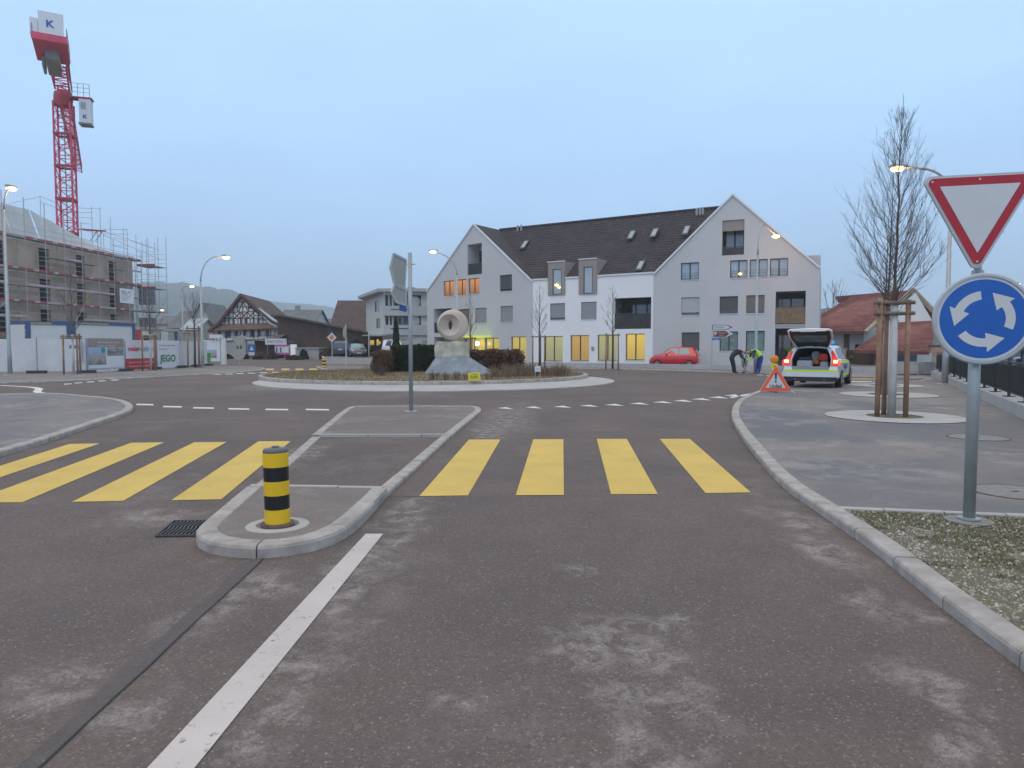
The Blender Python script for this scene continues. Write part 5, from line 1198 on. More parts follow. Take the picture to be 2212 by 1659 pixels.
g = MB(); g.box(-.45, .45, -.03, .0, zc_ - .45, zc_ + .45); g.build('plate', mat('sign_mid_blue', (.03, .14, .38), .5, 0), ws); g = MB(); g.prism([(-.25, -.04, zc_ - .25), (.25, -.04, zc_ - .25), (0, -.04, zc_ + .3)], (0, .008, 0)); g.build('symbol', M_BWH, ws); g = MB(); g.tube([(0, .03, 0), (0, .03, zc_)], .035, 6); g.build('pole', M_FPOST, ws)
g = MB(); g.box(-.35, .35, -.03, .0, zc_ - .85, zc_ - .5); g.build('plate', M_BWH, ws)
# white house with balconies
M_WHH = mat('offwhite_plaster', (.56, .56, .53), .9, .05, .4); M_PAR = mat('balcony_parapet', (.40, .42, .43), .8, .08)
wa, wb, wc = D(791, 700, 86), D(829, 700, 75), D(930, 700, 75)
wh = thing('balcony_house', 'white flat roofed house with two rows of balconies and satellite dishes', 'house')
PWl = Plane((wa.x, wa.y), (wb.x, wb.y)); PWf = Plane((wb.x, wb.y), (wc.x, wc.y)); ztop = D(829, 631, 75).z
for pl, nm in ((PWl, 'l'), (PWf, 'f')):
    M = Matrix.Translation(pl.A) @ Matrix.Rotation(pl.ang, 4, 'Z')
    if nm == 'l':
        rw = [pl.rect(811, 672 - 20, 819, 697 - 22), pl.rect(813, 689, 821, 704 + 4)]
        rw = [pl.rect(811, 651, 820, 674), pl.rect(813, 688, 821.5, 709)]
        rw[0] = pl.rect(810, 650, 819.5, 673)
        o = wall_mesh([(0, 0), (pl.L, 0), (pl.L, ztop), (0, ztop)], rw + [pl.rect(797, 727, 826, 775)[:2] + (0, D(810, 727, 80).z)], .25).build('wall', M_WHH, wh); o.matrix_basis = M
        bz = pl.rect(797, 727, 826, 775); g = MB(); g.quad((bz[0], .26, 0), (bz[1], .26, 0), (bz[1], .26, bz[3]), (bz[0], .26, bz[3])); o = g.build('shop_front', M_DARK, wh); o.matrix_basis = M
        for r in rw:
            x0, x1, z0, z1 = r; g = MB(); g.box(x0, x1, .1, .16, z0, z1); o = g.build('window', M_GLASSB, wh); o.matrix_basis = M
            g = MB(); g.box(x0 - .05, x0 + .1, .03, .099, z0, z1); g.box(x1 - .1, x1 + .05, .03, .099, z0, z1); g.build('frame', M_FRAME, o, kind='stuff')
        for u0, v0, u1, v1 in ((800, 735, 808, 745), (814, 733, 818, 746), (819, 737, 822, 744)):
            r = pl.rect(u0, v0, u1, v1, .2); g = MB(); g.box(r[0], r[1], .17, .2, r[2], r[3]); o = g.build('lit_window', M_LITB, wh); o.matrix_basis = M
    else:
        z = [D(870, v, 75).z for v in (637, 661, 682, 702, 724)]
        H = [(.15, pl.L, z[1], z[0], 1.6), (.15, pl.L, z[3], z[2], 1.6)]
        o = wall_mesh([(0, 0), (pl.L, 0), (pl.L, ztop), (0, ztop)], H, 1.6).build('wall', M_WHH, wh); o.matrix_basis = M
        for za, zb, zt in ((z[2], z[1], z[0]), (z[4], z[3], z[2])):
            g = MB(); g.box(.0, pl.L, -.35, -.02, za, zb); o = g.build('balcony_parapet', M_PAR, wh); o.matrix_basis = M
            g = MB(); g.box(pl.rect(845, 650, 870, 660)[0], pl.rect(845, 650, 885, 660)[1], -.37, -.352, zb - .42, zb - .34); o = g.build('parapet_slot', M_DARK, wh); o.matrix_basis = M
            g = MB(); g.quad((.15, 1.58, zb), (pl.L, 1.58, zb), (pl.L, 1.58, zt), (.15, 1.58, zt)); o = g.build('balcony_back', M_PAR, wh, fix=False); o.matrix_basis = M
            for u0, u1, mm, y in ((838, 841, M_WHH, .2), (846, 849, M_WHH, .2), (850, 856, M_GLASS, 1.4), (862, 868, M_GLASS, 1.4), (879, 908, mat('balcony_dark', (.10, .09, .085), .9, .2), 1.2), (909, 930, M_WHH, .1)):
                a, b = pl.rect(u0, 650, u1, 660)[:2]; g = MB(); g.box(a, b, y, y + .06, zb, zt - .02); o = g.build('balcony_panel', mm, wh); o.matrix_basis = M
            a, zc_ = pl.hit(895, 651.6 if zt > 6 else 692, .0); g = MB(); g.lathe([(0, .16), (.45, .09), (.66, 0), (.68, .03), (.45, .13), (0, .2)], 20, Matrix.Translation((a, .6, zc_)) @ Matrix.Rotation(pi / 2 + .15, 4, 'X') @ Matrix.Rotation(0, 4, 'Y')); o = g.build('satellite_dish', M_CWH, wh, smooth=True); o.matrix_basis = M
        g = MB(); g.box(pl.rect(910, 700, 925, 742)[0], pl.L, -.03, -.005, D(918, 745, 75).z, D(918, 735, 75).z); o = g.build('cellar_window', M_BLIND, wh); o.matrix_basis = M
g = MB(); c1, c2, c3 = wa, wb, wc; u_ = Vector((0, 0, ztop)); pts = [Vector((c1.x - .9, c1.y - .3, 0)) + u_, Vector((c2.x - .4, c2.y - .9, 0)) + u_, Vector((c3.x, c3.y - .9, 0)) + u_, Vector((c3.x, 92, 0)) + u_, Vector((c1.x - .9, 92, 0)) + u_]; g.prism(pts, (0, 0, .32)); g.build('flat_roof', mat('roof_fascia', (.40, .41, .42), .7, .1), wh)
g = MB(); p = D(791, 726, 85); q = D(829, 723, 74); g.prism([(p.x - .4, p.y - .6, p.z), (q.x, q.y - 1.6, p.z - .15), (q.x + 1, q.y, p.z), (p.x + .5, p.y, p.z)], (0, 0, .15)); g.build('shop_canopy', M_CONCD, wh)
g = MB(); p = D(797, 770, 78); g.tube([(p.x, 78, .3), (p.x, 78, 3.1)], .06, 6); g.build('canopy_post', M_TRIM, wh)
# ------------------------------------------------------------------ red roofed houses on the right
M_REDR = mat('red_tile_roof', (.185, .062, .055), .85, .25, 1.2, .4, 12, world=True, var2=(.23, .085, .07))
M_RWALL = mat('chalet_wall', (.52, .53, .52), .9, .06, .5); M_WOODB = mat('brown_wood', (.14, .085, .06), .9, .25, 2)
M_VERGE = mat('pale_wood_verge', (.34, .29, .22), .85, .15, 2)
rh = thing('red_roof_house', 'house with large red tiled roof and white gable behind the tree stakes', 'house')
Y0 = 60.0
def RP(u, v, Y=Y0): return D(u, v, Y)
# main roof: near slope facing us; ridge behind
e0, e1 = RP(1720, 712, 60), RP(1864, 717, 58); k0, k1 = RP(1838, 642, 65.5), RP(1964, 627, 64)
g = MB(); g.prism([e0, e1, k1, k0], (0, .05, -.2)); g.build('roof', M_REDR, rh); tile_rows('roof_tiles', e0, e1, k0, k1, rh, M_REDR, .33, .3, .04, seed=11)
rv = RP(2028, 691, 62); g = MB(); g.prism([k1, rv, rv + Vector((-3, 8, 0)), k1 + Vector((-3, 8, 0))], (0, 0, -.2)); g.build('roof', M_REDR, rh)
g = MB(); g.prism([e1 + Vector((.3, -.1, 0)), k1 + Vector((.1, -.4, 0)), rv + Vector((0, -.3, 0)), RP(2018, 745, 62), RP(1864, 745, 58.3)], (0, .3, 0)) if False else None
pg = [Vector((e1.x + .3, e1.y + .5, 0)), Vector((e1.x + .3, e1.y + .5, e1.z - .1)), Vector((k1.x, k1.y - 1.0, k1.z - .25)), Vector((rv.x - .6, rv.y - .1, rv.z - .1)), Vector((rv.x - .6, rv.y - .1, 0))]
g = MB(); g.quad(*pg); g.build('gable_wall', M_RWALL, rh, fix=False)
g = MB(); g.beam(e1 + Vector((.15, -.2, -.05)), k1 + Vector((.15, -.2, .05)), .30, .30); g.beam(k1 + Vector((.15, -.3, .05)), rv + Vector((.1, -.3, 0)), .30, .36); g.build('verge_board', M_VERGE, rh, kind='stuff')
fa_, fb_ = RP(1700, 725, 61), RP(1866, 725, 59); PR = Plane((fa_.x, fa_.y), (fb_.x, fb_.y)); MR = Matrix.Translation(PR.A) @ Matrix.Rotation(PR.ang, 4, 'Z')
Hs = [PR.rect(*r) for r in ((1848 - 6, 741, 1856 - 2, 757), (1860 - 2, 741, 1869 - 3, 757))]
Hs = [PR.rect(1848, 743, 1857, 763) if False else PR.rect(1847, 744, 1856, 762), PR.rect(1858, 744, 1865.5, 762), PR.rect(1847, 791, 1856, 812), PR.rect(1858, 791, 1865.5, 812)]
Hs = [(h[0], min(h[1], PR.L - .05), max(.3, h[2]), h[3]) for h in Hs]
o = wall_mesh([(0, 0), (PR.L, 0), (PR.L, e1.z - .1), (0, e0.z - .1)], [h for h in Hs if h[3] > h[2] + .2], .15).build('wall', M_RWALL, rh); o.matrix_basis = MR
for h in Hs:
    if h[3] > h[2] + .2: g = MB(); g.box(h[0], h[1], .1, .15, h[2], h[3]); o = g.build('window', M_GLASS, rh); o.matrix_basis = MR
a_ = PR.rect(1822, 730, 1834, 800); g = MB(); g.box(a_[0], a_[1], -.1, -.01, 1.4, 2.9); o = g.build('wood_panel', M_WOODB, rh); o.matrix_basis = MR
g = MB(); g.tube([MR @ Vector((PR.rect(1833, 730, 1838, 760)[0], -.1, 0)), MR @ Vector((PR.rect(1833, 730, 1838, 760)[0], -.1, e0.z))], .06, 6); g.build('downpipe', M_WOODB, rh)
an = thing('red_roof_annexe', 'lower annexe with red tiled lean to roof before the white gable', 'annexe')
e0, e1 = RP(1843, 757, 54), RP(2008, 761, 54); k0, k1 = RP(1932, 697, 60), RP(2026, 692, 60)
g = MB(); g.prism([e0, e1, k1, k0], (0, .05, -.2)); g.build('roof', M_REDR, an); tile_rows('roof_tiles', e0, e1, k0, k1, an, M_REDR, .33, .3, .04, seed=12)
a1_, b1_ = RP(1886, 760, 55), RP(2005, 760, 55); g = MB(); g.box(a1_.x, RP(1914, 760, 55).x, 55, 60, 0, e0.z); g.build('wooden_wall', M_WOODB, an); g = MB(); g.box(RP(1914, 760, 55).x + .01, b1_.x, 56.5, 60, 0, e0.z - .05); g.build('glass_front', mat('teal_glass', (.06, .10, .12), .15, .3, .8, spec=1), an)
g = MB()
for u0, u1, mm, lab in ((1941, 1985, M_CONC, 'pale concrete utility cabinet at the end of the low wall'), (1998, 2019, M_BLIND, 'dark grey utility cabinet beside the pale one')):
    p, q = D(u0, 746, 36.6), D(u1, 746, 36.6); t = thing('utility_cabinet', lab, 'cabinet', (p.x, 36.6, .05)); w_ = q.x - p.x
    g = MB(); g.box(0, w_, 0, .45, .06, .66); g.build('cabinet_body', mm, t); g = MB(); g.box(-.02, w_ + .02, -.02, .47, .66, .70); g.build('lid', mm, t); g = MB(); g.box(.04, w_ - .04, -.012, -.002, .1, .62); g.build('door', mm, t); g = MB(); g.box(0.02, w_ - .02, .02, .43, 0, .06); g.build('plinth', M_MORTAR, t)
g = MB(); g.prism([RP(2008, 762, 54), RP(2030, 738, 56), RP(2075, 757, 52), RP(2070, 767, 52)], (0, .3, .1)); g.build('porch_roof', mat('porch_brown', (.20, .12, .09), .9, .2), an)
for u in (1890, 1912): p = RP(u, 790, 54.5); g = MB(); g.tube([(p.x, 54.5, 0), (p.x, 54.5, e0.z - .1)], .07, 6); g.build('post', M_WOODB, an)
cpt = thing('carport', 'flat roofed dark carport behind the railing at the right edge', 'carport')
a_, b_ = D(2150, 746, 31), D(2310, 746, 31); g = MB(); g.box(a_.x, b_.x, 31, 36, 1.5, 1.62); g.box(a_.x, b_.x, 30.9, 31, 1.38, 1.64); g.build('roof', mat('carport_dark', (.075, .08, .095), .8, .2), cpt)
for u in (2158, 2182, 2209, 2260): p = D(u, 746, 31.2); g = MB(); g.box(p.x - .06, p.x + .06, 31.1, 31.22, -.4, 1.5); g.build('post', mat('post_violet', (.10, .09, .16), .7, .1), cpt)
g = MB(); a_, b_ = D(2140, 746, 40), D(2310, 746, 40); g.box(a_.x, b_.x, 40, 44, -.4, 1.9); g.build('rear_wall', M_GREYROOF, cpt)
# ------------------------------------------------------------------ hills
def hill(name, label, Y, prof, depth, col, seed, dx=40):
    m = mat(name + '_wood', col, .95, .35, .012, world=True, var2=tuple(c * 1.2 for c in col)); r_ = random.Random(seed)
    us = [p[0] for p in prof]; mb = MB(); rows = 7; n = 90; V_ = []
    for j in range(rows):
        t = j / (rows - 1)
        for i in range(n + 1):
            u = us[0] + (us[-1] - us[0]) * i / n
            k = next((k for k in range(len(prof) - 1) if us[k] <= u <= us[k + 1]), len(prof) - 2); q = (u - us[k]) / (us[k + 1] - us[k]); q = q * q * (3 - 2 * q)
            v = prof[k][1] + (prof[k + 1][1] - prof[k][1]) * q; p = D(u, v, Y + depth); y = Y + depth * t; sc = sin(t * pi / 2)
            x = D(u, 746, Y + depth * t).x
            z = p.z * sc + 10 * mnoise.noise(Vector((x * .012, y * .012, seed))) * sin(t * pi) + (mnoise.noise(Vector((x * .09, y * .05, seed + 5))) * 3.0 + mnoise.noise(Vector((x * .25, y * .2, seed + 9))) * 2) * (t > .3)
            V_.append((x, y, max(z, -1)))
    V_ += [(x, y + depth * .9, -1) for x, y, z in V_[-(n + 1):]]
    mb.v = V_
    for j in range(rows):
        for i in range(n): a = j * (n + 1) + i; mb.f.append((a, a + 1, a + n + 2, a + n + 1)); mb.mi.append(0)
    return mb.build(name, m, None, label=label, cat='hill', kind='structure')
hill('hill', 'hazy wooded hill rising behind the scaffold and timbered house', 900, [(-300, 660), (60, 640), (240, 622), (330, 610), (395, 611), (440, 620), (495, 628), (550, 652), (600, 690), (680, 738)], 350, (.05, .06, .05), 3)
hill('hill', 'more distant pale blue ridge behind the barn roofs', 1500, [(380, 700), (500, 660), (560, 646), (600, 653), (650, 657), (700, 662), (760, 672), (860, 690), (1000, 705), (1200, 712), (1500, 715), (1700, 712)], 500, (.055, .065, .055), 8)
hill('hill', 'dark wooded slope right of the grey building', 300, [(1700, 690), (1770, 668), (1800, 668), (1850, 680), (1950, 694), (2100, 700), (2400, 700), (2800, 700)], 120, (.028, .036, .026), 13)
# ================================================================== street furniture, trees, plants
M_GALV = mat('galvanised_steel', (.36, .39, .40), .45, .12, 6, metal=.35)
M_GALVL = mat('galvanised_light', (.46, .49, .51), .45, .1, 6, metal=.3)
M_SODIUM = emis('sodium_lamp', (1, .60, .22), 9)
def street_lamp(label, foot, head, arm_drop=1.3, r=.09, hr=.25, reach_start=None, s=1.0, group='street lamps with curved arms', base=True):
    foot = Vector(foot); head = Vector(head); t = thing('street_lamp', label, 'street lamp', foot, 0, group)
    h = head - foot; d = Vector((h.x, h.y, 0)); L = d.length; d = d / L if L > .01 else Vector((1, 0, 0)); zt = h.z
    g = MB(); g.tube([(0, 0, 0), (0, 0, 1.2), (0, 0, 1.3), (0, 0, zt - arm_drop)], [r * 1.25, r * 1.2, r, r * .62], 10); g.build('pole', M_GALV, t, smooth=True)
    pts = []; R = min(arm_drop, L)
    for k in range(9): a = pi / 2 * k / 8; pts.append(d * (R * (1 - cos(a))) + Vector((0, 0, zt - arm_drop + (arm_drop * .92) * sin(a))))
    pts.append(d * (L - .25) + Vector((0, 0, zt - .02)))
    g = MB(); g.tube(pts, r * .5, 8); g.build('arm', M_GALV, t, smooth=True)
    c = d * (L - .05) + Vector((0, 0, zt)); M = Matrix.Translation(c) @ Matrix.Rotation(atan2(d.y, d.x), 4, 'Z'); g = MB(); g.lathe([(0, -.32), (.10, -.30), (.15, -.1), (.16, .2), (.12, .36), (0, .40)], 10, M @ Matrix.Rotation(pi / 2, 4, 'Y') @ Matrix.Scale(s, 4)); g.v = [(x, y, c.z + (z - c.z) * .55) for x, y, z in g.v]; hd = g.build('lamp_head', M_GALV, t, smooth=True)
    g = MB(); g.lathe([(0, -hr * .45), (hr * .75, -hr * .3), (hr, 0), (hr * .7, hr * .2), (0, hr * .25)], 12, Matrix.Translation(c + d * .08 + Vector((0, 0, -.10 * s)))); g.build('lamp_glass', M_SODIUM, hd, smooth=True)
    if foot.y < 60:
        ll = bpy.data.lights.new('lamp_light', 'POINT'); ll.energy = 50; ll.color = (1, .55, .2); ll.shadow_soft_size = .25; lo = bpy.data.objects.new('lamp_light', ll); COL.objects.link(lo); lo.parent = t; lo.location = c + d * .08 + Vector((0, 0, -.45))
    if base: g = MB(); g.lathe([(0, 0), (r * 3, 0), (r * 3, .03), (0, .04)], 12); g.build('base_plate', M_CONC, t)
    return t
def at_depth(u, v, Y): return D(u, v, Y)
street_lamp('tall lit street lamp at the far left before the scaffold', G(22, 810, .06), D(24, 403, 37.5))
street_lamp('lit street lamp with curved arm between the site fence and timbered house', G(438, 796.5, .06), D(488, 553, 49.5), 2.0)
p = D(988, 746, 55); street_lamp('lit street lamp rising behind the ring sculpture', (p.x, 55, .06), D(936, 541, 55), 1.9)
p = G(1632, 805, .06); street_lamp('lit street lamp standing before the right gable behind the people', p, D(1676, 507, 47), 2.2)
p = G(2041, 830, .06); street_lamp('lit street lamp on the right pavement whose arm reaches behind the big tree', p, D(1940, 359, p.y), 1.2, .10)
p = D(2188, 746, 75); street_lamp('small lit street lamp far behind the blue arrow sign', (p.x, 75, 0), D(2198, 611, 74.5), 1.0, hr=.22)
p = D(396, 746, 96); street_lamp('smaller lit street lamp beyond the site fence left of the curved one', (p.x, 96, 0), D(414, 617, 95.5), .8, hr=.3)
for k, (u, v, Y) in enumerate(((349.7, 669, 150), (322, 687, 165), (348.6, 690, 185), (402, 695, 170))):
    p = D(u - 4, 746, Y); lab = ('tiny upper street lamp glow over the far roofs beside the scaffold', 'tiny faint street lamp glow low in front of the scaffold tower', 'tiny middle street lamp glow below the upper one by the scaffold', 'tiny street lamp glow before the far grey roofs')[k]
    street_lamp(lab, (p.x, Y, 0), D(u, v, Y), .8, hr=.34 if k != 1 else .26, group='far street lamps')
# ---- bollards
M_BY = mat('bollard_yellow', (.80, .50, .012), .42, .08, 4, coat=.2); M_BK = mat('bollard_black', (.012, .012, .013), .4, .1, 4); M_CAPG = mat('bollard_cap', (.10, .11, .12), .5, .1)
def bollard(label, p, r, h, ring=True, tilt=0):
    t = thing('bollard', label, 'bollard', p, 0, 'yellow and black bollards on the islands'); n = 32; z0 = .03; hb = (h - z0) / 5; S = Matrix.Rotation(tilt, 4, 'Y')
    for k in range(5):
        g = MB(); a, b = z0 + hb * k, z0 + hb * (k + 1); rr_ = r if k % 2 == 0 else r * .992; g.lathe([(0, a), (rr_, a), (rr_, b), (0, b)], n, S); g.build('band', M_BY if k % 2 == 0 else M_BK, t)
    g = MB(); g.lathe([(r * .98, h), (r * 1.0, h + .012), (r * .9, h + .03), (r * .3, h + .04), (r * .28, h + .05), (0, h + .05)], n, S); g.build('cap', M_CAPG, t, smooth=False)
    g = MB(); g.lathe([(r * 1.35, 0), (r * 1.35, .012), (r * 1.28, .03), (0, .03)], n); g.build('foot_plate', M_RUST, t)
    if ring: g = MB(); g.lathe([(r * 2.5, -.005), (r * 2.5, .006), (r * 2.4, .012), (r * 1.7, .012), (r * 1.65, 0)], 40); g.build('concrete_ring', M_CONC, t)
    return t
p = G(600, 1133, NZ); bollard('striped yellow and black bollard on the island nose in front', (p.x, p.y, NZ - .008), .103, .62, True, radians(-.8))
p = G(700.3, 793.6, .09); bollard('small distant striped bollard on the island behind the roundabout', (p.x, p.y, .09), .12, .60, False)
# ---- give way and roundabout signs on the right
M_SRED = mat('sign_red', (.42, .012, .025), .4, .08, 8); M_SWH = mat('sign_white', (.60, .61, .62), .45, .05, 5); M_SBL = mat('sign_blue', (.012, .11, .45), .4, .08, 8)
sp = G(2093, 1124, .07); sy = sp.y; yawp = -radians(15)
ps = thing('sign_post', 'galvanised post with give way triangle above round blue arrow sign', 'traffic sign', (sp.x, sp.y, .062))
Msg = Matrix.Rotation(yawp, 4, 'Z')
zt = D(2112, 590, sy).z; zc_ = D(2120, 690, sy).z - .062
g = MB(); g.tube([(0, 0, 0), (0, 0, zt - .04)], .048, 16); g.build('post', M_GALV, ps, smooth=True)
g = MB(); g.lathe([(.19, 0), (.19, .012), (0, .02)], 24); g.build('footing', M_COVER, ps); g = MB(); g.lathe([(.09, .02), (.09, .035), (0, .04)], 16); g.build('base_flange', M_GALV, ps)
R_ = .345
RX = Matrix.Rotation(pi / 2, 4, 'X')
def disc(rad, y, th, n=64): return [(0, 0), (rad, 0), (rad, th), (0, th)]
Mr = Msg @ Matrix.Translation((.02, -.08, zc_)) @ RX
g = MB(); g.lathe([(0, .0), (R_ + .03, .0), (R_ + .042, .01), (R_ + .042, .03), (R_ + .032, .038), (R_ + .012, .038), (R_ + .012, .026), (0, .026)], 72, Mr); rs = g.build('round_sign', M_GALVL, ps, smooth=False)
g = MB(); g.lathe([(0, .027), (R_ + .008, .027), (R_ + .008, .029), (0, .029)], 72, Mr); g.build('white_rim', M_SWH, rs); g = MB(); g.lathe([(0, .0295), (R_ - .012, .0295), (R_ - .012, .031), (0, .031)], 72, Mr); g.build('blue_face', M_SBL, rs)
def arc_arrow(a0, a1, r=.20, w=.036, hw_=.082, hl=.14):
    """band from angle a0 to a1 (counter clockwise), head beyond a1"""
    pts = []; n = 14
    for k in range(n + 1): a = a0 + (a1 - a0) * k / n; pts.append(((r + w) * cos(a), (r + w) * sin(a)))
    tx, ty = -sin(a1), cos(a1); cx_, cy_ = cos(a1), sin(a1)
    pts.append(((r + hw_) * cx_, (r + hw_) * cy_)); tip = (r * cx_ + tx * hl - cx_ * .02, r * cy_ + ty * hl - cy_ * .02); pts.append(tip); pts.append(((r - hw_) * cx_, (r - hw_) * cy_))
    for k in range(n, -1, -1): a = a0 + (a1 - a0) * k / n; pts.append(((r - w) * cos(a), (r - w) * sin(a)))
    return pts
for a0 in (-23, 97, 217):
    a0r = radians(a0); pts = arc_arrow(a0r, a0r + radians(60)); mb = MB(); tris = tri_poly(pts); i = len(mb.v)
    mb.v = [tuple(Mr @ Vector((x, y, .0325))) for x, y in pts]; mb.f = [tuple(t) for t in tris]; mb.mi = [0] * len(tris); o = mb.build('white_arrow', M_SWH, rs)
# give way triangle, point down
def P2d(u, v):
    pl_o = Vector((sp.x, sp.y, 0)); nn = Vector((sin(yawp), -cos(yawp), 0)); tt = Vector((cos(yawp), sin(yawp), 0)); d = ray(u, v); k = ((pl_o + nn * .08 - EYE).dot(nn)) / d.dot(nn); Pp = EYE + d * k
    return (Pp - pl_o).dot(tt), Pp.z - .062
tl, bt = P2d(1988, 386), P2d(2106, 594); ctr = bt[0] + .005; hwid = ctr - tl[0]; ztp, zbt = tl[1] + .01, bt[1]
def tri(s_, rc=.0): # rounded inverted triangle scaled about its centre
    cz = ztp - (ztp - zbt) / 3; pts = []
    for (x, z) in ((-hwid, ztp), (0, zbt), (hwid, ztp)): pts.append((ctr + x * s_, cz + (z - cz) * s_))
    out = []; n = 6; r_ = rc
    for i in range(3):
        p, a, b = Vector(pts[i]), Vector(pts[i - 1]), Vector(pts[(i + 1) % 3]); da, db = (a - p).normalized(), (b - p).normalized()
        bis = (da + db).normalized(); ang = da.angle(db) / 2; c = p + bis * (r_ / sin(ang)); q0 = p + da * (r_ / math.tan(ang)); q1 = p + db * (r_ / math.tan(ang))
        for k in range(n + 1):
            v_ = (q0 - c).lerp(q1 - c, k / n).normalized() * r_ + c; out.append((v_.x, v_.y))
    return out
def tri_prism(name, m, s_, y, th, rc, parent):
    g = MB(); g.prism([Msg @ Vector((x, y, z)) for x, z in tri(s_, rc)], Msg @ Vector((0, th, 0))); return g.build(name, m, parent)
ts = tri_prism('triangle_sign', M_GALVL, 1.0, -.095, .035, .05, ps); tri_prism('white_rim', M_SWH, .945, -.098, .002, .045, ts); tri_prism('red_border', M_SRED, .925, -.101, .002, .04, ts); tri_prism('white_face', M_SWH, .675, -.1045, .002, .004, ts)
g = MB()
for x, z in ((ctr - hwid * .80, ztp - .05), (ctr, zbt + .11), (ctr - hwid * .42, zbt + (ztp - zbt) * .42), (ctr + hwid * .42, zbt + (ztp - zbt) * .42), (ctr, ztp - .045), (ctr + hwid * .8, ztp - .05)): g.lathe([(0, 0), (.009, 0), (0, .006)], 8, Msg @ Matrix.Translation((x, -.104, z)) @ RX)
g.build('rivet', M_SWH, ts, kind='stuff')
g = MB(); g.tube([(0, 0, zt - .04), (0, 0, ztp - .1)], .03, 10); g.box(-.05, .05, -.075, .05, zc_ - .03, zc_ + .03, Msg); g.build('bracket', M_GALV, ps, kind='stuff')
# ---- tall sign post on the far island with its panels seen from behind
cp_ = G(888, 888, FZ); cs = thing('sign_post', 'tall steel post on the island with two angular panels seen from behind', 'sign', (cp_.x, cp_.y, FZ - .008))
ztop_ = D(877, 552, cp_.y).z; g = MB(); g.tube([(0, 0, 0), (0, 0, ztop_ + .02)], .048, 12); g.build('post', M_GALV, cs, smooth=True); g = MB(); g.lathe([(.16, 0), (.16, .012), (0, .02)], 16); g.build('base_flange', M_GALV, cs)
tp = Vector((cos(radians(62)), sin(radians(62)), 0)); npn = Vector((tp.y, -tp.x, 0)); o0 = Vector((cp_.x, cp_.y, 0))
def back_panel(pts, off): 
    out = []
    for u, v in pts:
        d = ray(u, v); k = (o0 + npn * off - EYE).dot(npn) / d.dot(npn); P_ = EYE + d * k; out.append(P_ - Vector((cp_.x, cp_.y, FZ - .008)))
    return out
M_BACK = mat('panel_back', (.34, .325, .30), .6, .1, 2)
for pts in (((849.5, 548), (843, 577), (852, 613.5), (874, 622), (877, 562)), ((852, 615), (845, 632), (855.5, 652), (877, 659), (875, 625))):
    q = back_panel(pts, .06); g = MB(); g.prism(q, npn * -.03); pn = g.build('panel', M_BACK, cs)
    g = MB()
    for a, b in zip(q, q[1:] + q[:1]): g.beam(a, b, .03, .05)
    g.build('rim', M_GALVL, pn, kind='stuff')
q = back_panel(((864, 655), (878, 657), (878, 674), (864, 671)), -.07); g = MB(); g.prism(q, npn * -.02); g.build('plate', MATS['sign_mid_blue'], cs)
g = MB()
for v in (566, 617, 640, 672): z_ = D(880, v, cp_.y).z - NZ; g.box(-.06, .12, -.02, .02, z_ - .012, z_ + .012)
g.build('clamp', M_GALV, cs, kind='stuff')
# ---- pole with round sign from behind, priority road sign, far give way sign backs
p = G(748, 794.6, .09); t = thing('sign_post', 'thin post with sign plates seen from behind on the far island', 'sign', (p.x, p.y, .09))
g = MB(); zt_ = D(745, 703, p.y).z; g.tube([(0, 0, 0), (0, 0, zt_)], .045, 8); g.build('post', M_GALVL, t)
g = MB(); g.lathe([(0, 0), (.38, 0), (.38, .03), (0, .03)], 20, Matrix.Translation((-.1, .1, zt_ - .55)) @ Matrix.Rotation(radians(-62), 4, 'Z') @ RX); g.build('round_plate', M_BACK, t)
g = MB(); g.box(-.3, .0, .06, .08, zt_ - 1.35, zt_ - 1.0, Matrix.Rotation(radians(-62), 4, 'Z')); g.build('plate', M_BACK, t)
p = D(717.5, 772, 62); t = thing('priority_sign', 'orange and white priority road diamond before the brown barn', 'traffic sign', (p.x, 62, .3))
zc2 = D(716, 729, 62).z - .3; g = MB(); g.tube([(0, 0, 0), (0, 0, zc2 + .3)], .04, 8); g.build('post', M_GALVL, t)
for s_, m_, y_ in ((.43, M_GALVL, -.05), (.41, M_SWH, -.056), (.25, mat('sign_orange', (.62, .20, .04), .4, .05), -.062)): g = MB(); g.prism([(-s_, y_, zc2), (0, y_, zc2 - s_), (s_, y_, zc2), (0, y_, zc2 + s_)], (0, .005, 0)); g.build('diamond_plate', m_, t)
g = MB(); g.box(-.12, .12, -.02, 0, zc2 + .34, zc2 + .5); g.build('top_plate', M_SBL, t)
p = D(519, 795, 50); t = thing('give_way_sign', 'grey back of a give way triangle on a thin pole before the timbered house', 'traffic sign', (p.x, 50, .06))
a_, b_, c_ = D(498, 727, 50), D(535, 725, 50), D(516.5, 752, 50); zb_ = Vector((p.x, 50, .06)); g = MB(); g.prism([a_ - zb_, b_ - zb_, c_ - zb_], (0, -.03, 0)); g.build('triangle_plate', M_BACK, t); g = MB(); g.tube([(c_.x - p.x, 0, 0), (c_.x - p.x, 0, a_.z - .1)], .035, 8); g.build('post', M_GALV, t)
g = MB(); g.lathe([(0, 0), (.4, 0), (.4, .03), (0, .03)], 18, Matrix.Translation((c_.x - p.x, -.01, c_.z - .5)) @ RX); g.build('round_plate', M_BACK, t)
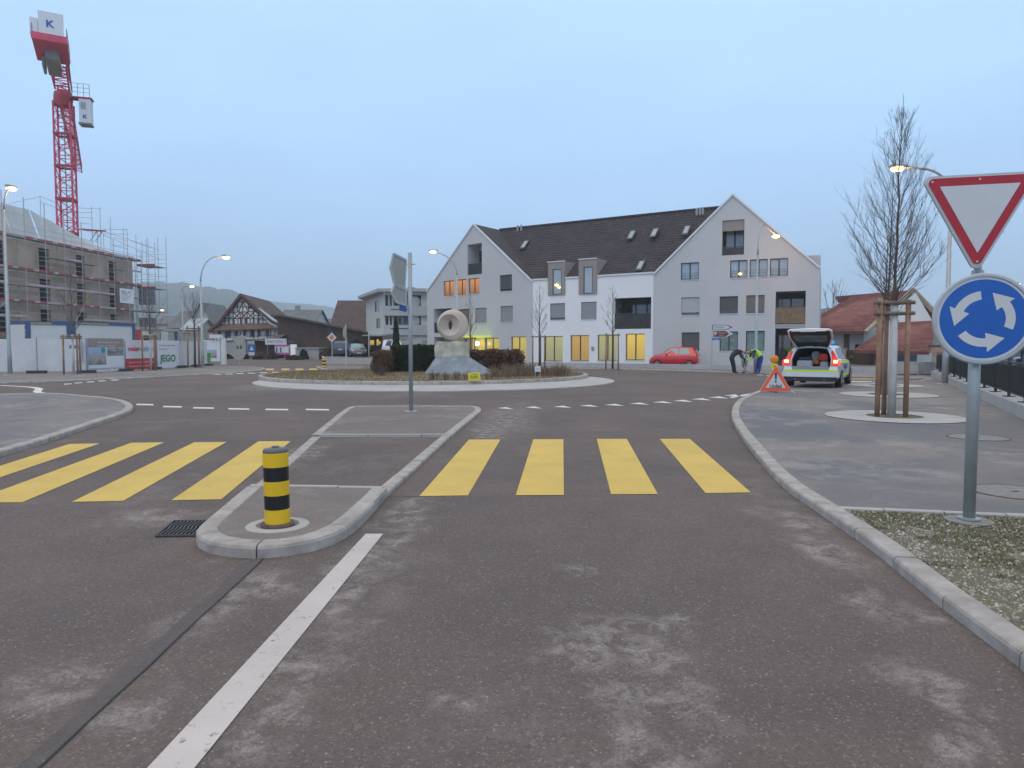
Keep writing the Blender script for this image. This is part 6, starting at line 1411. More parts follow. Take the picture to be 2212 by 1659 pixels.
# ---- direction signs before the right gable
p = G(1537, 803.6, .06); t = thing('direction_sign', 'slim post with white and brown arrow boards before the grey gable', 'direction sign', (p.x, p.y, .06))
def lz(v): return D(1560, v, p.y).z - .06
def lx(u): return D(u, 720, p.y).x - p.x
M_SBR = mat('sign_brown', (.16, .035, .035), .5, .08); M_SDK = mat('sign_dark_blue', (.02, .03, .12), .5, .05)
g = MB(); g.tube([(0, 0, 0), (0, 0, lz(702))], .035, 8); g.build('post', M_GALVL, t)
def arrow_board(x0, x1, x2, z0, z1, y, m, nm, parent): g = MB(); g.prism([(x0, y, z0), (x1, y, z0), (x2, y, (z0 + z1) / 2), (x1, y, z1), (x0, y, z1)], (0, -.012, 0)); return g.build(nm, m, parent)
a = arrow_board(lx(1538), lx(1569), lx(1582), lz(711.8), lz(701.8), -.05, M_SDK, 'arrow_board', t); arrow_board(lx(1539.3), lx(1568), lx(1577), lz(711), lz(702.8), -.064, M_SWH, 'white_face', a)
text('lettering', 'Schützenhaus', .18, M_INKB, a, upright(lx(1542), -.078, lz(708.8)), xs=(lx(1567) - lx(1542)) / 1.12)
a = arrow_board(lx(1538), lx(1568), lx(1584), lz(728.5), lz(713.3), -.05, M_SWH, 'arrow_board', t); arrow_board(lx(1540), lx(1567), lx(1574), lz(727.3), lz(714.8), -.064, M_SBR, 'brown_face', a)
g = MB(); g.box(lx(1541), lx(1547), -.082, -.077, lz(724), lz(717)); g.build('pictogram', M_SWH, a); g = MB(); g.box(lx(1542.3), lx(1546), -.086, -.0825, lz(722.8), lz(721)); g.build('pictogram_symbol', M_SBR, a)
text('lettering', 'Schützenmuseum', .14, mat('print_pale', (.55, .45, .45), .6, 0), a, upright(lx(1549), -.078, lz(720.5)), xs=(lx(1569) - lx(1549)) / 1.12); text('lettering', 'im Schloss', .14, MATS['print_pale'], a, upright(lx(1551.5), -.078, lz(725.5)), xs=(lx(1565) - lx(1551.5)) / .7)
g = MB(); g.box(lx(1538), lx(1556), -.06, -.05, lz(735), lz(729.3)); a = g.build('street_name_plate', mat('plate_blue', (.04, .16, .5), .5, .05), t); text('lettering', 'Seestrasse', .12, M_SWH, a, upright(lx(1540), -.066, lz(733.5)), xs=(lx(1554) - lx(1540)) / .62)
# ---- yellow and white boards on the roundabout
def on_isle(u, v):
    q = G(u, v, .25)
    for _ in range(4): q = G(u, v, isle_z(q.x, q.y))
    return q
M_YB = mat('board_yellow', (.62, .52, .05), .5, .1, 3)
p = on_isle(1025, 824); t = thing('advert_board', 'small bright yellow board with mountain outline on the roundabout grass', 'board', p)
g = MB(); w_, h_ = .245, .34; g.box(-w_, w_, -.012, .012, .03, h_ + .02, Matrix.Rotation(radians(-4), 4, 'Y')); bo = g.build('board', M_YB, t)
M_OL = mat('print_olive', (.10, .11, .02), .6, 0); g = MB()
for a, b in (((-.16, .22), (-.05, .30)), ((-.05, .30), (.05, .23)), ((-.02, .25), (.06, .30)), ((.06, .30), (.16, .22))): g.beam((a[0], -.016, a[1]), (b[0], -.016, b[1]), .012, .006, up=(0, 1, 0))
g.build('mountain_outline', M_OL, bo, kind='stuff'); text('lettering', 'Alpenblick', .075, M_OL, bo, upright(-.17, -.016, .16), xs=1.0, bold=.002); text('lettering', 'Restaurant', .04, M_OL, bo, upright(-.15, -.016, .10), xs=1.4)
for s_ in (-.15, .15): g = MB(); g.tube([(s_, 0, -.05), (s_, 0, .05)], .01, 5); g.build('leg', M_FPOST, t)
p = on_isle(1161.5, 818); t = thing('small_sign', 'little white sign on two thin legs at the right of the roundabout', 'sign', p)
g = MB(); g.box(-.125, .125, -.01, .01, .30, .54); bo = g.build('board', M_SWH, t)
for s_ in (-.11, .11): g = MB(); g.tube([(s_, .012, 0), (s_, .012, .54)], .009, 5); g.build('leg', M_GALVL, t)
g = MB(); g.box(-.08, .08, -.0125, -.0105, .42, .44); g.box(-.08, .05, -.0125, -.0105, .36, .375); g.build('print', M_INKG, bo, kind='stuff')
# ---- ring sculpture
sy_ = 33.6; p = D(978, 812, sy_); M_RING = mat('ring_sandstone', (.52, .43, .365), .85, .16, 1.2, .3, 30, var2=(.56, .47, .40)); M_BLOCK = mat('rough_block', (.42, .40, .34), .9, .35, 2.2, .8, 12, var2=(.50, .48, .38)); M_CONE = mat('slate_mound', (.17, .205, .245), .9, .2, 2.0, .6, 14, var2=(.24, .27, .30))
scu = thing('ring_sculpture', 'pinkish stone ring sculpture on a rough block and grey blue mound', 'sculpture', (p.x, sy_, .25))
zoff = .25
def sz(v, Y=sy_): return D(978, v, Y).z - zoff
def sxx(u, Y=sy_): return D(u, 760, Y).x - p.x
g = MB(); zb0, zt0 = -.1, sz(769.5)
bl, br_, tl_, tr_ = sxx(912), sxx(1078), sxx(943), sxx(1011); dpt_ = 1.5; rings = []
for t_, in ((0,), (.35,), (.7,), (1,)):
    ring = []; z = zb0 + (zt0 - zb0) * t_; xl = bl + (tl_ - bl) * t_; xr_ = br_ + (tr_ - br_) * t_; d_ = 1.9 - 1.2 * t_; n = 24
    for k in range(n):
        a = 2 * pi * k / n; q_ = max(abs(cos(a)), abs(sin(a))) ** .6; x = (xl + xr_) / 2 + (xr_ - xl) / 2 * cos(a) / q_; y = d_ * sin(a) / q_; j = 1 + (.05 * mnoise.noise(Vector((cos(a) * 2, sin(a) * 2, t_ * 3))) if t_ < 1 else 0); ring.append((x * j, y * j * .9, z + .06 * mnoise.noise(Vector((x, y, 5)))))
    rings.append(ring)
for ra, rb_ in zip(rings[:-1], rings[1:]):
    for k in range(24): g.quad(ra[k], ra[(k + 1) % 24], rb_[(k + 1) % 24], rb_[k])
g.quad(*rings[-1]); g.build('mound', M_CONE, scu)
g = MB(); z0_, z1_ = sz(770), sz(737.5); nx_ = 10; bx0, bx1 = sxx(941), sxx(1012.5)
bm = bmesh.new(); bmesh.ops.create_cube(bm, size=1); bmesh.ops.subdivide_edges(bm, edges=bm.edges, cuts=6, use_grid_fill=True)
for v in bm.verts:
    v.co = Vector((v.co.x * (bx1 - bx0) + (bx0 + bx1) / 2, v.co.y * .95, (v.co.z + .5) * (z1_ - z0_) + z0_ - .02)); v.co += Vector([.035 * mnoise.noise(v.co * 3 + Vector((i * 9, 0, 0))) for i in range(3)])
    if v.co.x < bx0 + .1 and v.co.z > z1_ - .25: v.co.x += .10 * (v.co.z - z1_ + .25) / .25
me = bpy.data.meshes.new('block'); bm.to_mesh(me); bm.free(); me.materials.append(M_BLOCK); obj('block', me, scu)
Rr_ = (sxx(1012) - sxx(945)) / 2; zcr = sz(702.5); prof = []
ro, dish, hole = Rr_, Rr_ * .66, Rr_ * .21; th_ = .26
prof = [(hole, -th_ * .6), (hole, th_ * .42), (dish * .90, th_ * .60), (dish * .97, th_ * .82), (dish + .02, th_ + .02)]
for k in range(11): a = pi * k / 10; prof.append((dish + .04 + (ro - dish - .04) * sin(a) ** .7, th_ * (1 if cos(a) > 0 else -1) * abs(cos(a)) ** .8))
prof += [(dish, -th_ - .02)]
g = MB(); g.lathe(prof, 64, None, True); Mq = Matrix.Translation(((sxx(945) + sxx(1012)) / 2, 0, zcr)) @ Matrix.Rotation(radians(14), 4, 'Z') @ RX; vv = []
for x, y, z in g.v:
    r = hypot(x, y); f = max(0, min(1, (ro - r) / (ro - dish))); hf = max(0, min(1, (dish - r) / (dish - hole)))
    x2 = x - ro * .30 * f + ro * .13 * hf; y2 = y * (1 + .5 * hf ** 2); x2 = x2 - x * .35 * hf ** 2
    vv.append(tuple(Mq @ Vector((x2, y2, z))))
g.v = vv; g.build('ring', M_RING, scu, smooth=True)
# ---- foliage helpers
def leaf_cloud(mb, n, fn, size, r_, flat=.0):
    for _ in range(n):
        p = fn(r_); a = r_.uniform(0, 2 * pi); b = r_.uniform(-1, 1); s_ = size * r_.uniform(.6, 1.3); d1 = Vector((cos(a), sin(a), b)).normalized() * s_; d2 = d1.cross(Vector((r_.uniform(-1, 1), r_.uniform(-1, 1), r_.uniform(-1, 1)))).normalized() * s_ * .55
        p = Vector(p); mb.quad(p - d1 * .5, p + d2 * .5, p + d1 * .5, p - d2 * .5)
M_YEW = mat('yew_green', (.022, .032, .018), .9, .4, 3, var2=(.035, .05, .022)); M_BEECH = mat('beech_brown', (.135, .068, .045), .9, .35, 3, var2=(.17, .09, .06)); M_TWIG = mat('bare_twigs', (.10, .075, .062), .9, .3, 3); M_BARK = mat('bark', (.085, .07, .062), .9, .3, 6)
M_STEM = mat('dry_stems', (.19, .125, .09), .9, .3, 3, var2=(.22, .16, .11)); M_IVY = mat('ivy_green', (.025, .04, .02), .9, .4, 2)
def hedge(label, u0, v0, u1, v1, Y, depth, m, n, size=.09, name='hedge', rough=.06, core=True, zb=.2, cat='hedge', round_=0):
    a, b = D(u0, v1, Y), D(u1, v0, Y); zt_ = b.z; x0, x1 = a.x, b.x; t = thing(name, label, cat, ((x0 + x1) / 2, Y, zb)); w_ = (x1 - x0) / 2; h_ = zt_ - zb; r_ = random.Random(int(u0 * 7 + v0))
    def top(x, y):
        k = 1 + .06 * mnoise.noise(Vector((x * 2, y * 2, u0)))
        if round_: k *= sqrt(max(.05, 1 - round_ * (x / w_) ** 2))
        return h_ * k
    def fn(r):
        f = r.random()
        if f < .45: x, y = r.uniform(-w_, w_), r.uniform(-.02, .10); z = r.uniform(0, 1) * top(x, 0)
        elif f < .75: x, y = r.uniform(-w_, w_), r.uniform(0, depth); z = top(x, y) + r.uniform(-.08, .03)
        else: x, y = r.choice((-w_, w_)) * r.uniform(.94, 1.02), r.uniform(0, depth); z = r.uniform(0, 1) * top(x, y)
        if round_ and abs(x) > .6 * w_: z *= r.uniform(.75, 1)
        q = Vector((x, y, z)); d_ = mnoise.noise(q * 3) * rough * 1.5; return q + Vector((d_, -abs(d_), d_))
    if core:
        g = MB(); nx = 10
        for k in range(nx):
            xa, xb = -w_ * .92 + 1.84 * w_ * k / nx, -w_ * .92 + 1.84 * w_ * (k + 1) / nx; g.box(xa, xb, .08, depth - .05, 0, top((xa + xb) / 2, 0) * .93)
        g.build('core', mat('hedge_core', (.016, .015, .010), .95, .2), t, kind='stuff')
    g = MB(); leaf_cloud(g, n, fn, size, r_); g.build('foliage', m, t, fix=False, kind='stuff'); return t
hedge('clipped dark green yew hedge left of the ring sculpture', 845, 747, 944, 808, 34.2, 1.2, M_YEW, 16000, .07, zb=.25)
hedge('clipped brown beech bush at the left end of the yew hedge', 803, 760, 843, 806, 33.5, .9, M_BEECH, 6000, .07, core=True, rough=.12)
hedge('low brown beech hedge behind the grey mound on the right', 1012, 757, 1097, 800, 37.5, .8, M_BEECH, 8500, .08, rough=.1)
hedge('denser brown beech bush at the right end of the low hedge', 1090, 757, 1129, 802, 36.5, 1.0, M_BEECH, 5500, .08, rough=.14, round_=.3)
def twig_bush(label, u, vb, vt, w_px, n, m, Y=None, spread=.35, name='shrub', cat='shrub', r0=.008):
    q = on_isle(u, vb); h_ = D(u, vt, q.y).z - q.z; wd = w_px / F * q.y; t = thing(name, label, cat, q); r_ = random.Random(int(u * 3)); g = MB()
    for k in range(n):
        x, y = r_.uniform(-.5, .5) * wd, r_.uniform(-.3, .3) * wd; hh = h_ * r_.uniform(.6, 1.05) * (1 - .5 * abs(x / wd)); dx, dy = x * spread + r_.uniform(-.1, .1) * h_, r_.uniform(-.12, .12) * h_
        pts = [(x * .8, y, -.02), (x * .9 + dx * .35, y + dy * .4, hh * .5), (x + dx, y + dy, hh)]; g.tube(pts, [r0, r0 * .8, r0 * .4], 3, False)
        for j in range(3):
            t_ = r_.uniform(.3, .9); b0 = Vector(pts[0]).lerp(Vector(pts[2]), t_); g.tube([b0, b0 + Vector((r_.uniform(-.12, .12), r_.uniform(-.12, .12), r_.uniform(.05, .2))) * h_], [r0 * .6, r0 * .3], 3, False)
    g.build('stems', m, t, fix=False, kind='stuff'); return t
for u, vb, vt, w_, lab in ((816, 810, 772, 22, 'bare thin shrub before the beech bush left of the hedge'), (826, 812, 785, 14, 'little twiggy shrub beside the bare thin one at the left'), (938, 819, 797, 18, 'small bare shrub before the left foot of the mound'), (964, 820, 800, 12, 'tiny reddish shrub before the mound centre'), (987, 819, 797, 14, 'bare upright shrub before the mound centre'), (1007, 819, 798, 12, 'thin bare shrub left of the yellow board'), (1056, 818, 797, 18, 'brown bare shrub right of the yellow board')):
    twig_bush(lab, u, vb, vt, w_, 26, M_STEM if u > 950 else M_TWIG)
for u, vb, vt, w_, n, lab in ((1085, 814, 785, 50, 110, 'broad clump of brown stems at the right foot of the mound'), (1118, 812, 781, 50, 120, 'clump of dry reddish stems below the beech bush'), (1147, 811, 782, 40, 100, 'dense clump of dry stems left of the little white sign'), (1183, 812, 788, 36, 100, 'greyish clump of dry stems right of the little white sign'), (1212, 812, 783, 34, 110, 'last brown clump of ornamental grass at the right end')):
    twig_bush(lab, u, vb, vt, w_, n, M_STEM, name='ornamental_grass', cat='ornamental grass', r0=.010)
# cypress, bushes far left of roundabout, ivy below barn
def conifer(label, u, vb, vt, wpx, Y, m=M_YEW, n=5000, name='cypress'):
    p = D(u, vb, Y); zt_ = D(u, vt, Y).z; z0 = .1; h_ = zt_ - z0; w_ = wpx / F * Y / 2; t = thing(name, label, name.replace('_', ' '), (p.x, Y, z0)); g = MB(); r_ = random.Random(int(u))
    def fn(r): z = r.random() ** .8; rad = w_ * (sin(min(1, z * 2.2) * pi / 2) * (1 - z) ** .45 * 1.15); a = r.uniform(0, 2 * pi); q = rad * r.uniform(.7, 1.05); return (q * cos(a), q * sin(a), z * h_)
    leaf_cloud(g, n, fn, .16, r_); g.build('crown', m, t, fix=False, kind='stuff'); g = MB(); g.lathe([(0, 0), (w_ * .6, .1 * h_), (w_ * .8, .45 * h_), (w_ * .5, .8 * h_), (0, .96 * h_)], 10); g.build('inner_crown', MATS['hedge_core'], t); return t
conifer('narrow dark cypress before the balcony house', 856, 775, 689, 16, 60)
def bush(label, u, v0, v1, wpx, Y, m, n=1800, size=.2, zb=0):
    p = D(u, v1, Y); zt_ = D(u, v0, Y).z; zb = max(0, p.z); h_ = zt_ - zb; w_ = wpx / F * Y / 2; t = thing('bush', label, 'bush', (p.x, Y, zb)); g = MB(); r_ = random.Random(int(u + v0))
    def fn(r):
        a, b = r.uniform(0, 2 * pi), r.uniform(0, pi / 2); k = r.uniform(.8, 1.05) * (1 + .25 * mnoise.noise(Vector((cos(a) * 2, sin(a) * 2, b * 2 + u)))); return (w_ * k * cos(a) * cos(b), w_ * .8 * k * sin(a) * cos(b), h_ * k * sin(b) * .97)
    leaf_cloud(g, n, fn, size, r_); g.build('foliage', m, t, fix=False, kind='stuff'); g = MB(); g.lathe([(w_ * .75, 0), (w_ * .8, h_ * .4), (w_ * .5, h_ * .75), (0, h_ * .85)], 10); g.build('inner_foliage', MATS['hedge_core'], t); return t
bush('round green bush before the pale garage', 656, 756, 775, 20, 79, M_IVY); bush('low brown bush by the garage corner', 703, 757, 772, 24, 80, M_BEECH)
bush('dark low bush at the foot of the pink poster', 636, 768, 779, 32, 78, M_YEW); bush('dark low hedge bush before the timbered house entrance', 493, 766, 776, 20, 84, M_YEW)
bush('reddish brown bush before the red brown shed', 561, 762, 778, 30, 80, M_BEECH); bush('small brown bush right of the reddish one', 589, 760, 777, 22, 81, M_TWIG); bush('small dark round bush at the shed corner', 533, 767, 776, 10, 82, M_YEW)
bush('green ivy mound behind the parked cars below the barn', 770, 738, 775, 66, 82, M_IVY, 5000, .3); bush('ivy covered bank under the barn beside the suv', 722, 752, 775, 50, 83, M_IVY, 3000, .3)
bush('dark shrubs behind the scaffold by the far houses', 392, 716, 745, 22, 100, M_YEW, 1500, .3)
# ---- bare trees with stakes
def bare_tree(name, label, loc, H, th_, cr, n, seed, trunk_r=.09, white=True, lean=0, dens=1.0, tw=3, cat='tree', group=None, m=M_TWIG, up=1.0, fine=1.0):
    r_ = random.Random(seed); t = thing(name, label, cat, loc, 0, group); g = MB()
    g.tube([(0, 0, 0), (.01, 0, th_ * .5), (0, 0, th_)], [trunk_r * 1.1, trunk_r, trunk_r * .92], 10); g.build('trunk', mat('whitewashed_trunk', (.50, .50, .49), .9, .18, 3, .3, 20) if white else M_BARK, t, smooth=True)
    g = MB(); lead = [Vector((0, 0, th_ - .02))]; k_ = 10
    for k in range(1, k_ + 1): lead.append(Vector((lean * k / k_ + r_.uniform(-.03, .03) * cr * .6, r_.uniform(-.03, .03) * cr * .6, th_ + (H - th_) * k / k_)))
    rad = [trunk_r * (.9 if k < 1 else .62 * fine ** .5) * (1 - k / k_) ** 1.2 + .004 for k in range(k_ + 1)]; g.tube(lead, rad, 7, False)
    def lp(z): f = (z - th_) / (H - th_) * k_; i = min(k_ - 1, int(f)); return lead[i].lerp(lead[i + 1], f - i)
    def branch(p, d, L, r, lvl):
        pts = [p]; q = d.copy(); ns = 5 if lvl == 0 else 3
        for s_ in range(ns):
            q = (q + Vector((0, 0, .16 * up if lvl == 0 else .12)) + Vector((r_.uniform(-.13, .13), r_.uniform(-.13, .13), r_.uniform(-.08, .08)))).normalized(); pts.append(pts[-1] + q * L / ns)
        g.tube(pts, [r * (1 - .8 * i / ns) for i in range(ns + 1)], 4 if lvl == 0 else 3, False)
        if lvl < 2:
            m_ = int((7 if lvl == 0 else tw) * dens)
            for j in range(m_):
                f = r_.uniform(.18, .98); i = min(ns - 1, int(f * ns)); b = pts[i].lerp(pts[i + 1], f * ns - i); dd_ = (pts[i + 1] - pts[i]).normalized(); sd = Vector((r_.uniform(-1, 1), r_.uniform(-1, 1), r_.uniform(-.5, .8))); nd = (dd_ + sd * .62).normalized(); branch(b, nd, L * (.42 if lvl == 0 else .45) * (1.15 - f * .5) * r_.uniform(.6, 1.2), max(r * .45, .0035 * fine), lvl + 1)
    for k in range(n):
        f = ((k + r_.random()) / n) ** 1.45; z = th_ - .05 + (H - th_) * f * .90; a = k * 2.4 + r_.uniform(-.4, .4); env = (1 - f) ** .6 * (.75 + .25 * min(1, f * 5)) * 1.15; el = radians(r_.uniform(30, 50) + 28 * f); d = Vector((cos(a) * cos(el), sin(a) * cos(el), sin(el)))
        L = cr * 1.45 * env * r_.uniform(.75, 1.15) + .15; branch(lp(max(z, th_)), d, L, max(.006, trunk_r * .30 * fine * (1 - f * .7)), 0)
    g.build('crown', m, t, fix=False, kind=None); return t
M_STAKE = mat('stake_wood', (.27, .15, .095), .9, .3, 3, .3, 20, var2=(.29, .18, .12)); M_POLE2 = mat('cross_bar_wood', (.20, .15, .12), .9, .3, 3)
def stakes(label, loc, offs, h, r=.055, bars=((.97, 0), (.88, 1)), group='wooden tree stakes'):
    t = thing('tree_stakes', label, 'tree stakes', loc, 0, group)
    for x, y in offs: g = MB(); g.tube([(x, y, -.05), (x * .97, y * .97, h * rnd.uniform(.99, 1.03))], r, 8); g.build('stake', M_STAKE, t, smooth=True)
    for f, q in bars:
        for i in range(len(offs)):
            a, b = Vector((*offs[i], h * f)), Vector((*offs[(i + 1) % len(offs)], h * f)); d = (b - a).normalized() * .12; g = MB(); g.tube([a * 1 - d, b + d], r * .75, 7); g.build('cross_bar', M_POLE2, t, smooth=True)
    return t
def ring_of(label, u, v, r):
    p = G(u, v, PZ); t = thing('tree_ring', label, 'tree ring', (p.x, p.y, PZ), 0, 'concrete tree rings in the right pavement'); n = 2
    for k in range(n):
        g = MB(); N_ = 24; a0 = pi * k + .02 - .35; a1 = pi * (k + 1) - .02 - .35; o_, i_, o2 = [], [], []
        for j in range(N_ + 1): a = a0 + (a1 - a0) * j / N_; o_.append((r * cos(a), r * sin(a), .012)); i_.append((r * .40 * cos(a), r * .40 * sin(a), .02)); o2.append((r * .985 * cos(a), r * .985 * sin(a), .02))
        for j in range(N_): g.quad(o2[j], o2[j + 1], i_[j + 1], i_[j]); g.quad(o_[j], o_[j + 1], o2[j + 1], o2[j])
        g.build('ring_half', M_CONC, t)
    g = MB(); g.lathe([(0, .01), (r * .42, .008)], 24); g.build('soil', M_GRAVB, t); return p, t
for k, (u, v, r, H, lab) in enumerate(((1932, 900.5, 1.37, 6.75, 'nearest'), (1917, 853, 1.37, 7.0, 'middle'), (1911, 833, 1.30, 6.6, 'farthest'))):
    w_ = {'nearest': 'nearest of the three white concrete tree rings', 'middle': 'middle white concrete tree ring behind the nearest one', 'farthest': 'farthest thin looking white concrete tree ring'}[lab]
    p, _ = ring_of(w_, u, v, r); p = G(u - (7 if k == 0 else 4), v, PZ)
    bare_tree('street_tree', {'nearest': 'tallest bare tree with white trunk in the nearest tree ring', 'middle': 'bare white trunked tree standing in the middle tree ring', 'farthest': 'bare tree with pale trunk in the farthest tree ring'}[lab], (p.x, p.y, PZ), H, 2.4 if k == 0 else 2.3, .98 if k == 0 else .65, 80 if k == 0 else 20, 40 + k, .078 if k == 0 else .07, True, .05, dens=1.45 if k == 0 else .8, fine=.42 if k == 0 else .8, group='bare street trees')
    stakes({'nearest': 'three brown wooden stakes round the nearest right hand tree', 'middle': 'wooden stakes round the middle right hand tree', 'farthest': 'wooden stakes round the farthest right hand tree'}[lab], (p.x, p.y, PZ), ((-.33, -.05), (.24, -.12), (.05, .4)) if k == 0 else ((-.28, -.1), (.22, .05), (0, .35)), 2.5 if k == 0 else 2.35, .052 if k == 0 else .05)
for k, (u, vb, v0, v1, Y, lab, crr) in enumerate(((159, 809, 722, 560, 37.6, 'bare young tree before the white cabins and scaffold', 1.0), (326, 800, 722, 612, 43.5, 'bare young tree between the red and green banners', .9), (422, 797, 705, 636, 49, 'dense bare young tree left of the curved street lamp', 1.1),
        (1165, 796, 723, 611, 47.6, 'bare young tree before the joint of grey and white facade', .75), (1323, 797, 719, 614, 46.8, 'bare young tree before the white facade balcony', .75), (1016, 794, 727, 629, 51.5, 'bare young tree just right of the ring sculpture', .65))):
    p = D(u, vb, Y); zz = .06; th_ = D(u, v0, Y).z - zz; H = D(u, v1, Y).z - zz
    bare_tree('young_tree', lab, (p.x, Y, zz), H, th_, crr, 24, 60 + k, .06, k < 2, 0, dens=.95, group='bare young trees', m=mat('bare_twigs_far', (.13, .105, .095), .9, .3, 3))
    labs = ['stakes before the brown property banner', 'stakes between the red and green banners', 'stakes left of the curved lamp', 'stakes before the left lit ground floor windows', 'stakes before the right lit ground floor windows', 'stakes hidden behind the beech hedge']
    stakes('wooden tree ' + labs[k], (p.x, Y, zz), ((-.45, -.1), (.35, -.2), (.1, .45)), th_ * (1.0 if k < 3 else .98), .05, ((.96, 0),) if k > 2 else ((.95, 0), (.9, 1)))
p = D(1800, 740, 95); bare_tree('bare_tree', 'distant bare tree between the grey building and red roofs', (p.x, 95, 0), D(1800, 612, 95).z, 3, 3.2, 20, 77, .2, False, m=M_TWIG, dens=.9)
# ---- railing with dark mesh on the low wall at the right
rw_ = thing('parapet_wall', 'low pale concrete parapet carrying the dark railing on the right', 'wall')
Ld = 24; a0 = wallA - wallD * 15; nrm_ = Vector((wallD.y, -wallD.x)); k = 0
while k < 38.0:
    p, q = a0 + wallD * (k + .01), a0 + wallD * (k + 1.99); g = MB(); g.prism([(*p, -.01), (*q, -.01), (*(q + nrm_ * .45), -.01), (*(p + nrm_ * .45), -.01)], (0, 0, .36)); g.build('coping_stone', M_CONCD, rw_); k += 2
rl_ = thing('railing', 'dark green mesh railing with posts along the right pavement', 'railing'); M_RAIL = mat('railing_dark', (.022, .026, .024), .6, .2, 5)
k = 0; r0_ = a0 + nrm_ * .22
while k < 37.6:
    p, q = r0_ + wallD * k, r0_ + wallD * (k + 1.98)
    g = MB(); g.beam((*p, .35), (*p, 1.16), .05, .05); g.build('post', M_RAIL, rl_); g = MB(); g.box(p.x - .1, p.x + .1, p.y - .1, p.y + .1, .352, .37); g.build('foot_plate', M_RAIL, rl_)
    g = MB()
    for z in (.47, 1.12): g.beam((*(p + wallD * .03), z), (*q, z), .035, .03)
    n = 66
    for j in range(n): c = p.lerp(q, (j + .5) / n); g.beam((*c, .48), (*c, 1.11), .021, .006)
    g.build('mesh_panel', M_RAIL, rl_, fix=False, kind='stuff'); k += 2
g = MB(); p, q = r0_, r0_ + wallD * 37.5; g.beam((*p, 1.18), (*q, 1.18), .06, .04); g.build('handrail', M_RAIL, rl_)
# ================================================================== vehicles, people, bicycle, warning triangle
M_TYRE = mat('tyre', (.022, .022, .023), .8, .15, 8); M_RIM = mat('alloy_rim', (.40, .41, .42), .35, .08, 5, metal=.6); M_BLKP = mat('black_plastic', (.025, .025, .027), .55, .1, 6)
M_CGL = mat('car_glass', (.03, .04, .045), .05, 0, spec=1.0, coat=1.0); M_CGLT = mat('car_glass_sky', (.20, .34, .36), .08, .1, 2, spec=1.0); M_HL = mat('headlight', (.55, .57, .58), .1, .05, 5, spec=1)
M_TL = mat('tail_light_off', (.30, .01, .01), .2, .1, 5)
def carpaint(name, c): return mat(name, c, .28, .03, 1, coat=1.0)
def loft_body(st, y_up=1.0):
    def sec(s):
        x, zl, zb, zt, wb, wt = s[:6]; sh = s[6] if len(s) > 6 else 0
        pts = [(0, zl), (wb * .82, zl), (wb * .965, zl + .09), (wb, zl + (zb - zl) * .45), (wb * .992, zb - .10), (wb * .965, zb - .01), (wb * .94, zb + .01), (wt, zt - .055), (wt * .94, zt - .02), (wt * .7, zt + .005), (0, zt + .025)]
        if zt - zb < .2: pts[6] = (wb * .93, zb + (zt - zb) * .2)
        return [(x + sh * max(0, z - .72), y, z) for y, z in pts]
    S = [sec(s) for s in st]; g = MB()
    for a, b in zip(S[:-1], S[1:]):
        for i in range(len(a) - 1):
            for sg in (1, -1):
                q = [(a[i][0], sg * a[i][1], a[i][2]), (b[i][0], sg * b[i][1], b[i][2]), (b[i + 1][0], sg * b[i + 1][1], b[i + 1][2]), (a[i + 1][0], sg * a[i + 1][1], a[i + 1][2])]
                g.quad(*q)
    return g, S
def dense(st, n=4):
    out = []
    for i in range(len(st) - 1):
        p0, p1, p2, p3 = st[max(0, i - 1)], st[i], st[i + 1], st[min(len(st) - 1, i + 2)]
        for k in range(n):
            t = k / n; out.append(tuple(p1[j] + (p2[j] - p1[j]) * (t * .5 + .5 * t * t * (3 - 2 * t)) if j else p1[j] + (p2[j] - p1[j]) * t for j in range(len(p1))))
    out.append(st[-1]); return out
def at_x(st, x):
    for a, b in zip(st[:-1], st[1:]):
        if a[0] <= x <= b[0]: t = (x - a[0]) / (b[0] - a[0]); return [a[j] + (b[j] - a[j]) * t for j in range(len(a))]
    return list(st[-1] if x > st[-1][0] else st[0])
def weld(o):
    bm = bmesh.new(); bm.from_mesh(o.data); bmesh.ops.remove_doubles(bm, verts=bm.verts, dist=.0015); bmesh.ops.recalc_face_normals(bm, faces=bm.faces); bm.to_mesh(o.data); bm.free()
    o.data.polygons.foreach_set('use_smooth', [True] * len(o.data.polygons)); return o
def side_glass(st, polys, parent, m, frame=True):
    for sg in (1, -1):
        for pl in polys:
            P = []
            for x, z in pl:
                s = at_x(st, x); zb, zt, wb, wt = s[2] + .01, s[3] - .055, s[4] * .94, s[5]; f = (z - zb) / max(.05, zt - zb); P.append(Vector((x, sg * (wb + (wt - wb) * f + .006), z)))
            g = MB(); g.quad(*P); g.build('side_window', m, parent, fix=False)
def top_glass(st, x0, x1, parent, m, name='windscreen', inset=.93, n=5):
    g = MB()
    for k in range(n):
        a, b = at_x(st, x0 + (x1 - x0) * k / n), at_x(st, x0 + (x1 - x0) * (k + 1) / n)
        for y0, y1 in ((-1, -.5), (-.5, 0), (0, .5), (.5, 1)):
            def q(s, y): zz = s[3] + .03 - .045 * abs(y) ** 2.5; return (s[0] + (.012 if name == 'windscreen' else -.012), y * s[5] * inset, zz + .006)
            g.quad(q(a, y0), q(b, y0), q(b, y1), q(a, y1))
    return g.build(name, m, parent, fix=True, smooth=True)
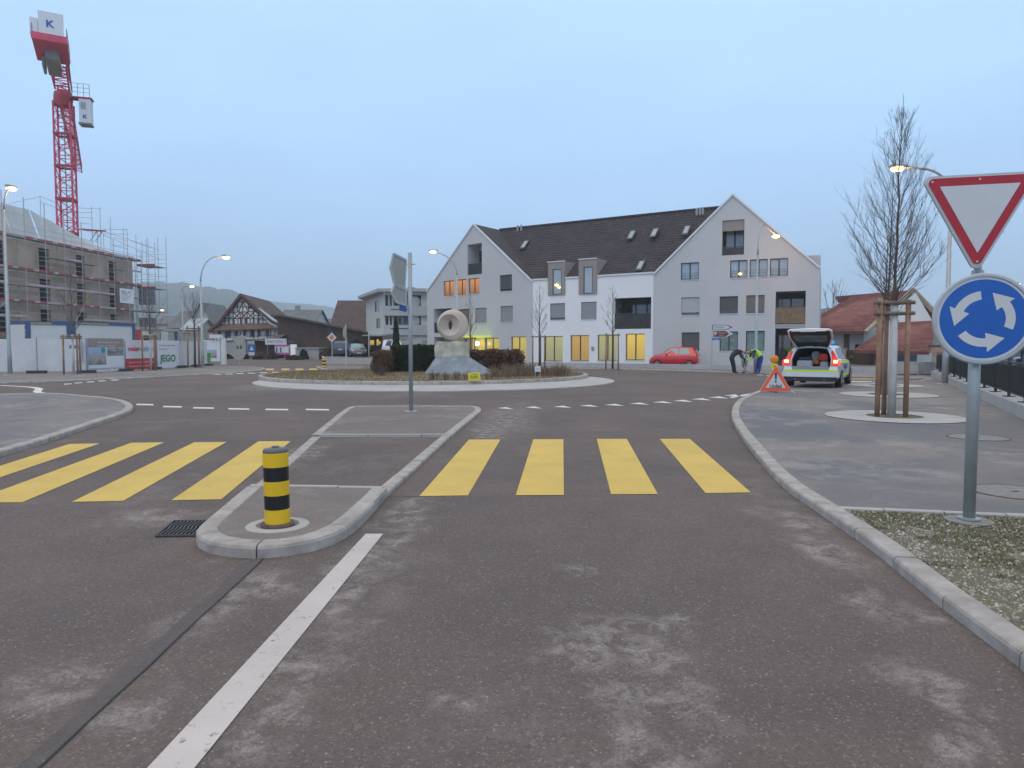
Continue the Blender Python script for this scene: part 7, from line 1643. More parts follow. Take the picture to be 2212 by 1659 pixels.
def wheel(parent, x, y, r, w=.2, side=1, arch=True):
    M = Matrix.Translation((x, y, r)) @ Matrix.Rotation(-side * pi / 2, 4, 'X'); g = MB()
    g.lathe([(r * .62, -w * .5), (r * .93, -w * .5), (r, -w * .35), (r, w * .35), (r * .93, w * .5), (r * .64, w * .5), (r * .62, w * .42)], 28, M); tw = g.build('wheel', M_TYRE, parent, smooth=True)
    g = MB(); g.lathe([(0, w * .40), (r * .2, w * .44), (r * .22, w * .40)], 16, M); g.lathe([(r * .54, w * .40), (r * .64, w * .47), (r * .64, w * .3), (r * .54, w * .3)], 28, M)
    for k in range(7):
        a = 2 * pi * k / 7; g.beam(M @ Vector((r * .15 * cos(a), r * .15 * sin(a), w * .38)), M @ Vector((r * .58 * cos(a), r * .58 * sin(a), w * .40)), r * .13, .02)
    g.build('rim', M_RIM, tw, fix=False); g = MB(); g.lathe([(0, w * .2), (r * .6, w * .2)], 20, M); g.build('brake_disc', M_BLKP, tw)
    if arch:
        g = MB(); n = 14
        for k in range(n):
            a, b = pi * k / n - .12 * (k == 0), pi * (k + 1) / n; c0, c1 = r * 1.0, r * 1.17
            P = [(x + c0 * cos(a), r + c0 * sin(a)), (x + c1 * cos(a), r + c1 * sin(a)), (x + c1 * cos(b), r + c1 * sin(b)), (x + c0 * cos(b), r + c0 * sin(b))]
            g.quad(*[(px, y + side * (w * .5 - .035), pz) for px, pz in P])
        g.build('wheel_arch', M_BLKP, parent, fix=False)
def hatch(name, label, cat, loc, heading, paint, L=3.64, W=1.66, H=1.5, wr=.285, box=0.0, glass=M_CGL, screen=None, lit=False, group=None):
    t = thing(name, label, cat, loc, heading, group); k = L / 3.64; w = W / 2; h = H / 1.5
    st = [(0, .40, .80, .86, .70, .60), (.06, .30, .88, 1.04 + .3 * box, .79, .63), (.25 - .1 * box, .22, .93, 1.34 + .12 * box, .83, .62), (.50, .20, .95, 1.47, .83, .62), (1.4, .18, .93, 1.50, .83, .63), (2.0 + .15 * box, .18, .92, 1.45 + .03 * box, .83, .62), (2.72 + .1 * box, .18, .90, .97, .82, .70), (3.3, .19, .80, .86, .80, .66), (3.54, .24, .62, .70, .72, .60), (3.64, .32, .50, .55, .60, .5)]
    st = [(s[0] * k, s[1] * h, s[2] * h, s[3] * h, s[4] * w / .83, s[5] * w / .83) for s in st]; sd = dense(st)
    g, S = loft_body(sd); 
    for e, rev in ((S[0], 0), (S[-1], 1)):
        ring = [(p[0], p[1], p[2]) for p in e] + [(p[0], -p[1], p[2]) for p in reversed(e[1:-1])]; g.quad(*ring)
    body = weld(g.build('body', paint, t))
    zb, zt = at_x(sd, 1.4 * k)[2] + .03, at_x(sd, 1.4 * k)[3] - .1
    side_glass(sd, [[(1.42 * k, zb), (2.55 * k, zb), (2.02 * k, zt - .02), (1.46 * k, zt)], [(.55 * k, zb + .03), (1.33 * k, zb), (1.33 * k, zt), (.72 * k, zt)]], t, glass)
    top_glass(sd, 2.08 * k, 2.66 * k, t, screen or glass); top_glass(sd, .09 * k, .34 * k, t, glass, 'rear_window', .9, 3)
    for x in (.58 * k, 2.98 * k):
        for sg in (1, -1): wheel(t, x, sg * (w - .095), wr, .19, sg)
    for sg in (1, -1):
        g = MB(); g.lathe([(0, -.06), (.10, -.04), (.13, 0), (.10, .03), (0, .04)], 12, Matrix.Translation((3.42 * k, sg * w * .74, .70 * h)) @ Matrix.Rotation(sg * .5, 4, 'Z') @ Matrix.Rotation(pi / 2, 4, 'Y') @ Matrix.Diagonal((.8, 1.3, 1, 1))); g.build('headlight', M_HL, t, smooth=True)
        g = MB(); g.lathe([(0, -.03), (.10, -.02), (.12, 0), (.0, .05)], 12, Matrix.Translation((.07 * k, sg * w * .84, .88 * h)) @ Matrix.Rotation(-pi / 2, 4, 'Y') @ Matrix.Diagonal((1.3, .8, 1, 1))); g.build('tail_light', M_TL, t, smooth=True)
        g = MB(); g.lathe([(0, -.07), (.06, -.05), (.08, 0), (.06, .05), (0, .07)], 10, Matrix.Translation((2.3 * k, sg * (w + .07), 1.0 * h))); g.build('wing_mirror', paint, t, smooth=True)
    g = MB(); g.box(3.50 * k, 3.655 * k, -w * .55, w * .55, .24 * h, .42 * h); g.build('grille', M_BLKP, t); g = MB(); g.box(3.655 * k, 3.665 * k, -.24, .24, .40 * h, .50 * h); g.build('number_plate', M_SWH, t); g = MB(); g.box(-.012, .0, -.25, .25, .62 * h, .73 * h); g.build('number_plate', M_SWH, t)
    g = MB(); g.box(.04 * k, .3 * k, -w * .8, w * .8, 1.40 * h, 1.43 * h) if box == 0 else g.box(.6 * k, 2 * k, -w * .7, -w * .66, 1.5 * h, 1.53 * h); g.build('spoiler' if box == 0 else 'roof_rail', paint if box == 0 else M_BLKP, t)
    return t
q0, q1 = D(1406, 780, 50.9), D(1510, 780, 49.6); ang = atan2(q0.y - q1.y, q0.x - q1.x); Lr = hypot(q0.x - q1.x, q0.y - q1.y)
hatch('red_hatchback', 'small bright red hatchback parked behind the low wall before the grey building', 'car', (q1.x, q1.y, .062), ang, carpaint('red_paint', (.62, .012, .022)), L=Lr, W=1.66, H=1.43, glass=M_CGLT)
p = D(776, 770, 64.5); hatch('black_hatchback', 'dark blue black car with turquoise windscreen in the raised car park', 'car', (-17.2, 78.0, .36), radians(-72), carpaint('dark_blue_paint', (.018, .022, .04)), L=4.1, W=1.8, H=1.45, wr=.3, screen=M_CGLT, group='cars in the raised car park')
p = D(733, 770, 78); hatch('grey_suv', 'dark grey suv seen from behind beside the priority sign', 'car', (p.x, 78.5, .36), radians(88), carpaint('grey_paint', (.07, .085, .11)), L=4.5, W=1.9, H=1.75, wr=.36, box=1, group='cars in the raised car park')
p = D(822, 770, 62); hatch('white_van', 'small white van half hidden behind the brown beech bush', 'van', (-12.6, 72.2, .36), radians(-42), carpaint('white_paint', (.66, .68, .70)), L=4.2, W=1.8, H=1.85, wr=.32, box=1, group='cars in the raised car park')
p = D(2180, 770, 27); hatch('white_car', 'white car roof showing above the dark railing at the right edge', 'car', (25.0, 34.6, -.45), radians(-117), MATS['white_paint'], L=4.2, W=1.8, H=1.5, wr=.32, screen=M_CGLT)
# ---- police estate car with open tailgate
HD = radians(90 - 31.4); pc = thing('police_car', 'white police estate car with hi vis stripes, lit tail lights and open tailgate', 'police car', (10.71, 25.48, PZ), HD)
M_PW = carpaint('police_white', (.68, .70, .73)); M_HV = mat('hivis_yellow', (.55, .80, .03), .5, .04, 5, emit=(.5, .8, .02), es=.0)
st = [(0, .34, .98, 1.50, .90, .60, .50), (.30, .28, 1.0, 1.515, .925, .635, .30), (.80, .24, 1.0, 1.53, .93, .66, .05), (1.6, .22, .985, 1.545, .93, .68, 0), (2.4, .22, .97, 1.53, .93, .68, 0), (2.75, .22, .96, 1.47, .93, .67, 0), (3.45, .22, .94, 1.01, .92, .76, 0), (4.2, .23, .84, .90, .89, .72, 0), (4.58, .27, .66, .72, .80, .64, 0), (4.70, .34, .52, .56, .66, .52, 0)]
sd = dense(st); g, S = loft_body(sd); e = S[-1]; g.quad(*([tuple(p) for p in e] + [(p[0], -p[1], p[2]) for p in reversed(e[1:-1])]))
g.build('body', M_PW, pc); weld(bpy.data.objects[pc.children[0].name] if False else [o for o in bpy.data.objects if o.parent == pc][0])
o_ = S[0]   # rear opening surround
inner = [(.60, .655), (.66, .80), (.665, 1.02), (.60, 1.22), (.50, 1.41), (.0, 1.44)]; outer = [(o_[3][1], .655), (o_[4][1], .80), (o_[6][1], 1.02), (.80, 1.22), (.63, 1.44), (0, 1.505)]
xs_ = lambda z: .50 * max(0, z - .72) + .004
g = MB()
for sg in (1, -1):
    for a, b, c, d in zip(inner[:-1], outer[:-1], outer[1:], inner[1:]):
        g.quad((xs_(a[1]), sg * a[0], a[1]), (xs_(b[1]), sg * b[0], b[1]), (xs_(c[1]), sg * c[0], c[1]), (xs_(d[1]), sg * d[0], d[1]))
        g.quad((xs_(a[1]), sg * a[0], a[1]), (xs_(a[1]) + .1, sg * a[0] * .96, a[1]), (xs_(d[1]) + .1, sg * d[0] * .96, d[1]), (xs_(d[1]), sg * d[0], d[1]))
g.build('tailgate_surround', M_PW, pc)
g = MB(); g.prism([(0, -.90, .33), (0, .90, .33), (0, .93, .45), (0, .92, .655), (0, -.92, .655), (0, -.93, .45)], (.06, 0, 0)); g.build('rear_panel', M_PW, pc)
g = MB(); M_LIN = mat('cargo_lining', (.05, .05, .055), .9, .2, 4); M_LIN2 = mat('cargo_sill', (.28, .29, .32), .6, .1, 3)
for sg in (1, -1): g.quad((.05, sg * .62, .66), (1.75, sg * .62, .66), (1.75, sg * .55, 1.42), (.42, sg * .5, 1.42), (.2, sg * .64, 1.05))
g.quad((.05, -.62, .66), (1.75, -.62, .66), (1.75, .62, .66), (.05, .62, .66)); g.quad((1.75, -.62, .66), (1.75, .62, .66), (1.75, .55, 1.42), (1.75, -.55, 1.42)); g.quad((.42, -.5, 1.42), (1.75, -.55, 1.42), (1.75, .55, 1.42), (.42, .5, 1.42)); g.build('cargo_bay', M_LIN, pc, fix=False)
g = MB(); g.box(-.02, .10, -.61, .61, .655, .775); g.build('load_sill', M_LIN2, pc)
g = MB(); g.prism([(-.13, -.80, .40), (-.13, .80, .40), (-.02, .95, .40), (.25, .955, .40), (.25, -.955, .40), (-.02, -.95, .40)], (0, 0, .17)); g.build('bumper', M_PW, pc)
g = MB(); g.prism([(-.115, -.78, .24), (-.115, .78, .24), (0, .90, .24), (0, -.90, .24)], (0, 0, .155)); g.build('valance', M_BLKP, pc)
for y in (.48, -.48): g = MB(); g.tube([(-.14, y, .30), (.1, y, .30)], .045, 12); g.build('exhaust_pipe', mat('exhaust', (.12, .11, .10), .4, .1, metal=.7), pc)
g = MB(); g.prism([(-.006, -.90, .585), (-.006, .90, .585), (-.006, .90, .65), (-.006, -.90, .65)], (-.006, 0, 0)); g.build('rear_stripe', M_HV, pc)
def side_band(x0, x1, z0f, z1f, m, nm, sg, off=.008, n=16):
    g = MB()
    def q(x, z):
        s = at_x(sd, x); zl, zb, wb = s[1], s[2], s[4]; zm = zl + (zb - zl) * .45
        y = wb * (.965 + .035 * (z - zl - .09) / max(.01, zm - zl - .09)) if z < zm else wb * (1 - .008 * (z - zm) / max(.01, (zb - .1 - zm))) if z < zb - .1 else wb * (.992 - .027 * (z - zb + .1) / .09)
        return (x, sg * (y + off), z)
    for k in range(n):
        a, b = x0 + (x1 - x0) * k / n, x0 + (x1 - x0) * (k + 1) / n; g.quad(q(a, z0f(a)), q(b, z0f(b)), q(b, (z0f(b) + z1f(b)) / 2), q(a, (z0f(a) + z1f(a)) / 2)); g.quad(q(a, (z0f(a) + z1f(a)) / 2), q(b, (z0f(b) + z1f(b)) / 2), q(b, z1f(b)), q(a, z1f(a)))
    return g.build(nm, m, pc, fix=False)
for sg in (1, -1):
    side_band(1.32, 3.3, lambda x: .40, lambda x: .50, M_HV, 'side_stripe', sg); side_band(.05, .55, lambda x: .44, lambda x: .56, M_HV, 'side_stripe', sg); side_band(.32, 3.4, lambda x: .90 - .012 * x, lambda x: .975 - .012 * x, M_HV, 'side_stripe', sg)
    side_glass(sd, [[(.62, 1.06), (1.30, 1.04), (1.30, 1.42), (.92, 1.41), (.75, 1.3)], [(1.38, 1.03), (2.12, 1.02), (2.12, 1.44), (1.38, 1.43)], [(2.20, 1.02), (3.18, 1.00), (2.74, 1.40), (2.20, 1.44)]] if sg > 0 else [[(.62, 1.06), (.75, 1.3), (.92, 1.41), (1.30, 1.42), (1.30, 1.04)], [(1.38, 1.03), (1.38, 1.43), (2.12, 1.44), (2.12, 1.02)], [(2.20, 1.02), (2.20, 1.44), (2.74, 1.40), (3.18, 1.00)]], pc, M_CGLT if False else M_CGL) if sg > 0 else None
    for x in (.98, 3.74): wheel(pc, x, sg * .835, .335, .21, sg)
    # tail lights up the rear pillars: housing and lit core
    g = MB(); P = [(xs_(.80) - .012, sg * .67, .80), (xs_(.80) - .012, sg * .93, .80), (xs_(1.05) - .012, sg * .885, 1.05), (xs_(1.34) - .012, sg * .70, 1.34), (xs_(1.34) - .012, sg * .645, 1.30), (xs_(1.05) - .012, sg * .70, 1.05)]; g.prism(P, (-.02, 0, 0)); tl_ = g.build('tail_light', mat('tail_lamp_red', (.45, .012, .01), .2, .05, emit=(1, .05, .04), es=.25), pc)
    g = MB(); g.box(xs_(.95) - .06, xs_(.95) - .034, *sorted((sg * .75, sg * .89)), .84, 1.00); g.build('lamp_core', emis('tail_core', (1, .33, .12), 5.0), tl_)
    g = MB(); g.box(.0, .36, *sorted((sg * .925, sg * .945)), .80, 1.0); g.build('lamp_side', mat('tail_lamp_side', (.6, .02, .02), .2, .05, emit=(1, .08, .05), es=1.2), tl_)
    g = MB(); g.lathe([(0, -.09), (.07, -.06), (.095, 0), (.07, .06), (0, .09)], 10, Matrix.Translation((2.95, sg * 1.03, 1.03))); g.build('wing_mirror', M_BLKP, pc, smooth=True)
side_glass(sd, [[(.62, 1.06), (1.30, 1.04), (1.30, 1.42), (.92, 1.41), (.75, 1.3)], [(1.38, 1.03), (2.12, 1.02), (2.12, 1.44), (1.38, 1.43)], [(2.20, 1.02), (3.18, 1.00), (2.74, 1.40), (2.20, 1.44)]], pc, mat('car_glass_side', (.10, .135, .16), .06, .1, spec=1.0, coat=1.0))
top_glass(sd, 2.80, 3.40, pc, M_CGL)
for sg in (1, -1):
    M = Matrix(((1, 0, 0, 1.45), (0, 0, -1, sg * -.0), (0, 1, 0, .66), (0, 0, 0, 1)))
Ms = Matrix.Translation((1.42, -.945, .66)) @ Matrix.Rotation(pi / 2, 4, 'X'); text('lettering', 'POLIZEI', .24, mat('police_blue', (.02, .07, .36), .5, 0), pc, Ms, xs=1.25, bold=.006)
for k in range(3): g = MB(); g.box(1.45, 2.25 - .2 * k, -.947, -.944, .60 - .04 * k, .61 - .04 * k); g.build('print_line', MATS['police_blue'], pc)
# tailgate: raised door, seen from below
hx, hz = .44, 1.50; ex, ez = -.42, 2.06; g = MB(); dl = Vector((ex - hx, 0, ez - hz)); up_ = Vector((dl.z, 0, -dl.x)).normalized() * (1 if dl.x < 0 else -1); 
if up_.z < 0: up_ = -up_
def tg(f, y, o_=0): return Vector((hx, 0, hz)) + dl * f + Vector((0, y, 0)) + up_ * o_
out_ = [tg(0, -.56), tg(.10, -.64), tg(.55, -.74), tg(.92, -.74), tg(1.02, -.64), tg(1.05, 0), tg(1.02, .64), tg(.92, .74), tg(.55, .74), tg(.10, .64), tg(0, .56)]
g.prism(out_, up_ * .05); tgo = g.build('tailgate', M_PW, pc)
g = MB(); g.prism([tg(f, y, -.03) for f, y in ((.04, -.54), (.5, -.67), (.92, -.67), (.98, -.58), (.98, .58), (.92, .67), (.5, .67), (.04, .54))], up_ * .028); g.build('inner_trim', M_BLKP, tgo)
g = MB(); g.prism([tg(f, y, -.036) for f, y in ((.30, -.50), (.72, -.56), (.72, .56), (.30, .50))], up_ * .005); g.build('tailgate_window', mat('tailgate_glass', (.14, .19, .19), .08, .2, 3, spec=1), tgo)
g = MB(); g.prism([tg(1.0, -.6, -.04), tg(1.0, .6, -.04), tg(1.17, .55, -.16), tg(1.17, -.55, -.16)], up_ * .03); g.prism([tg(1.1, -.26, -.13), tg(1.1, .26, -.13), tg(1.16, .26, -.17), tg(1.16, -.26, -.17)], up_ * -.01); g.build('lower_lip', M_PW, tgo, kind='stuff')
for y in (.46, -.46): g = MB(); g.tube([(hx - .02, y, hz - .10), tg(.42, y, -.02)], .016, 6); g.tube([(hx - .02, y, hz - .16), (hx, y, hz + .02)], .05, 8); g.build('gas_strut', M_BLKP, pc)
g = MB(); g.tube([tg(.05, -.2, .0) + Vector((0, 0, -.06)), tg(.12, .22, -.02)], .012, 5); g.build('rear_wiper', M_BLKP, pc)
# load, blue lamp, roof rails
for i, (nm, c, b) in enumerate((('storage_box', (.45, .46, .48), (.25, .75, -.02, .50, .68, .98)), ('storage_box', (.36, .37, .40), (.3, .8, -.55, -.28, .68, .94)), ('red_bag', (.42, .03, .02), (.35, .8, -.52, -.20, .96, 1.22)), ('white_case', (.55, .6, .6), (.9, 1.2, -.15, .1, .95, 1.30)), ('orange_bag', (.5, .16, .03), (.4, .8, -.24, -.02, .84, 1.0)), ('dark_case', (.03, .03, .05), (.24, .6, .0, .45, .985, 1.10)))):
    g = MB(); g.box(*b); o = g.build(nm, mat(nm + str(i), c, .7, .25, 6), label=('grey storage box on the left of the police car boot', 'grey storage box low on the right of the police car boot', 'red equipment bag in the right of the police car boot', 'white case deep in the police car boot', 'orange bag in the middle of the police car boot', 'dark flat case on the left box in the police car boot')[i], cat='box' if 'box' in nm or 'case' in nm else 'bag')
    bm = bmesh.new(); bm.from_mesh(o.data); bmesh.ops.bevel(bm, geom=bm.edges, offset=.035, segments=2, affect='EDGES'); bm.to_mesh(o.data); bm.free(); o.matrix_basis = Matrix.Translation((10.71, 25.48, PZ)) @ Matrix.Rotation(HD, 4, 'Z')
g = MB(); g.lathe([(.13, 0), (.13, .10), (.10, .15), (0, .16)], 18, Matrix.Translation((1.9, -.42, 1.555))); g.build('blue_lamp', mat('blue_lamp', (.03, .20, .50), .15, 0, emit=(.05, .45, .9), es=.35), pc, smooth=False); g = MB(); g.lathe([(.13, 0), (.13, .10), (.10, .15), (0, .16)], 18, Matrix.Translation((1.9, .42, 1.555))); g.build('blue_lamp', MATS['blue_lamp'], pc)
for y in (.6, -.6): g = MB(); g.beam((.7, y, 1.56), (2.3, y, 1.57), .03, .03); g.build('roof_rail', M_BLKP, pc)
# ---- folding warning triangle with lamp
p = G(1675, 848, PZ); wt = thing('warning_triangle', 'folding orange red warning triangle reading Unfall beside the police car', 'warning triangle', (p.x, p.y, PZ), radians(-4))
M_ORF = mat('fluorescent_orange', (.86, .13, .055), .5, .03, 5); hh_ = .82; zb_ = .05; hwd = .50
def wtri(s_, y, m, nm, th=.004, rc=.03):
    cz = zb_ + hh_ / 3; pts = [(0, cz + (hh_ * 2 / 3) * s_), (-hwd * s_, cz - hh_ / 3 * s_), (hwd * s_, cz - hh_ / 3 * s_)]; g = MB(); g.prism([(x, y, z) for x, z in pts], (0, th, 0)); return g.build(nm, m, wt)
wtri(1.04, .0, M_SWH, 'edge_rim'); wtri(1.0, -.006, M_ORF, 'orange_face'); wtri(.64, -.012, M_SWH, 'white_face')
M_NAVY = mat('print_navy', (.015, .02, .05), .6, 0); cz = zb_ + hh_ / 3
text('lettering', 'Unfall', .15, M_NAVY, wt, upright(0, -.0165, cz - .165), align='CENTER', xs=1.12, bold=.002)
g = MB(); g.prism([(-.035, -.018, cz + .32), (.035, -.018, cz + .32), (.022, -.018, cz + .10), (-.022, -.018, cz + .10)], (0, .004, 0)); g.lathe([(0, 0), (.033, 0), (.033, .004), (0, .004)], 18, Matrix.Translation((0, -.014, cz + .035)) @ RX); g.build('exclamation_mark', M_NAVY, wt, kind='stuff')
for sg in (1, -1): g = MB(); g.beam((sg * .50, .0, zb_ + .01), (sg * .58, -.10, .0), .025, .015); g.build('foot', M_SWH, wt)
g = MB(); g.beam((0, .02, zb_ + .3), (0, .38, .0), .03, .02); g.box(-.02, .02, -.1, .02, 0, .03); g.build('rear_leg', M_BLKP, wt, kind='stuff')
p2 = D(1672.5, 784, 23.4); lt = thing('warning_lamp', 'orange round warning lamp on a yellow battery box above the triangle', 'lamp', (p2.x, 23.4, PZ)); zl_ = D(1674, 776, 23.4).z - PZ
g = MB(); g.box(-.10, .10, -.05, .05, zl_ - .33, zl_ - .145); g.build('battery_box', mat('lamp_yellow', (.70, .62, .02), .5, .05), lt); g = MB(); g.box(-.03, .03, -.053, -.0505, zl_ - .26, zl_ - .21); g.build('switch', M_NAVY, lt)
g = MB(); g.lathe([(0, -.05), (.10, -.045), (.135, -.01), (.135, .03), (.08, .05), (0, .055)], 24, Matrix.Translation((0, 0, zl_ + .0)) @ RX); g.build('lens', mat('amber_lens', (.72, .25, .012), .25, .08, 30), lt, smooth=True); g = MB(); g.tube([(0, .01, 0), (0, .01, zl_ - .33)], .02, 8); g.tube([(-.15, .01, .015), (.15, .01, .015)], .015, 6); g.build('stand', M_BLKP, lt, kind='stuff')
# ---- people
def person(label, loc, rz, J, bones, mats_by, fingers, skin, shoes, hair_c, beard=False, face_dir=1):
    me = bpy.data.meshes.new('tmp'); names = list(J); idx = {n: i for i, n in enumerate(names)}
    me.from_pydata([J[n][:3] for n in names], [(idx[a], idx[b]) for a, b, *_ in bones], []); o = bpy.data.objects.new('tmp', me); COL.objects.link(o)
    m = o.modifiers.new('s', 'SKIN'); m.use_smooth_shade = True
    for i, n in enumerate(names): me.skin_vertices[0].data[i].radius = (J[n][3], J[n][4] if len(J[n]) > 4 else J[n][3]); me.skin_vertices[0].data[i].use_root = n == 'pelvis'
    s = o.modifiers.new('u', 'SUBSURF'); s.levels = 2; s.render_levels = 2
    bpy.context.view_layer.update(); dg = bpy.context.evaluated_depsgraph_get(); nm = bpy.data.meshes.new_from_object(o.evaluated_get(dg)); bpy.data.objects.remove(o)
    ml = []; 
    for *_, k in bones:
        if k not in ml: ml.append(k)
    nm.materials.clear()
    for k in ml: nm.materials.append(mats_by[k])
    segs = [(Vector(J[a][:3]), Vector(J[b][:3]), ml.index(k), (J[a][3] + J[b][3]) / 2) for a, b, k in bones]
    for poly in nm.polygons:
        c = poly.center; best = 1e9; bi = 0
        for a, b, k, r in segs:
            ab = b - a; t = max(0, min(1, (c - a).dot(ab) / max(1e-9, ab.length_squared))); d = (c - a - ab * t).length / r
            if d < best: best = d; bi = k
        poly.material_index = bi; poly.use_smooth = True
    t = obj('person', nm, None, loc, rz, label, 'person'); nm.name = 'body'
    g = MB()
    for w, d in fingers:
        w = Vector(w); d = Vector(d).normalized(); sd_ = Vector((0, 1, 0))
        for k in range(4): b0 = w + sd_ * (k - 1.5) * .018; g.tube([b0, b0 + d * .035 + Vector((.004, 0, 0)), b0 + d * (.062 + .008 * (k in (1, 2))) + Vector((-.01, 0, 0))], [.009, .008, .006], 6)
        b0 = w + sd_ * .03 - d * .03; g.tube([b0, b0 + d * .02 + sd_ * .02, b0 + d * .05 + sd_ * .02], [.011, .010, .007], 6)
    g.build('fingers', skin, t, kind='stuff')
    hd = Vector(J['head'][:3]); nk = Vector(J['neck'][:3]); ax = (hd - nk).normalized(); fw_ = Vector((ax.z, 0, -ax.x)) * 1
    if fw_.x < 0 and ax.z > 0: fw_ = -fw_
    fw_ = Vector((ax.z, 0, -ax.x)).normalized()
    g = MB(); M = Matrix.Translation(hd - fw_ * .022 + ax * .012)
    rows = []
    for i in range(7):
        a = pi * .55 * i / 6; r_ = .112 * sin(a); rows.append([M @ Vector(ax * .118 * cos(a) + (fw_ * cos(b) * (1.0 if cos(b) < 0 else .82) + Vector((0, 1, 0)) * sin(b) * .86) * r_ * 1.06) for b in [2 * pi * j / 14 for j in range(14)]])
    for ra, rb in zip(rows[:-1], rows[1:]):
        for j in range(14): g.quad(ra[j], ra[(j + 1) % 14], rb[(j + 1) % 14], rb[j])
    g.build('hair', hair_c, t, smooth=True)
    g = MB(); c0 = hd + fw_ * .088 - ax * .01; g.prism([c0 + Vector((0, .014, 0)) - ax * .02, c0 - Vector((0, .014, 0)) - ax * .02, c0 + ax * .025], fw_ * .024)
    for sg in (1, -1): e_ = hd + Vector((0, sg * .088, 0)) - ax * .005; g.lathe([(0, -.01), (.028, 0), (0, .01)], 8, Matrix.Translation(e_) @ Matrix.Rotation(pi / 2, 4, 'X'))
    g.build('nose_and_ears', skin, t, smooth=False, kind='stuff')
    g = MB()
    for sg in (1, -1): e_ = hd + fw_ * .086 + Vector((0, sg * .034, 0)) + ax * .012; g.lathe([(0, -.012), (.012, 0), (0, .012)], 8, Matrix.Translation(e_))
    g.build('eyes', M_NAVY, t, kind='stuff'); g = MB(); c0 = hd + fw_ * .084 - ax * .045; g.beam(c0 + Vector((0, .024, 0)), c0 - Vector((0, .024, 0)), .008, .006); g.build('mouth', mat('lips', (.28, .09, .08), .6, 0), t)
    return t
M_SKIN = mat('skin', (.46, .25, .18), .6, .08, 9); M_UNI = mat('dark_uniform', (.030, .034, .042), .85, .3, 6); M_UNT = mat('dark_trousers', (.022, .03, .045), .85, .25, 6); M_SHOE = mat('black_shoes', (.012, .012, .012), .5, .1)
M_VEST = mat('vest_yellow', (.46, .85, .03), .6, .08, 6); M_BLUET = mat('blue_trousers', (.018, .045, .26), .8, .2, 6); M_JKT = mat('navy_jacket', (.035, .045, .075), .85, .2, 6); M_HAIRD = mat('dark_hair', (.045, .03, .022), .8, .3, 20); M_HAIRG = mat('grey_hair', (.30, .22, .20), .8, .3, 20)
def skel(bend=0.0):
    J = {'pelvis': (-.12, 0, .94, .165, .175), 'waist': (.02, 0, 1.09, .155, .17), 'chest': (.22, 0, 1.20, .17, .19), 'upper': (.36, 0, 1.24, .135, .16), 'neck': (.47, 0, 1.20, .055), 'jaw': (.55, 0, 1.16, .075), 'head': (.60, 0, 1.155, .10), 'crown': (.65, 0, 1.17, .08)}
    B = [('pelvis', 'waist', 'top'), ('waist', 'chest', 'top'), ('chest', 'upper', 'top'), ('upper', 'neck', 'skin'), ('neck', 'jaw', 'skin'), ('jaw', 'head', 'skin'), ('head', 'crown', 'skin')]
    F_ = []
    for sg, s in ((1, 'l'), (-1, 'r')):
        kx = .04 if sg > 0 else .10
        J.update({'hip' + s: (-.12, sg * .10, .86, .125), 'knee' + s: (-.04 + kx * .5, sg * .11, .47, .090), 'ank' + s: (-.03 + kx, sg * .11, .10, .062), 'heel' + s: (-.02 + kx, sg * .11, .045, .046), 'toe' + s: (.14 + kx, sg * .125, .032, .036),
                  'sh' + s: (.36, sg * .175, 1.19, .09), 'elb' + s: (.40 + .04 * sg, sg * .25, .90, .062), 'wri' + s: (.60, sg * .10, .76, .034), 'han' + s: (.655, sg * .085, .735, .036)})
        B += [('pelvis', 'hip' + s, 'leg'), ('hip' + s, 'knee' + s, 'leg'), ('knee' + s, 'ank' + s, 'leg'), ('ank' + s, 'heel' + s, 'shoe'), ('heel' + s, 'toe' + s, 'shoe'), ('upper', 'sh' + s, 'arm'), ('sh' + s, 'elb' + s, 'arm'), ('elb' + s, 'wri' + s, 'fore'), ('wri' + s, 'han' + s, 'skin')]
        F_.append(((.675, sg * .085, .725), (.8, 0, -.5)))
    return J, B, F_
J, B_k, F_ = skel(); pa_ = G(1583.5, 806, .06)
person('person in dark police uniform bending over the upturned bicycle from the left', (pa_.x + .02, pa_.y, .062), radians(-6), J, B_k, {'top': M_UNI, 'arm': M_UNI, 'fore': M_UNI, 'leg': M_UNT, 'shoe': M_SHOE, 'skin': M_SKIN}, F_, M_SKIN, M_SHOE, M_HAIRD)
J, B_k, F_ = skel(); J['head'] = (.60, 0, 1.13, .10); pb_ = G(1639, 807, .06)
person('person in yellow hi vis vest and blue trousers bending over the bicycle from the right', (pb_.x - .02, pb_.y, .062), radians(180 + 8), J, B_k, {'top': M_VEST, 'arm': M_JKT, 'fore': M_VEST, 'leg': M_BLUET, 'shoe': M_SHOE, 'skin': M_SKIN}, F_, M_SKIN, M_SHOE, M_HAIRG)
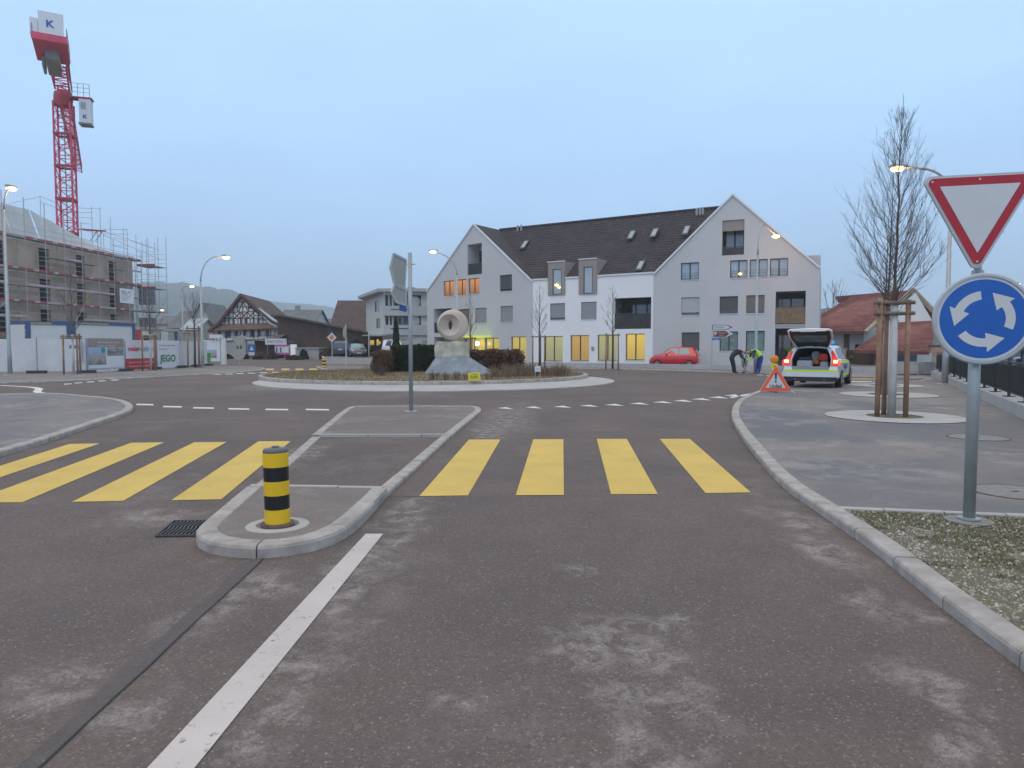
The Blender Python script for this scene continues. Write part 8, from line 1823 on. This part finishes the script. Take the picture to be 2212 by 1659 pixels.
# ---- upturned bicycle
M_BIKE = mat('bike_dark', (.06, .055, .06), .4, .15, 5, metal=.3); pb = G(1608, 805.5, .06); bk = thing('bicycle', 'dark bicycle standing upside down between the two bending people', 'bicycle', (pb.x, pb.y, .062), radians(62))
R_w = .33; hubs = ((-.50, .68), (.54, .68))
for x, z in hubs:
    M = Matrix.Translation((x, 0, z)) @ RX; g = MB(); n = 32
    g.tube([M @ Vector((R_w * cos(2 * pi * k / n), R_w * sin(2 * pi * k / n), 0)) for k in range(n + 1)], .02, 6, False); wh_ = g.build('wheel', M_TYRE, bk)
    g = MB()
    for k in range(20): a = 2 * pi * k / 20; g.tube([M @ Vector((0, 0, .02 * (-1) ** k)), M @ Vector(((R_w - .02) * cos(a), (R_w - .02) * sin(a), 0))], .002, 3, False)
    g.tube([M @ Vector((0, 0, -.05)), M @ Vector((0, 0, .05))], .018, 8); g.build('spokes', M_RIM, wh_, kind='stuff')
bb_, st_, ht = (-.06, 0, .74), (-.14, 0, .22), (.36, 0, .22); g = MB()
for a, b in ((bb_, st_), (st_, ht), (bb_, (.40, 0, .34)), (bb_, (hubs[0][0], 0, .68)), (st_, (hubs[0][0], 0, .68)), ((.40, 0, .34), ht)): g.tube([a, b], .017, 8)
g.build('frame', M_BIKE, bk, kind='stuff')
g = MB(); g.tube([(.42, .0, .38), (hubs[1][0], 0, .68)], .016, 8); g.build('fork', M_BIKE, bk); g = MB(); g.tube([ht, (.33, 0, .10), (.36, 0, .04)], .014, 8); g.tube([(.36, -.26, .03), (.36, 0, .05), (.36, .26, .03)], .014, 8); g.build('handlebar', M_BIKE, bk); g = MB(); g.tube([st_, (-.17, 0, .06)], .014, 8); g.box(-.30, -.04, -.06, .06, .0, .06); g.build('saddle', M_BLKP, bk); g = MB(); g.tube([(-.06, -.08, .74), (-.06, .08, .74)], .012, 6); g.tube([(-.06, .08, .74), (.04, .09, .88)], .01, 6); g.tube([(-.06, -.08, .74), (-.16, -.09, .60)], .01, 6); g.build('crank', M_RIM, bk, kind='stuff')

# ------------------------------------------------------------------ air
g = MB(); g.box(-2600, 2600, -60, 2400, -1.2, 190); hz_ = g.build('haze', [], label='pale blue evening haze filling the air over the whole place', cat='haze', kind='stuff')
hm = bpy.data.materials.new('haze'); hm.use_nodes = True; hn = hm.node_tree; hn.nodes.clear(); ho = N(hn, 'ShaderNodeOutputMaterial'); pv = N(hn, 'ShaderNodeVolumePrincipled'); pv.inputs['Color'].default_value = (.93, .97, 1, 1); pv.inputs['Density'].default_value = .00065; pv.inputs['Anisotropy'].default_value = .6
hn.links.new(pv.outputs[0], ho.inputs['Volume']); hz_.data.materials.append(hm)
